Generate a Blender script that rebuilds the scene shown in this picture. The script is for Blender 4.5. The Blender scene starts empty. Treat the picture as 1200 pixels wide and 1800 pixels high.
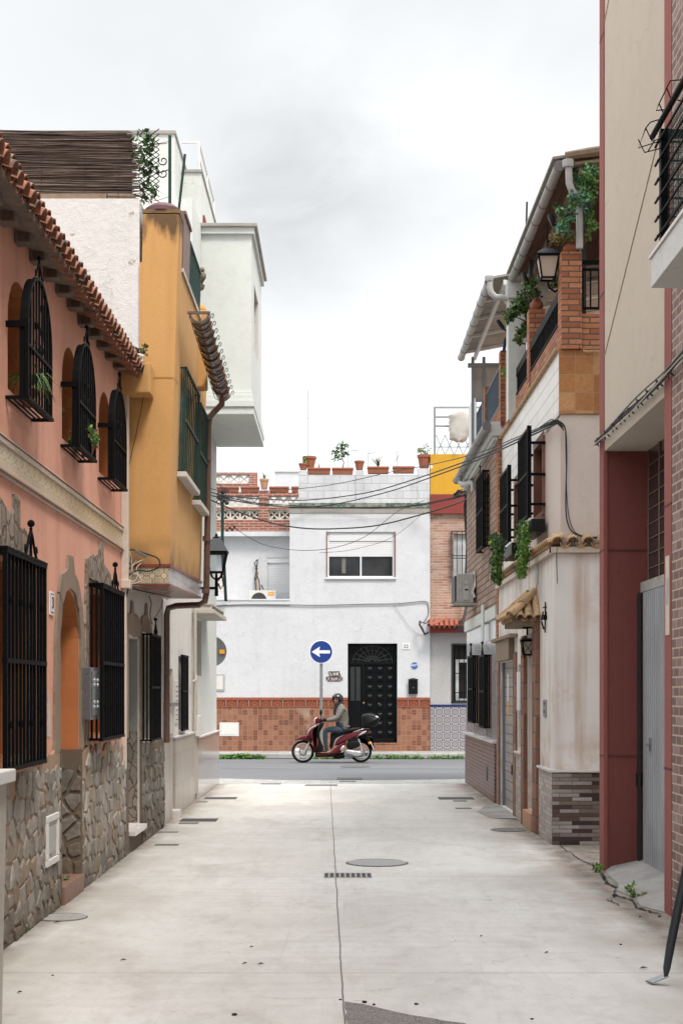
import bpy, bmesh, math, random
from mathutils import Vector, Matrix, noise as mnoise
R = math.radians
random.seed(7)
SC = bpy.context.scene
COL = SC.collection

# ---------------------------------------------------------------- camera
FPX = 2500.0; CX = 597.0; HY = 1216.0; H = 1.69          # measured from the photograph (1200 x 1800)
cam_d = bpy.data.cameras.new('camera'); cam = bpy.data.objects.new('camera', cam_d); COL.objects.link(cam)
cam.location = (0, 0, H); cam.rotation_euler = (R(90), 0, 0)
cam_d.sensor_fit = 'VERTICAL'; cam_d.sensor_height = 36; cam_d.lens = FPX / 1800 * 36
cam_d.shift_x = (600 - CX) / 1800; cam_d.shift_y = (HY - 900) / 1800
cam_d.clip_end = 3000
SC.camera = cam

# ---------------------------------------------------------------- sky, sun, exposure
SUN_EL, SUN_AZ = R(58), R(150)                           # azimuth: from +Y (ahead) clockwise; behind, to the right
w = bpy.data.worlds.new('World'); SC.world = w; w.use_nodes = True
nt = w.node_tree; nt.nodes.clear()
def wn(t, **k):
    n = nt.nodes.new(t)
    for a, b in k.items(): setattr(n, a, b)
    return n
def wm(op, a, b=None, c=None):
    n = wn('ShaderNodeMath', operation=op)
    for i, v in enumerate((a, b, c)):
        if v is None: continue
        if hasattr(v, 'is_output'): nt.links.new(v, n.inputs[i])
        else: n.inputs[i].default_value = v
    return n.outputs[0]
sky = wn('ShaderNodeTexSky', sky_type='NISHITA', sun_disc=False)
sky.sun_elevation = SUN_EL; sky.sun_rotation = SUN_AZ
tc = wn('ShaderNodeTexCoord')
sep = wn('ShaderNodeSeparateXYZ'); nt.links.new(tc.outputs['Generated'], sep.inputs[0])
mp = wn('ShaderNodeMapping'); nt.links.new(tc.outputs['Generated'], mp.inputs[0]); mp.inputs['Scale'].default_value = (1, 1, 1.7)
nz1 = wn('ShaderNodeTexNoise'); nt.links.new(mp.outputs[0], nz1.inputs[0])
nz1.inputs['Scale'].default_value = 4.2; nz1.inputs['Detail'].default_value = 6; nz1.inputs['Roughness'].default_value = .5; nz1.inputs['Distortion'].default_value = .4
def lobe(px, py, rad):                                   # a cloud lobe round one direction of the sky
    d = Vector(((px - CX) / FPX, 1, (HY - py) / FPX)).normalized()
    n = wn('ShaderNodeVectorMath', operation='DISTANCE'); nt.links.new(tc.outputs['Generated'], n.inputs[0]); n.inputs[1].default_value = d
    q = wm('DIVIDE', n.outputs['Value'], rad)
    return wm('EXPONENT', wm('MULTIPLY', wm('MULTIPLY', q, q), -1.0))
noi = wm('SUBTRACT', nz1.outputs['Fac'], .5)
dk = wm('MULTIPLY', lobe(600, 345, .075), .13)
dk = wm('ADD', dk, wm('MULTIPLY', lobe(500, 395, .05), .10))
dk = wm('ADD', dk, wm('MULTIPLY', lobe(830, 370, .04), .07))
dk = wm('ADD', dk, wm('MULTIPLY', lobe(330, 130, .12), .09))
dk = wm('ADD', dk, wm('MULTIPLY', lobe(820, 20, .06), .07))
br = wm('ADD', wm('MULTIPLY', lobe(760, 200, .07), .12), wm('MULTIPLY', lobe(560, 60, .03), .05))
bot = wn('ShaderNodeMapRange'); nt.links.new(sep.outputs['Z'], bot.inputs[0])
for k, v in zip(('From Min', 'From Max', 'To Min', 'To Max'), (.14, .40, .93, .79)): bot.inputs[k].default_value = v
nz2 = wn('ShaderNodeTexNoise'); nt.links.new(mp.outputs[0], nz2.inputs[0]); nz2.inputs['Scale'].default_value = 11; nz2.inputs['Detail'].default_value = 7; nz2.inputs['Roughness'].default_value = .52; nz2.inputs['Distortion'].default_value = .5
dk = wm('MULTIPLY', dk, wm('MULTIPLY_ADD', wm('SUBTRACT', nz2.outputs['Fac'], .5), 3.2, 1.0))
dens = wm('MULTIPLY_ADD', noi, .34, bot.outputs[0]); dens = wm('MULTIPLY_ADD', wm('SUBTRACT', nz2.outputs['Fac'], .5), .16, dens)
dens = wm('ADD', wm('SUBTRACT', dens, dk), br)
top = wn('ShaderNodeMapRange'); nt.links.new(sep.outputs['Z'], top.inputs[0])   # an overcast sky is brighter overhead
for k, v in zip(('From Min', 'From Max', 'To Min', 'To Max'), (.44, .80, 1.0, 3.1)): top.inputs[k].default_value = v
val_ = wm('MULTIPLY', wm('MULTIPLY', dens, top.outputs[0]), 10.0)
cc = wn('ShaderNodeCombineColor')
nt.links.new(wm('MULTIPLY', val_, .975), cc.inputs[0]); nt.links.new(wm('MULTIPLY', val_, .995), cc.inputs[1]); nt.links.new(wm('MULTIPLY', val_, 1.015), cc.inputs[2])
mx = wn('ShaderNodeMix', data_type='RGBA'); mx.inputs[0].default_value = .965
nt.links.new(sky.outputs[0], mx.inputs[6]); nt.links.new(cc.outputs[0], mx.inputs[7])
bg = wn('ShaderNodeBackground'); bg.inputs[1].default_value = .1; nt.links.new(mx.outputs[2], bg.inputs[0])
wo = wn('ShaderNodeOutputWorld'); nt.links.new(bg.outputs[0], wo.inputs[0])
sd = bpy.data.lights.new('sun', 'SUN'); sun = bpy.data.objects.new('sun', sd); COL.objects.link(sun)
sd.energy = 2.5; sd.angle = R(14); sd.color = (1, .93, .84)
sun.rotation_euler = Vector((math.sin(SUN_AZ) * math.cos(SUN_EL), math.cos(SUN_AZ) * math.cos(SUN_EL), math.sin(SUN_EL))).to_track_quat('Z', 'Y').to_euler()
sun.location = (0, 0, 30)
vs = SC.view_settings; vs.view_transform = 'Standard'; vs.look = 'None'; vs.gamma = 1; vs.use_curve_mapping = False
vs.exposure = 0.38
SC.cycles.max_bounces = 6; SC.cycles.diffuse_bounces = 2

# ---------------------------------------------------------------- measuring helpers (photo pixel + true depth -> metres)
def zz(Y, y): return H + (HY - Y) * y / FPX
def xx(X, y): return (X - CX) * y / FPX
def P(X, Y, y): return Vector((xx(X, y), y, zz(Y, y)))

# ---------------------------------------------------------------- object helpers
def tag(o, label=None, cat=None, group=None, kind=None):
    if label: o['label'] = label
    if cat: o['category'] = cat
    if group: o['group'] = group
    if kind: o['kind'] = kind
    return o
ROOT = {}
def thing(name, label, cat, loc=(0, 0, 0), group=None):
    o = bpy.data.objects.new(name, None); COL.objects.link(o); o.location = loc; o.empty_display_size = .2
    ROOT[o.name] = Vector(loc)
    return tag(o, label, cat, group)
def world_loc(o):
    v = Vector((0, 0, 0))
    while o: v += Vector(o.location); o = o.parent
    return v
def copy_tree(o, parent=None):
    c = o.copy(); COL.objects.link(c); c.parent = parent
    for ch in list(o.children): copy_tree(ch, c)
    return c

class MB:
    """collects shapes in world coordinates; build() links them as ONE mesh object"""
    def __init__(s): s.v = []; s.f = []; s.m = []; s.mi = 0
    def quad(s, *pts, mi=None):
        n = len(s.v); s.v += [Vector(p) for p in pts]; s.f.append(list(range(n, n + len(pts)))); s.m.append(s.mi if mi is None else mi)
    def hexa(s, c, mi=None):                              # 8 corners: bottom 0-3, top 4-7
        n = len(s.v); s.v += [Vector(p) for p in c]
        for f in ((0, 3, 2, 1), (4, 5, 6, 7), (0, 1, 5, 4), (1, 2, 6, 5), (2, 3, 7, 6), (3, 0, 4, 7)):
            s.f.append([n + i for i in f]); s.m.append(s.mi if mi is None else mi)
    def box(s, x0, x1, y0, y1, z0, z1, mi=None):
        s.hexa([(x0, y0, z0), (x1, y0, z0), (x1, y1, z0), (x0, y1, z0), (x0, y0, z1), (x1, y0, z1), (x1, y1, z1), (x0, y1, z1)], mi)
    def fbox(s, F, u0, u1, v0, v1, w0, w1, mi=None):
        s.hexa([F(u0, v0, w0), F(u1, v0, w0), F(u1, v0, w1), F(u0, v0, w1), F(u0, v1, w0), F(u1, v1, w0), F(u1, v1, w1), F(u0, v1, w1)], mi)
    def tube(s, pts, r, n=6, mi=None, cap=True):
        pts = [Vector(p) for p in pts]; rs = r if isinstance(r, (list, tuple)) else [r] * len(pts)
        b = len(s.v); up = None
        for i, p in enumerate(pts):
            t = (pts[min(i + 1, len(pts) - 1)] - pts[max(i - 1, 0)])
            if t.length < 1e-9: t = Vector((0, 0, 1))
            t.normalize()
            if up is None:
                up = Vector((0, 0, 1)) if abs(t.z) < .9 else Vector((1, 0, 0))
            a = t.cross(up)
            if a.length < 1e-6: a = t.orthogonal()
            a.normalize(); c = a.cross(t).normalized(); up = c
            for k in range(n):
                an = 2 * math.pi * (k + .5) / n
                s.v.append(p + (a * math.cos(an) + c * math.sin(an)) * rs[i])
        for i in range(len(pts) - 1):
            for k in range(n):
                s.f.append([b + i * n + k, b + i * n + (k + 1) % n, b + (i + 1) * n + (k + 1) % n, b + (i + 1) * n + k]); s.m.append(s.mi if mi is None else mi)
        if cap:
            s.f.append([b + k for k in range(n)][::-1]); s.m.append(s.mi if mi is None else mi)
            e = b + (len(pts) - 1) * n
            s.f.append([e + k for k in range(n)]); s.m.append(s.mi if mi is None else mi)
    def bar(s, a, b, w, d=None, mi=None): s.tube([a, b], w * .707, 4, mi)
    def lathe(s, c, prof, n=14, mi=None, axis='z', sx=1, sy=1):
        c = Vector(c); b = len(s.v)
        for (r, z) in prof:
            for k in range(n):
                an = 2 * math.pi * k / n; q = Vector((r * math.cos(an) * sx, r * math.sin(an) * sy, z))
                if axis == 'y': q = Vector((q.x, q.z, q.y))
                if axis == 'x': q = Vector((q.z, q.x, q.y))
                s.v.append(c + q)
        for i in range(len(prof) - 1):
            for k in range(n):
                s.f.append([b + i * n + k, b + i * n + (k + 1) % n, b + (i + 1) * n + (k + 1) % n, b + (i + 1) * n + k]); s.m.append(s.mi if mi is None else mi)
        for e, rev in ((b, True), (b + (len(prof) - 1) * n, False)):
            f = [e + k for k in range(n)]; s.f.append(f[::-1] if rev else f); s.m.append(s.mi if mi is None else mi)
    def ball(s, c, r, n=10, mi=None, sx=1, sy=1, sz=1):
        m = max(4, n // 2 + 1)
        s.lathe(c, [(max(1e-4, r * math.sin(math.pi * i / m)), -r * sz * math.cos(math.pi * i / m)) for i in range(m + 1)], n, mi, 'z', sx, sy)
    def prism(s, F, poly, w0, w1, mi=None):               # polygon in (u,v), extruded along w
        n = len(s.v); k = len(poly)
        s.v += [Vector(F(u, v, w0)) for u, v in poly] + [Vector(F(u, v, w1)) for u, v in poly]
        M = s.mi if mi is None else mi
        s.f.append([n + i for i in range(k)][::-1]); s.m.append(M); s.f.append([n + k + i for i in range(k)]); s.m.append(M)
        for i in range(k): j = (i + 1) % k; s.f.append([n + i, n + j, n + k + j, n + k + i]); s.m.append(M)
    def leaves(s, c, rad, n, size, mi=0, droop=.3, shape='ball', clump=0):
        c = Vector(c); cl = [Vector((random.gauss(0, .5), random.gauss(0, .5), random.gauss(0, .5))) for _ in range(max(1, clump))]
        for _ in range(n):
            while True:
                q = Vector([random.uniform(-1, 1) for _ in range(3)])
                if q.length <= 1: break
            if clump: q = cl[random.randrange(clump)] + q * .42
            p = c + Vector((q.x * rad[0], q.y * rad[1], q.z * rad[2]))
            d = Vector([random.gauss(0, 1) for _ in range(3)]); d.z -= droop; d.normalize()
            sd_ = d.cross(Vector([random.gauss(0, 1) for _ in range(3)])).normalized()
            L = size * random.uniform(.6, 1.3); W = L * .3
            nn = d.cross(sd_) * L * .12
            s.quad(p, p + d * L * .45 + sd_ * W + nn, p + d * L, p + d * L * .45 - sd_ * W + nn, mi=random.choice(mi) if isinstance(mi, (list, tuple)) else mi)
    def build(s, name, mats, parent=None, smooth=False, bevel=0, base=None, recalc=True):
        if not isinstance(mats, (list, tuple)): mats = [mats]
        me = bpy.data.meshes.new(name)
        if parent is not None: off = world_loc(parent)
        elif base is not None: off = Vector(base)
        else:
            xs = [p.x for p in s.v]; ys = [p.y for p in s.v]; zs = [p.z for p in s.v]
            off = Vector(((min(xs) + max(xs)) / 2, (min(ys) + max(ys)) / 2, min(zs)))
        me.from_pydata([tuple(p - off) for p in s.v], [], s.f)
        for m in mats: me.materials.append(m)
        for p, mi in zip(me.polygons, s.m): p.material_index = mi
        if recalc or bevel:
            bm = bmesh.new(); bm.from_mesh(me)
            if recalc: bmesh.ops.recalc_face_normals(bm, faces=bm.faces)
            if bevel:
                ed = [e for e in bm.edges if len(e.link_faces) == 2 and e.calc_face_angle(0) > R(35)]
                bmesh.ops.bevel(bm, geom=ed, offset=bevel, segments=2 if bevel > .004 else 1, profile=.6, affect='EDGES', clamp_overlap=True)
            bm.to_mesh(me); bm.free()
        if smooth:
            for p in me.polygons: p.use_smooth = True
            if smooth != 'all':
                try: me.set_sharp_from_angle(angle=R(40))
                except Exception: pass
        o = bpy.data.objects.new(name, me); COL.objects.link(o)
        if parent is not None: o.parent = parent
        else: o.location = off
        return o

def wall(mb, F, u0, u1, v0, v1, ops, depth, mi=0, rmi=None, w=0.0, sides=True):
    """front sheet with openings (u0,u1,v0,v1[,arch height]) and reveals `depth` deep"""
    rmi = mi if rmi is None else rmi
    us = sorted(set([u0, u1] + [a for o in ops for a in o[:2] if u0 < a < u1])); vs_ = sorted(set([v0, v1] + [a for o in ops for a in o[2:4] if v0 < a < v1]))
    for a, b in zip(us, us[1:]):
        for c, d in zip(vs_, vs_[1:]):
            mu, mv = (a + b) / 2, (c + d) / 2
            if any(o[0] < mu < o[1] and o[2] < mv < o[3] for o in ops): continue
            mb.quad(F(a, c, w), F(b, c, w), F(b, d, w), F(a, d, w), mi=mi)
    for o in ops:
        a, b, c, d = o[:4]; ar = o[4] if len(o) > 4 else 0
        if ar:
            n = 12; m = (a + b) / 2; hw = (b - a) / 2
            arc = [(m - hw * math.cos(math.pi * i / n), d - ar + ar * math.sin(math.pi * i / n)) for i in range(n + 1)]
            for i in range(n):
                p, q = arc[i], arc[i + 1]
                mb.quad(F(p[0], p[1], w), F(q[0], q[1], w), F(q[0], d, w), F(p[0], d, w), mi=mi)
                mb.quad(F(p[0], p[1], w), F(q[0], q[1], w), F(q[0], q[1], w - depth), F(p[0], p[1], w - depth), mi=rmi)
            t = d - ar
        else:
            t = d; mb.quad(F(a, d, w), F(b, d, w), F(b, d, w - depth), F(a, d, w - depth), mi=rmi)
        mb.quad(F(a, c, w), F(a, t, w), F(a, t, w - depth), F(a, c, w - depth), mi=rmi)
        mb.quad(F(b, c, w), F(b, t, w), F(b, t, w - depth), F(b, c, w - depth), mi=rmi)
        mb.quad(F(a, c, w), F(b, c, w), F(b, c, w - depth), F(a, c, w - depth), mi=rmi)
    if sides:
        mb.quad(F(u0, v0, w), F(u0, v1, w), F(u0, v1, w - depth), F(u0, v0, w - depth), mi=mi)
        mb.quad(F(u1, v0, w), F(u1, v1, w), F(u1, v1, w - depth), F(u1, v0, w - depth), mi=mi)
        mb.quad(F(u0, v1, w), F(u1, v1, w), F(u1, v1, w - depth), F(u0, v1, w - depth), mi=mi)

def jag(poly, amp, step):                                # roughens a polygon's outline
    out = []
    for i, p in enumerate(poly):
        q = poly[(i + 1) % len(poly)]; L = math.hypot(q[0] - p[0], q[1] - p[1]); n = max(1, int(L / step))
        for k in range(n):
            t = k / n
            out.append((p[0] + (q[0] - p[0]) * t + random.uniform(-amp, amp), p[1] + (q[1] - p[1]) * t + random.uniform(-amp, amp)))
    return out

# ---------------------------------------------------------------- materials
MATS = {}
class Mat:
    def __init__(s, name):
        s.m = bpy.data.materials.new(name); s.m.use_nodes = True; s.t = s.m.node_tree
        s.b = s.t.nodes['Principled BSDF']; s.geo = s.n('ShaderNodeNewGeometry')
        s.pos = s.geo.outputs['Position']; MATS[name] = s.m
    def n(s, t, **k):
        n = s.t.nodes.new(t)
        for a, b in k.items(): setattr(n, a, b)
        return n
    def set(s, sock, v):
        if hasattr(v, 'is_output'): s.t.links.new(v, sock)
        elif isinstance(v, (tuple, list)) and len(v) == 3 and sock.type == 'RGBA': sock.default_value = (*v, 1)
        else: sock.default_value = v
    def math(s, op, a, b=None, c=None):
        n = s.n('ShaderNodeMath', operation=op)
        for i, v in enumerate((a, b, c)):
            if v is not None: s.set(n.inputs[i], v)
        return n.outputs[0]
    def mix(s, f, a, b, mode='MIX'):
        n = s.n('ShaderNodeMix', data_type='RGBA', blend_type=mode); s.set(n.inputs[0], f); s.set(n.inputs[6], a); s.set(n.inputs[7], b); return n.outputs[2]
    def noise(s, scale, detail=4, vec=None, stretch=None, rough=.55, dist=0, off=None):
        v = vec or s.pos
        if stretch or off:
            mp = s.n('ShaderNodeMapping'); s.set(mp.inputs[0], v)
            if stretch: mp.inputs['Scale'].default_value = stretch
            if off: mp.inputs['Location'].default_value = off
            v = mp.outputs[0]
        n = s.n('ShaderNodeTexNoise'); s.set(n.inputs['Vector'], v); n.inputs['Scale'].default_value = scale; n.inputs['Detail'].default_value = detail
        n.inputs['Roughness'].default_value = rough; n.inputs['Distortion'].default_value = dist
        return n.outputs['Fac']
    def rng(s, v, a, b, c=0., d=1.):
        n = s.n('ShaderNodeMapRange'); s.set(n.inputs[0], v)
        for i, q in enumerate((a, b, c, d)): n.inputs[i + 1].default_value = q
        return n.outputs[0]
    def ramp(s, v, stops, const=False):
        n = s.n('ShaderNodeValToRGB'); cr = n.color_ramp; cr.interpolation = 'CONSTANT' if const else 'LINEAR'
        while len(cr.elements) < len(stops): cr.elements.new(.5)
        for e, (p, c) in zip(cr.elements, stops): e.position = p; e.color = (*c, 1)
        s.set(n.inputs[0], v); return n.outputs[0]
    def xyz(s, v=None):
        n = s.n('ShaderNodeSeparateXYZ'); s.set(n.inputs[0], v or s.pos); return n.outputs
    def comb(s, x, y, z=0.):
        n = s.n('ShaderNodeCombineXYZ'); s.set(n.inputs[0], x); s.set(n.inputs[1], y); s.set(n.inputs[2], z); return n.outputs[0]
    def uv(s, ground=False):
        p = s.xyz()
        if ground: return p[0], p[1]
        nn = s.xyz(s.geo.outputs['True Normal']); ax = s.math('GREATER_THAN', s.math('ABSOLUTE', nn[0]), .6)
        u = s.math('ADD', s.math('MULTIPLY', p[1], ax), s.math('MULTIPLY', p[0], s.math('SUBTRACT', 1., ax)))
        return u, p[2]
    def out(s, col, rough=.85, bump=None, bs=.3, bd=.01, metal=0, spec=None, coat=0):
        s.set(s.b.inputs['Base Color'], col); s.set(s.b.inputs['Roughness'], rough); s.b.inputs['Metallic'].default_value = metal
        if spec is not None: s.b.inputs['Specular IOR Level'].default_value = spec
        if coat: s.b.inputs['Coat Weight'].default_value = coat; s.b.inputs['Coat Roughness'].default_value = .08
        if bump is not None:
            n = s.n('ShaderNodeBump'); s.set(n.inputs['Height'], bump); n.inputs['Strength'].default_value = bs; n.inputs['Distance'].default_value = bd
            s.t.links.new(n.outputs[0], s.b.inputs['Normal'])
        return s.m
def mul(c, k): return tuple(min(1, x * k) for x in c)

def plaster(name, base, streak=.35, streakcol=None, patch=.25, rough=.9, grain=.35, peel=None, foot=None, bs=.35):
    m = Mat(name); c = m.mix(m.rng(m.noise(.9, 5), .35, .7, 0, patch * 1.6), base, mul(base, .72))
    st = m.rng(m.noise(1.2, 5, stretch=(4, 4, .28)), .52, .74, 0, streak)
    c = m.mix(st, c, streakcol or mul(base, .5))
    c = m.mix(m.rng(m.noise(9, 6), .5, .8, 0, .22), c, mul(base, 1.18))
    c = m.mix(m.rng(m.noise(160, 2), .3, .7, 0, grain), c, mul(base, .62))
    vd = m.n('ShaderNodeTexVoronoi', feature='DISTANCE_TO_EDGE'); nzc = m.n('ShaderNodeTexNoise'); m.set(nzc.inputs['Vector'], m.pos); nzc.inputs['Scale'].default_value = 3; nzc.inputs['Detail'].default_value = 6
    va_ = m.n('ShaderNodeVectorMath', operation='MULTIPLY_ADD'); m.set(va_.inputs[0], nzc.outputs['Color']); va_.inputs[1].default_value = (.5, .5, .5); m.set(va_.inputs[2], m.pos); m.set(vd.inputs['Vector'], va_.outputs[0]); vd.inputs['Scale'].default_value = 1.1
    c = m.mix(m.math('MULTIPLY', m.rng(vd.outputs['Distance'], .0, .006, .5, 0), m.rng(m.noise(1.3, 3, off=(8, 2, 5)), .50, .57)), c, mul(base, .4))
    c = m.mix(m.rng(m.noise(4.5, 7, rough=.7, off=(1, 6, 2)), .50, .72, 0, .28), c, mul(base, .66))
    if peel: c = m.mix(m.rng(m.noise(peel[1], 8, rough=.65, off=(3.3, 1, 7)), peel[2], peel[2] + .015), c, peel[0])
    if foot:                                              # grime where splashes reach
        z = m.xyz()[2]; f = m.math('MULTIPLY', m.rng(z, foot[2], foot[1], 1, 0), m.rng(m.noise(3, 6), .3, .65))
        c = m.mix(m.math('MULTIPLY', f, foot[3]), c, foot[0])
    h = m.math('ADD', m.noise(130, 3), m.math('MULTIPLY', m.noise(14, 4), 1.4))
    return m.out(c, rough, h, bs, .006)

def cells(name, w, h, gap, stops, mortar, offset=.5, rough=.8, ground=False, var=.25, bs=.5, streak=0., spec=None, swap=False, grime=.3, chips=0):
    m = Mat(name); u, v = m.uv(ground)
    if swap: u, v = v, u
    r = m.math('DIVIDE', v, h); row = m.math('FLOOR', r)
    q = m.math('ADD', m.math('DIVIDE', u, w), m.math('MULTIPLY', m.math('FLOORED_MODULO', row, 2.), offset))
    cellx = m.math('FLOOR', q)
    wn_ = m.n('ShaderNodeTexWhiteNoise', noise_dimensions='2D'); m.set(wn_.inputs['Vector'], m.comb(cellx, row))
    c = m.ramp(wn_.outputs['Value'], stops, True)
    fu = m.math('SUBTRACT', q, cellx); fv = m.math('SUBTRACT', r, row)
    du = m.math('MULTIPLY', m.math('MINIMUM', fu, m.math('SUBTRACT', 1., fu)), w)
    dv = m.math('MULTIPLY', m.math('MINIMUM', fv, m.math('SUBTRACT', 1., fv)), h)
    d = m.math('MINIMUM', du, dv); d = m.math('ADD', d, m.math('MULTIPLY', m.math('SUBTRACT', m.noise(40, 3), .5), gap * .5))
    mm = m.rng(d, gap * .5, gap * .5 + gap * .35 + .0008)
    c = m.mix(m.rng(m.noise(25, 5), .3, .7, 0, var), c, (.02, .015, .01))
    c = m.mix(m.rng(m.noise(1.3, 5, stretch=(3, 3, .5)), .45, .8, 0, grime), c, mul(mortar, .5))
    c = m.mix(mm, mortar, c)
    return m.out(c, rough, m.math('ADD', mm, m.math('MULTIPLY', m.noise(60, 3), .3)), bs, .006, spec=spec)

def simple(name, col, rough=.6, metal=0, var=.3, vs_=20, bs=.15, spec=None, coat=0, dirt=None):
    m = Mat(name); c = m.mix(m.rng(m.noise(vs_, 5), .35, .7, 0, var), col, mul(col, .55))
    if dirt: c = m.mix(m.rng(m.noise(3.5, 7, rough=.7), dirt[1], dirt[1] + .12), c, dirt[0])
    return m.out(c, m.rng(m.noise(vs_ * 2, 3), .3, .7, rough * .85, min(1, rough * 1.15)), m.noise(vs_ * 4, 3), bs, .003, metal, spec, coat)

def stones(mb, F, u0, u1, v0, top, su, sv, w0=.02, w1=.045, gap=.012, clip=None):
    """dressed rubble: cells of a jittered Voronoi pattern, each an own chamfered block standing out of the mortar"""
    seeds = []; nu, nv = int((u1 - u0) / su) + 3, int((top(u0) + .3 - v0) / sv) + 3
    for i in range(-1, nu):
        for j in range(-1, nv): seeds.append((u0 + (i + .5 * (j % 2) + random.uniform(-.36, .36)) * su, v0 + (j + random.uniform(-.36, .36)) * sv))
    def cut(poly, a, b, c):                              # keep a*u + b*v <= c
        out = []
        for k in range(len(poly)):
            p, q = poly[k], poly[(k + 1) % len(poly)]; dp, dq = a * p[0] + b * p[1] - c, a * q[0] + b * q[1] - c
            if dp <= 0: out.append(p)
            if dp * dq < 0: t = dp / (dp - dq); out.append((p[0] + (q[0] - p[0]) * t, p[1] + (q[1] - p[1]) * t))
        return out
    for s_ in seeds:
        if not (u0 - su < s_[0] < u1 + su): continue
        if s_[1] > top(s_[0]): continue
        poly = [(s_[0] - su * 2, s_[1] - sv * 2), (s_[0] + su * 2, s_[1] - sv * 2), (s_[0] + su * 2, s_[1] + sv * 2), (s_[0] - su * 2, s_[1] + sv * 2)]
        for q in seeds:
            if q is s_ or abs(q[0] - s_[0]) > 3 * su or abs(q[1] - s_[1]) > 3 * sv: continue
            a, b = q[0] - s_[0], q[1] - s_[1]; L = math.hypot(a, b); a /= L; b /= L; m_ = a * (s_[0] + q[0]) / 2 + b * (s_[1] + q[1]) / 2
            poly = cut(poly, a, b, m_ - gap * random.uniform(.5, 1.6))
            if len(poly) < 3: break
        for a, b, c in ((1, 0, u1 - .005), (-1, 0, -(u0 + .005)), (0, -1, -(v0 + .004)), (0, 1, top(s_[0]) + .06)):
            if len(poly) >= 3: poly = cut(poly, a, b, c)
        if len(poly) < 3: continue
        cx0 = sum(p[0] for p in poly) / len(poly); cy0 = sum(p[1] for p in poly) / len(poly); poly = jag(poly, .006, .05) if len(poly) < 12 else poly
        wt = random.uniform(w0 + .006, w1); n = len(poly); b0 = len(mb.v)
        for sc_, w_ in ((1, w0 - .01), (.97, wt - .006), (.86, wt)): mb.v += [Vector(F(cx0 + (p[0] - cx0) * sc_, cy0 + (p[1] - cy0) * sc_, w_ + (random.uniform(-.003, .003) if sc_ < .9 else 0))) for p in poly]
        for r in range(2):
            for k in range(n): j = (k + 1) % n; mb.f.append([b0 + r * n + k, b0 + r * n + j, b0 + (r + 1) * n + j, b0 + (r + 1) * n + k]); mb.m.append(0)
        c_ = len(mb.v); mb.v.append(Vector(F(cx0, cy0, wt + random.uniform(-.002, .004))))
        for k in range(n): mb.f.append([b0 + 2 * n + k, b0 + 2 * n + (k + 1) % n, c_]); mb.m.append(0)
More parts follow.
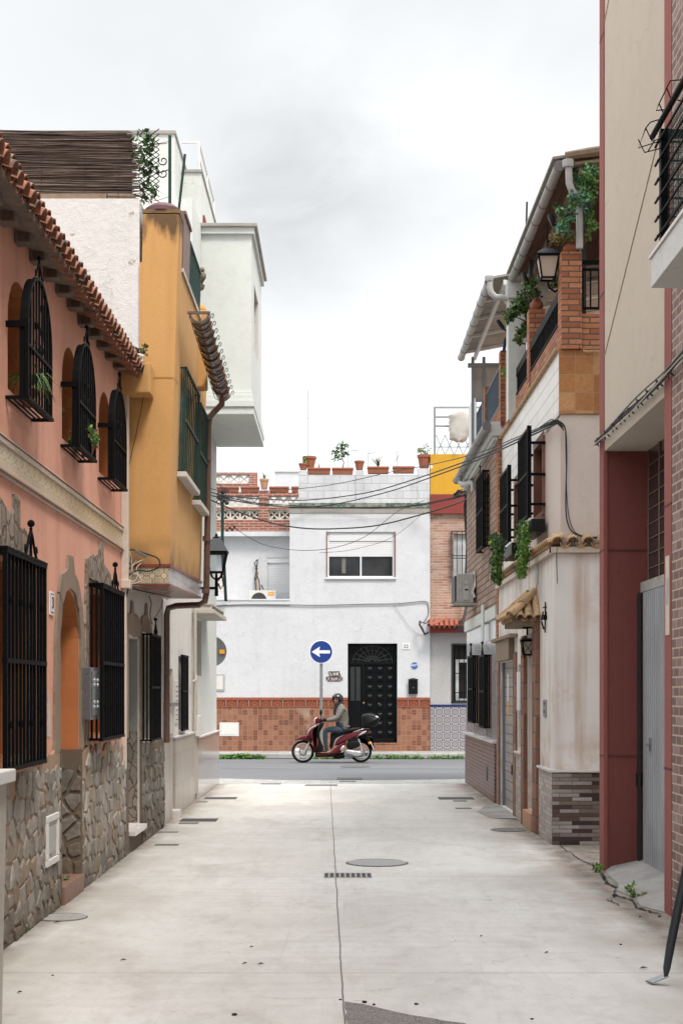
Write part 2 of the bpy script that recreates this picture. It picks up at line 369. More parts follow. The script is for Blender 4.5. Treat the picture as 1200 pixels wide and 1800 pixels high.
# ---------------------------------------------------------------- material library
def make_mats():
    # alley concrete
    m = Mat('concrete'); p = m.xyz(); base = (.60, .585, .56)
    c = m.mix(m.rng(m.noise(.45, 6, rough=.6), .36, .66), (.665, .65, .62), (.56, .54, .505))
    c = m.mix(m.rng(m.noise(1.2, 8, stretch=(1, .6, 1), rough=.68, dist=.8), .50, .74, 0, .45), c, (.33, .305, .27))
    c = m.mix(m.rng(m.noise(3, 7, off=(5, 2, 0), rough=.7), .56, .72, 0, .35), c, (.78, .77, .75))
    sw = m.noise(1.1, 5, stretch=(2.6, .35, 1), dist=2.2, off=(9, 0, 0))
    c = m.mix(m.rng(sw, .55, .68, 0, .14), c, (.40, .38, .36))
    sw2 = m.n('ShaderNodeTexWave', wave_type='RINGS'); m.set(sw2.inputs['Vector'], m.comb(m.math('ADD', p[0], 1.6), m.math('MULTIPLY', m.math('SUBTRACT', p[1], 16.), .5)))
    sw2.inputs['Scale'].default_value = 3.2; sw2.inputs['Distortion'].default_value = 2.5; sw2.inputs['Detail'].default_value = 3; sw2.inputs['Detail Scale'].default_value = 1.4
    c = m.mix(m.math('MULTIPLY', m.rng(sw2.outputs['Fac'], .55, .95, 0, .16), m.rng(m.noise(.5, 3, off=(1, 7, 0)), .45, .6)), c, (.42, .40, .38))
    edge = m.rng(m.math('ABSOLUTE', p[0]), 1.35, 2.3)      # brown grime beside the walls, with wall-base shade painted in
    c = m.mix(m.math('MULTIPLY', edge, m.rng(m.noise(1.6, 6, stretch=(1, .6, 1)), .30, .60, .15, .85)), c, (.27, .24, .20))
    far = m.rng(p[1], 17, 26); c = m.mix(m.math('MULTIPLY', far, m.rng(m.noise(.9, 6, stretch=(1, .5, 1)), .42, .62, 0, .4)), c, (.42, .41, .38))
    c = m.mix(m.rng(m.noise(70, 3), .62, .74, 0, .5), c, (.30, .28, .26))
    c = m.mix(m.rng(m.noise(11, 3, stretch=(.6, 2.4, 1)), .69, .72, 0, .7), c, (.17, .145, .12))
    c = m.mix(m.math('MULTIPLY', m.rng(m.noise(1.9, 8, stretch=(.8, .5, 1), rough=.72, off=(4, 3, 0)), .54, .66), .38), c, (.37, .34, .30))
    c = m.mix(m.rng(m.noise(26, 3, stretch=(1, 1.5, 1), off=(7, 1, 0)), .70, .735, 0, .55), c, (.20, .175, .15))
    c = m.mix(m.math('MULTIPLY', m.rng(m.noise(2.2, 4, stretch=(5, .25, 1), off=(1, 9, 0), dist=1.2), .60, .70), .16), c, (.38, .35, .31))
    c = m.mix(m.math('MULTIPLY', m.rng(p[1], 9.8, 11.5), m.math('MULTIPLY', m.rng(p[0], 1.6, 2.3), m.rng(m.noise(4, 6, stretch=(1, 1.5, 1)), .5, .62, 0, .6))), c, (.42, .22, .15))
    wl = m.rng(m.math('ABSOLUTE', m.math('ADD', p[0], -.02)), 2.02, 2.24); c = m.mix(m.math('MULTIPLY', wl, m.rng(m.noise(5, 6, stretch=(1, .7, 1)), .30, .6, .25, .9)), c, (.14, .11, .085))  # contact shade along the wall bases, put into the colour as a brown-dark line
    vd = m.n('ShaderNodeTexVoronoi', feature='DISTANCE_TO_EDGE', voronoi_dimensions='2D'); nzc = m.n('ShaderNodeTexNoise'); m.set(nzc.inputs['Vector'], m.pos); nzc.inputs['Scale'].default_value = 2.5; nzc.inputs['Detail'].default_value = 6
    va_ = m.n('ShaderNodeVectorMath', operation='MULTIPLY_ADD'); m.set(va_.inputs[0], nzc.outputs['Color']); va_.inputs[1].default_value = (.6, .6, 0); m.set(va_.inputs[2], m.pos); m.set(vd.inputs['Vector'], va_.outputs[0]); vd.inputs['Scale'].default_value = .55
    c = m.mix(m.math('MULTIPLY', m.rng(vd.outputs['Distance'], .0, .0035, .55, 0), m.rng(m.noise(.7, 3, off=(8, 2, 0)), .50, .56)), c, (.2, .18, .16))
    c = m.mix(m.rng(m.noise(7, 8, rough=.75, stretch=(1, .5, 1)), .48, .74, 0, .36), c, (.40, .375, .335)); c = m.mix(m.rng(m.noise(2.6, 9, rough=.8, off=(3, 3, 1)), .56, .64, 0, .16), c, (.34, .315, .28))
    # saw-cut joints
    wob = m.math('MULTIPLY', m.math('SUBTRACT', m.noise(1.3, 4), .5), .05)
    cx = m.math('ADD', m.math('MULTIPLY_ADD', p[1], -.0105, .10), m.math('MULTIPLY', wob, .5))
    j = m.rng(m.math('ABSOLUTE', m.math('SUBTRACT', p[0], cx)), .002, .007, .95, 0)
    for yj in (8.55, 13.02, 17.6, 22.2):
        jj = m.rng(m.math('ABSOLUTE', m.math('SUBTRACT', p[1], m.math('ADD', yj, m.math('MULTIPLY', wob, .6)))), .003, .012, .45, 0); j = m.math('MAXIMUM', j, jj)
    c = m.mix(j, c, (.10, .09, .075))
    m.out(c, .78, m.math('SUBTRACT', m.math('ADD', m.math('MULTIPLY', m.noise(55, 4), .5), m.noise(5, 5)), m.math('MULTIPLY', j, 1.5)), .28, .008)
    m = Mat('apron'); c = m.mix(m.rng(m.noise(2, 6), .35, .65), (.36, .35, .335), (.24, .23, .21)); c = m.mix(m.rng(m.noise(60, 3), .5, .7, 0, .5), c, (.15, .14, .13))
    m.out(c, .9, m.noise(40, 5), .4, .01)
    m = Mat('asphalt'); c = m.mix(m.rng(m.noise(.5, 5, stretch=(.3, 1.5, 1)), .35, .68), (.115, .12, .13), (.15, .155, .165)); c = m.mix(m.rng(m.noise(220, 2), .45, .75, 0, .7), c, (.10, .10, .10))
    c = m.mix(m.rng(m.noise(2, 6), .62, .7, 0, .5), c, (.10, .10, .10)); m.out(c, .85, m.noise(180, 3), .5, .006)
    m = Mat('tar_patch'); c = m.ramp(m.noise(90, 4), [(.3, (.10, .095, .09)), (.5, (.25, .235, .22)), (.62, (.36, .34, .32)), (.75, (.17, .16, .15))]); m.out(c, .9, m.noise(90, 4), .9, .02)
    cells('pavers', .1, .2, .008, [(0, (.46, .45, .43)), (.4, (.40, .39, .37)), (.75, (.50, .485, .46))], (.22, .21, .2), ground=True)
    cells('sidewalk', .4, .4, .01, [(0, (.36, .35, .34)), (.5, (.42, .41, .40)), (.8, (.30, .29, .285))], (.16, .15, .14), offset=0, ground=True)
    cells('kerb', 1.0, 3.0, .012, [(0, (.42, .41, .39)), (.5, (.36, .35, .33))], (.12, .12, .11), offset=0)
    m = Mat('soil'); m.out(m.mix(m.noise(2), (.16, .13, .1), (.22, .19, .15)), .95)
    # plasters
    pk = (.76, .385, .275)
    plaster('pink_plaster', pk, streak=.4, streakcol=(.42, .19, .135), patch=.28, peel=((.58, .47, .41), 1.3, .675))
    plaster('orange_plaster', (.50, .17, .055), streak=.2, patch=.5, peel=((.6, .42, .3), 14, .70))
    plaster('ochre_plaster', (.60, .335, .12), streak=.38, streakcol=(.30, .17, .07), patch=.25, foot=((.06, .04, .02), 3.32, 3.0, .8))
    m = Mat('ochre_pier'); bc = (.60, .335, .12); c = m.mix(m.rng(m.noise(1.2, 5, stretch=(4, 4, .28)), .5, .74, 0, .3), bc, mul(bc, .5)); c = m.mix(m.rng(m.noise(.9, 5), .35, .7, 0, .35), c, mul(bc, .72))
    zt_ = m.math('MULTIPLY_ADD', m.math('SUBTRACT', m.noise(5, 5, stretch=(1.6, 1.6, .5)), .5), .95, m.xyz()[2]); c = m.mix(m.rng(zt_, 6.36, 6.58, 0, .92), c, (.045, .032, .02)); c = m.mix(m.rng(m.noise(160, 2), .3, .7, 0, .35), c, mul(bc, .5)); m.out(c, .9, m.noise(130, 3), .35, .006)
    plaster('sooty_ochre', (.20, .125, .055), streak=.8, streakcol=(.03, .025, .02), patch=.8)
    plaster('rough_white', (.71, .72, .71), streak=.2, patch=.2, grain=.15, peel=((.40, .35, .30), 6, .655), bs=1.0)
    plaster('dirty_white', (.64, .60, .55), streak=.45, streakcol=(.33, .26, .20), patch=.45, peel=((.38, .32, .27), 2.2, .63))
    plaster('bay_white', (.61, .63, .60), streak=.28, streakcol=(.5, .5, .46), patch=.15, grain=.12)
    plaster('cream_wall', (.70, .68, .64), streak=.25, streakcol=(.5, .46, .4), patch=.2, grain=.15)
    plaster('facade_white', (.62, .63, .65), streak=.22, streakcol=(.47, .475, .48), patch=.16, grain=.12, bs=.6)
    m = Mat('stained_plaster'); bc = (.74, .71, .68); c = m.mix(m.rng(m.noise(1.1, 5), .38, .7, 0, .35), bc, (.56, .53, .51))
    st = m.math('MULTIPLY', m.rng(m.noise(1.3, 4, stretch=(3.6, 3.6, .16), off=(2.2, 0, 0)), .50, .66), m.rng(m.noise(3, 5, stretch=(1, 1, .4)), .3, .6)); c = m.mix(m.math('MULTIPLY', st, .72), c, (.42, .27, .17))
    st = m.math('MULTIPLY', m.rng(m.noise(2, 4, stretch=(9, 9, .25)), .55, .7), m.rng(m.xyz()[2], 2.6, 3.3, 0, 1)); c = m.mix(m.math('MULTIPLY', st, .6), c, (.30, .21, .15))
    c = m.mix(m.rng(m.noise(1.6, 7, rough=.65, off=(0, 0, 1.7)), .54, .72, 0, .65), c, (.50, .35, .24)); c = m.mix(m.math('MULTIPLY', m.rng(m.xyz()[2], 1.5, .85), m.rng(m.noise(3, 6), .45, .7)), c, (.47, .33, .22)); m.out(c, .9, m.math('ADD', m.noise(130, 3), m.noise(12, 4)), .35, .006)
    plaster('pinkish_plaster', (.66, .575, .52), streak=.25, streakcol=(.5, .38, .3), patch=.3)
    plaster('beige_panel', (.57, .505, .415), streak=.22, streakcol=(.52, .44, .34), patch=.12, grain=.5)
    plaster('red_render', (.22, .062, .052), streak=.4, patch=.35, grain=.7, foot=((.12, .045, .04), .6, .0, .7))
    plaster('red_frame', (.31, .098, .083), streak=.35, patch=.3, grain=.5)
    plaster('grey_stucco', (.50, .49, .485), streak=.1, patch=.2, grain=.7, bs=.9)
    plaster('yellow_parapet', (.62, .33, .025), streak=.15, patch=.1, peel=((.75, .66, .55), 1.9, .665))
    plaster('red_band', (.25, .045, .035), streak=.2, patch=.2)
    plaster('grey_ledge', (.36, .34, .31), streak=.5, patch=.5)
    plaster('soffit_grey', (.34, .29, .245), streak=.2, patch=.5, grain=.4)
    plaster('pillar_cream', (.56, .52, .46), streak=.35, patch=.5, grain=.3)
    m = Mat('moss'); m.out(m.mix(m.rng(m.noise(7, 6), .4, .6), (.06, .10, .07), (.25, .26, .22)), .95, m.noise(30), .8, .02)
    # masonry
    cells('white_block', .42, .2, .012, [(0, (.60, .61, .63)), (.6, (.56, .57, .59))], (.44, .44, .45), bs=.9, grime=.3, var=.14)
    cells('terrace_brick', .24, .062, .010, [(0, (.42, .145, .06)), (.25, (.47, .175, .075)), (.5, (.34, .105, .045)), (.75, (.50, .21, .10))], (.10, .075, .06), bs=.9, var=.22)
    cells('far_brick', .26, .068, .012, [(0, (.42, .22, .15)), (.3, (.50, .28, .20)), (.6, (.36, .18, .12)), (.8, (.52, .33, .25))], (.40, .33, .28), bs=.6)
    cells('red_brick', .26, .07, .012, [(0, (.29, .085, .05)), (.4, (.33, .10, .06)), (.7, (.25, .07, .042))], (.42, .33, .28), bs=.6)
    cells('tan_brick', .5, .105, .014, [(0, (.36, .235, .17)), (.35, (.41, .275, .205)), (.7, (.32, .20, .145))], (.08, .055, .045), bs=1.0, grime=.35)
    cells('grey_brick', .17, .072, .009, [(0, (.22, .14, .125)), (.2, (.26, .17, .15)), (.45, (.19, .12, .105)), (.8, (.31, .225, .205))], (.44, .37, .29), bs=.6, var=.3)
    cells('tile_brick', .16, .062, .007, [(0, (.15, .06, .048)), (.4, (.18, .075, .06)), (.75, (.12, .048, .04))], (.26, .21, .19), offset=0, rough=.4, bs=.6)
    cells('corner_brick', .24, .20, .014, [(0, (.27, .115, .07)), (.4, (.21, .09, .06)), (.7, (.32, .165, .105))], (.12, .095, .08), bs=.9)
    cells('ledger', .22, .044, .003, [(0, (.25, .20, .175)), (.16, (.06, .028, .024)), (.3, (.32, .28, .255)), (.42, (.10, .058, .046)), (.56, (.18, .135, .11)), (.7, (.035, .018, .016)), (.8, (.38, .34, .31)), (.9, (.13, .085, .068))], (.05, .035, .03), rough=.75, bs=1.0, offset=.37)
    cells('ledger_pale', .20, .05, .005, [(0, (.48, .44, .40)), (.3, (.42, .37, .33)), (.6, (.53, .49, .45)), (.85, (.36, .31, .28))], (.26, .23, .20), rough=.6, bs=.7, offset=.4)
    cells('white_tile', .62, .165, .008, [(0, (.74, .72, .68)), (.4, (.71, .69, .65)), (.7, (.76, .74, .70))], (.34, .31, .28), rough=.35, bs=.4, var=.04, grime=.12)
    cells('orange_tile', .2, .2, .005, [(0, (.46, .20, .065)), (.3, (.52, .25, .09)), (.55, (.40, .16, .05)), (.8, (.56, .30, .13))], (.34, .22, .13), rough=.35, offset=0, bs=.3, var=.3)
    cells('gloss_tile', .33, .50, .004, [(0, (.50, .50, .515)), (.5, (.46, .46, .475))], (.34, .33, .33), rough=.12, offset=0, bs=.25, var=.06, grime=.2)
    cells('plinth_tile', .30, .42, .004, [(0, (.45, .40, .345)), (.5, (.42, .37, .32)), (.8, (.48, .43, .375))], (.30, .26, .22), rough=.35, offset=0, bs=.3, var=.08)
    cells('plinth_gloss', .30, .42, .004, [(0, (.46, .42, .40)), (.5, (.43, .39, .37))], (.30, .26, .24), rough=.08, offset=0, bs=.2, var=.05)
    # facade wainscot: random small squares and half tiles
    m = Mat('wainscot'); u, v = m.uv(); W = .135
    gx = m.math('DIVIDE', u, W); gy = m.math('DIVIDE', v, W); ix = m.math('FLOOR', gx); iy = m.math('FLOOR', gy)
    wn_ = m.n('ShaderNodeTexWhiteNoise', noise_dimensions='2D'); m.set(wn_.inputs['Vector'], m.comb(ix, iy)); rv = wn_.outputs['Value']
    fx = m.math('SUBTRACT', gx, ix); fy = m.math('SUBTRACT', gy, iy)
    half = m.math('GREATER_THAN', rv, .5)
    fy2 = m.math('FRACT', m.math('MULTIPLY', fy, 2.)); fyy = m.math('ADD', m.math('MULTIPLY', fy2, half), m.math('MULTIPLY', fy, m.math('SUBTRACT', 1., half)))
    d = m.math('MINIMUM', m.math('MINIMUM', fx, m.math('SUBTRACT', 1., fx)), m.math('MINIMUM', fyy, m.math('SUBTRACT', 1., fyy)))
    c = m.ramp(rv, [(0, (.25, .112, .064)), (.3, (.205, .086, .05)), (.5, (.15, .058, .035)), (.62, (.27, .128, .078)), (.86, (.125, .046, .03))], True)
    c = m.mix(m.rng(m.noise(30, 4), .35, .7, 0, .4), c, (.33, .13, .07)); c = m.mix(m.rng(d, .03, .07), (.31, .185, .125), c)
    c = m.mix(m.rng(m.noise(1.0, 5, off=(2, 0, 4)), .62, .72, 0, .5), c, (.62, .47, .38)); m.out(c, .45, d, .3, .004); simple('green_pane', (.05, .075, .06), .3, var=.6, vs_=5)
    # patterned cement tiles (azulejo): rings and stars repeated on a 20 cm grid
    def motif(name, W, cols, rings, rough=.3):
        m = Mat(name); u, v = m.uv(); fx = m.math('SUBTRACT', m.math('FRACT', m.math('DIVIDE', u, W)), .5); fy = m.math('SUBTRACT', m.math('FRACT', m.math('DIVIDE', v, W)), .5)
        r = m.math('SQRT', m.math('ADD', m.math('MULTIPLY', fx, fx), m.math('MULTIPLY', fy, fy))); an = m.math('ARCTAN2', fy, fx)
        star = m.math('MULTIPLY', m.math('COSINE', m.math('MULTIPLY', an, 8.)), .045)
        rr = m.math('ADD', r, star)
        c = m.ramp(m.math('MULTIPLY', rr, 1.35), [(a, cols[b]) for a, b in rings], True)
        e = m.math('MINIMUM', m.math('SUBTRACT', .5, m.math('ABSOLUTE', fx)), m.math('SUBTRACT', .5, m.math('ABSOLUTE', fy)))
        c = m.mix(m.rng(e, .012, .02), (.5, .48, .45), c); m.out(c, rough)
    motif('azulejo', .21, [(.46, .45, .44), (.025, .04, .11), (.20, .11, .08), (.09, .12, .15)], [(0, 2), (.10, 0), (.20, 1), (.30, 0), (.42, 1), (.52, 2), (.60, 0), (.74, 1), (.84, 3)])
    motif('band_tile', .2, [(.58, .50, .36), (.17, .21, .17), (.36, .17, .08), (.50, .36, .17)], [(0, 2), (.1, 0), (.2, 3), (.3, 1), (.38, 0), (.55, 3), (.64, 0), (.76, 1), (.84, 0)])
    motif('border_tile', .3, [(.20, .045, .02), (.40, .17, .07), (.11, .02, .012), (.27, .07, .03)], [(0, 1), (.08, 2), (.16, 3), (.26, 0), (.4, 1), (.46, 2), (.6, 0), (.74, 1), (.8, 0)])
    motif('greek_tile', .12, [(.60, .50, .34), (.09, .08, .06), (.33, .10, .06), (.50, .40, .22)], [(0, 0), (.1, 1), (.2, 0), (.34, 1), (.42, 0), (.58, 1), (.68, 0)])
    cells('band_gloss', .2, .1, .006, [(0, (.55, .54, .55)), (.5, (.50, .49, .50))], (.40, .38, .36), rough=.15, offset=0)
    simple('maroon_tile', (.20, .05, .035), .3)
    simple('cream_trim', (.58, .48, .39), .5, var=.4)
    # rubble stone cladding
    def stone(name, sc, cols, mortar, th=.085):
        m = Mat(name); u, v = m.uv(); vec = m.comb(u, m.math('MULTIPLY', v, .62))
        v1 = m.n('ShaderNodeTexVoronoi', feature='F1', voronoi_dimensions='2D'); v2 = m.n('ShaderNodeTexVoronoi', feature='DISTANCE_TO_EDGE', voronoi_dimensions='2D')
        nz = m.n('ShaderNodeTexNoise'); m.set(nz.inputs['Vector'], m.pos); nz.inputs['Scale'].default_value = 7
        va = m.n('ShaderNodeVectorMath', operation='MULTIPLY_ADD'); m.set(va.inputs[0], nz.outputs['Color']); va.inputs[1].default_value = (.11, .11, 0); m.set(va.inputs[2], vec)
        for q in (v1, v2): m.set(q.inputs['Vector'], va.outputs[0]); q.inputs['Scale'].default_value = sc
        hs = m.n('ShaderNodeSeparateColor'); m.set(hs.inputs[0], v1.outputs['Color'])
        c = m.ramp(hs.outputs[0], cols, True); c = m.mix(m.rng(m.noise(9, 6), .35, .68, 0, .6), c, (.23, .17, .13)); c = m.mix(m.rng(m.noise(40, 4), .4, .7, 0, .3), c, (.45, .42, .38))
        k = m.rng(m.math('ADD', v2.outputs['Distance'], m.math('MULTIPLY', m.math('SUBTRACT', m.noise(16, 4), .5), th * 1.6)), th * .5, th * .9)
        mo = m.mix(m.noise(6, 4), mortar, mul(mortar, .6)); c = m.mix(k, mo, c)
        c = m.mix(m.math('MULTIPLY', m.rng(m.xyz()[2], .1, .75, .75, 0), m.rng(m.noise(2.5, 5), .35, .6)), c, (.10, .075, .055))
        m.out(c, .85, m.math('ADD', k, m.math('MULTIPLY', m.noise(25, 5), .5)), .9, .02)
    stone('rubble', 11, [(0, (.40, .375, .34)), (.2, (.29, .27, .245)), (.38, (.50, .465, .42)), (.55, (.25, .235, .21)), (.68, (.33, .245, .17)), (.85, (.44, .415, .385))], (.36, .215, .13), .12)
    stone('rubble_brown', 9, [(0, (.27, .22, .17)), (.25, (.21, .175, .14)), (.45, (.33, .28, .225)), (.62, (.17, .145, .12)), (.8, (.25, .18, .12))], (.20, .135, .085), .12)
    stone('rubble_jamb', 5.5, [(0, (.20, .185, .16)), (.3, (.15, .14, .125)), (.6, (.23, .20, .17)), (.8, (.18, .14, .11))], (.17, .11, .07), .09)
    stone('rubble_grey', 12, [(0, (.25, .225, .205)), (.25, (.20, .185, .17)), (.45, (.29, .255, .225)), (.62, (.17, .155, .14)), (.8, (.24, .19, .15))], (.17, .115, .08))
    plaster('old_mortar', (.30, .225, .165), streak=.6, streakcol=(.12, .085, .06), patch=.6, bs=1.0)
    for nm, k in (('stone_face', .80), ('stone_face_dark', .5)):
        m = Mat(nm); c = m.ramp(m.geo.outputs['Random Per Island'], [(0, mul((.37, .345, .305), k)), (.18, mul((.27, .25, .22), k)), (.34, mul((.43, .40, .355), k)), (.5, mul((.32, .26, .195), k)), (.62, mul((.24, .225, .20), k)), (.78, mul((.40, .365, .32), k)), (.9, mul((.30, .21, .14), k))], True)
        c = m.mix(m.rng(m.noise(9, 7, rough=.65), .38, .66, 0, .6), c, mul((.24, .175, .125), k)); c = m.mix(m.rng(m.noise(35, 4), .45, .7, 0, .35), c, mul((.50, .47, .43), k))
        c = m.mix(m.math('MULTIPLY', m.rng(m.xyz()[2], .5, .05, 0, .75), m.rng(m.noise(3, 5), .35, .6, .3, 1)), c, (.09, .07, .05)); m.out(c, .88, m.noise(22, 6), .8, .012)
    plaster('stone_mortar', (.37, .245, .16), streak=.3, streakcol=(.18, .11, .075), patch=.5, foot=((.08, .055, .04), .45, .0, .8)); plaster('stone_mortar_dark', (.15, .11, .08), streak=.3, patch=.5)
    # roofs, wood
    simple('roof_tile', (.31, .135, .08), .9, var=.7, vs_=14, bs=.4, dirt=((.10, .07, .055), .50))
    simple('roof_tile_red', (.30, .09, .05), .8, var=.5, vs_=10, bs=.4, dirt=((.15, .10, .08), .62))
    simple('roof_tile_tan', (.45, .29, .155), .8, var=.5, vs_=14, bs=.4, dirt=((.17, .12, .08), .58))
    simple('glazed_gutter', (.13, .075, .055), .3, var=.6, vs_=25, coat=.3)
    simple('eave_board', (.17, .135, .105), .9, var=.6, vs_=12, bs=.5)
    simple('eave_block', (.10, .06, .04), .9, var=.5)
    simple('old_wood', (.24, .17, .115), .9, var=.6, vs_=10, bs=.6)
    m = Mat('reed'); p = m.xyz(); st = m.noise(1, 5, stretch=(2.2, 2.2, 95)); c = m.ramp(st, [(.3, (.035, .026, .022)), (.48, (.11, .083, .068)), (.6, (.17, .13, .105)), (.75, (.25, .20, .17))]); m.out(c, .95, st, .9, .02)
    m = Mat('cane_soffit'); st = m.noise(1, 5, stretch=(90, 2, 2)); c = m.ramp(st, [(.3, (.05, .025, .018)), (.5, (.14, .07, .045)), (.7, (.24, .14, .09))]); m.out(c, .95, st, .9, .02)
    m = Mat('sheet_soffit'); st = m.noise(2.5, 4, stretch=(1, 2, 1)); c = m.mix(m.rng(st, .4, .65), (.36, .33, .29), (.25, .225, .20)); m.out(c, .8)
    # metals, paint
    simple('black_iron', (.0025, .003, .0035), .6, var=.2, spec=.10)
    simple('green_iron', (.02, .05, .042), .5, var=.5, spec=.2)
    simple('dark_steel', (.035, .042, .045), .4, metal=.3)
    simple('galvanised', (.30, .315, .32), .45, metal=.6, var=.3)
    simple('white_metal', (.70, .70, .68), .45, var=.15, dirt=((.42, .38, .33), .66))
    simple('grey_pvc', (.29, .28, .265), .5, var=.3, vs_=9)
    simple('pale_pvc', (.42, .42, .41), .5, var=.3, vs_=9)
    simple('beige_pvc', (.47, .42, .36), .5, var=.3)
    simple('cream_pipe', (.60, .52, .45), .5, var=.3)
    simple('ac_grey', (.40, .39, .37), .5, var=.2)
    simple('ac_white', (.66, .65, .62), .5, var=.15)
    simple('zinc_box', (.30, .32, .34), .3, metal=.8, var=.25)
    simple('black_paint', (.004, .005, .006), .45, var=.2, spec=.15)
    simple('black_plastic', (.006, .0065, .007), .4, var=.2, spec=.22)
    simple('cable_black', (.015, .015, .016), .6)
    simple('cable_grey', (.16, .15, .145), .6)
    simple('cable_tan', (.42, .31, .21), .6)
    simple('cable_white', (.55, .50, .44), .6)
    simple('terracotta', (.32, .11, .06), .8, var=.35, vs_=18)
    simple('step_tile', (.24, .135, .095), .5, var=.4); simple('terracotta_pale', (.50, .27, .17), .85, var=.3)
    simple('white_paint', (.78, .78, .77), .5, var=.1)
    simple('shutter_white', (.66, .67, .68), .5, var=.1)
    simple('brown_frame', (.22, .09, .055), .5, var=.3)
    simple('rusty_metal', (.37, .37, .36), .65, var=.3, vs_=8, dirt=((.24, .12, .06), .56)); simple('rusty_bar', (.17, .115, .08), .8, var=.6)
    simple('marble', (.66, .62, .60), .3, var=.2, vs_=5)
    simple('dark_room', (.02, .02, .022), .7)
    simple('blue_frame', (.16, .20, .26), .5)
    simple('sign_blue', (.008, .04, .22), .35, var=.12, vs_=4)
    simple('sign_white', (.80, .80, .80), .35, var=.08)
    simple('sign_back', (.17, .185, .18), .5, metal=.3)
    simple('label_orange', (.85, .35, .02), .5, var=.05)
    simple('brown_letters', (.10, .05, .045), .5)
    simple('fan_dark', (.03, .032, .035), .5)
    simple('statue_stone', (.20, .16, .12), .9, var=.7, vs_=30, bs=.8)
    simple('tarpaulin', (.50, .47, .42), .8, var=.4, vs_=5, bs=.6)
    simple('panel_brown', (.20, .12, .10), .6, var=.4)
    simple('purple_cap', (.13, .06, .07), .6, var=.4)
    simple('scooter_red', (.085, .003, .008), .28, var=.1, coat=.12, spec=.35, bs=.02)
    simple('scooter_silver', (.55, .56, .57), .3, metal=.6, var=.1)
    simple('engine_grey', (.30, .30, .31), .4, metal=.7, var=.3)
    simple('tyre', (.010, .010, .010), .9, spec=.15)
    simple('helmet_black', (.010, .014, .018), .25, var=.1, spec=.4)
    simple('helmet_red', (.35, .02, .02), .3)
    simple('jacket', (.15, .128, .105), .7, var=.25, vs_=12)
    simple('scarf', (.012, .013, .02), .9)
    simple('jeans', (.03, .05, .07), .9, var=.4, vs_=12)
    simple('skin', (.48, .27, .20), .5, var=.1)
    simple('shoe', (.03, .028, .026), .6)
    simple('sole', (.36, .27, .15), .7)
    simple('lens_orange', (.85, .28, .02), .25)
    simple('lens_clear', (.75, .76, .76), .12)
    simple('cast_iron', (.16, .155, .15), .6, metal=.4, var=.5)
    m = Mat('cast_iron_rib'); p = m.xyz(); wv = m.math('SINE', m.math('MULTIPLY', m.math('ADD', p[0], m.math('MULTIPLY', p[1], .25)), 150.)); c = m.mix(m.rng(wv, -.3, .3), (.20, .21, .205), (.44, .435, .42)); m.out(c, .6, wv, .5, .004)
    m = Mat('lid_rough'); vv = m.n('ShaderNodeTexVoronoi'); m.set(vv.inputs['Vector'], m.pos); vv.inputs['Scale'].default_value = 30; c = m.mix(m.rng(vv.outputs['Distance'], .2, .5), (.05, .055, .05), (.17, .175, .165)); m.out(c, .7, vv.outputs['Distance'], .6, .01)
    m = Mat('glass_dark'); m.out(m.mix(m.rng(m.noise(1.4, 3), .4, .6), (.010, .011, .013), (.03, .03, .032)), .08, spec=.4)
    m = Mat('glass_grille'); m.out((.035, .035, .04), .15, spec=.6)
    m = Mat('lamp_glass'); m.out((.62, .52, .42), .35); m.b.inputs['Transmission Weight'].default_value = .35
    m = Mat('lantern_glass'); m.out((.75, .8, .82), .05); m.b.inputs['Transmission Weight'].default_value = .95; m.b.inputs['IOR'].default_value = 1.05
    m = Mat('garage_door'); p = m.xyz(); q = m.math('FRACT', m.math('DIVIDE', p[2], .135)); k = m.rng(m.math('ABSOLUTE', m.math('SUBTRACT', q, .5)), .42, .47, 1, 0)
    c = m.mix(m.rng(m.noise(3, 5, stretch=(1, .3, 8)), .35, .65), (.30, .275, .255), (.22, .20, .185)); c = m.mix(k, (.08, .07, .065), c); m.out(c, .5, k, .6, .01)
    m = Mat('shutter_slat'); p = m.xyz(); q = m.math('FRACT', m.math('DIVIDE', p[2], .055)); k = m.rng(q, .0, .16); c = m.mix(k, (.42, .42, .43), (.68, .69, .70)); m.out(c, .5, k, .5, .008)
    m = Mat('shutter_old'); p = m.xyz(); q = m.math('FRACT', m.math('DIVIDE', p[2], .075)); k = m.rng(q, .0, .16); c = m.mix(k, (.36, .34, .30), (.62, .60, .55)); c = m.mix(m.rng(m.noise(3, 4), .5, .8, 0, .4), c, (.4, .33, .24)); m.out(c, .5, k, .5, .008)
    m = Mat('roller_grey'); c = m.mix(m.rng(m.noise(4, 5, stretch=(1, 1, .3)), .4, .65), (.46, .50, .53), (.36, .385, .41)); c = m.mix(m.rng(m.noise(2, 6, rough=.7, off=(0, 0, 4)), .68, .72), c, (.3, .16, .08)); m.out(c, .45, metal=.25)
    for nm, col in (('leaf_dark', (.028, .06, .022)), ('leaf_mid', (.07, .17, .035)), ('leaf_lime', (.17, .30, .045)), ('leaf_blue', (.09, .24, .17)), ('leaf_olive', (.11, .115, .04)), ('leaf_yellow', (.28, .26, .06)), ('weed', (.085, .20, .03)), ('leaf_dry', (.25, .14, .06))):
        m = Mat(nm); m.out(m.mix(m.noise(14, 2), mul(col, .6), mul(col, 1.5)), .6); m.b.inputs['Subsurface Weight'].default_value = 0
    simple('stem', (.13, .09, .06), .9)
make_mats()
M = MATS
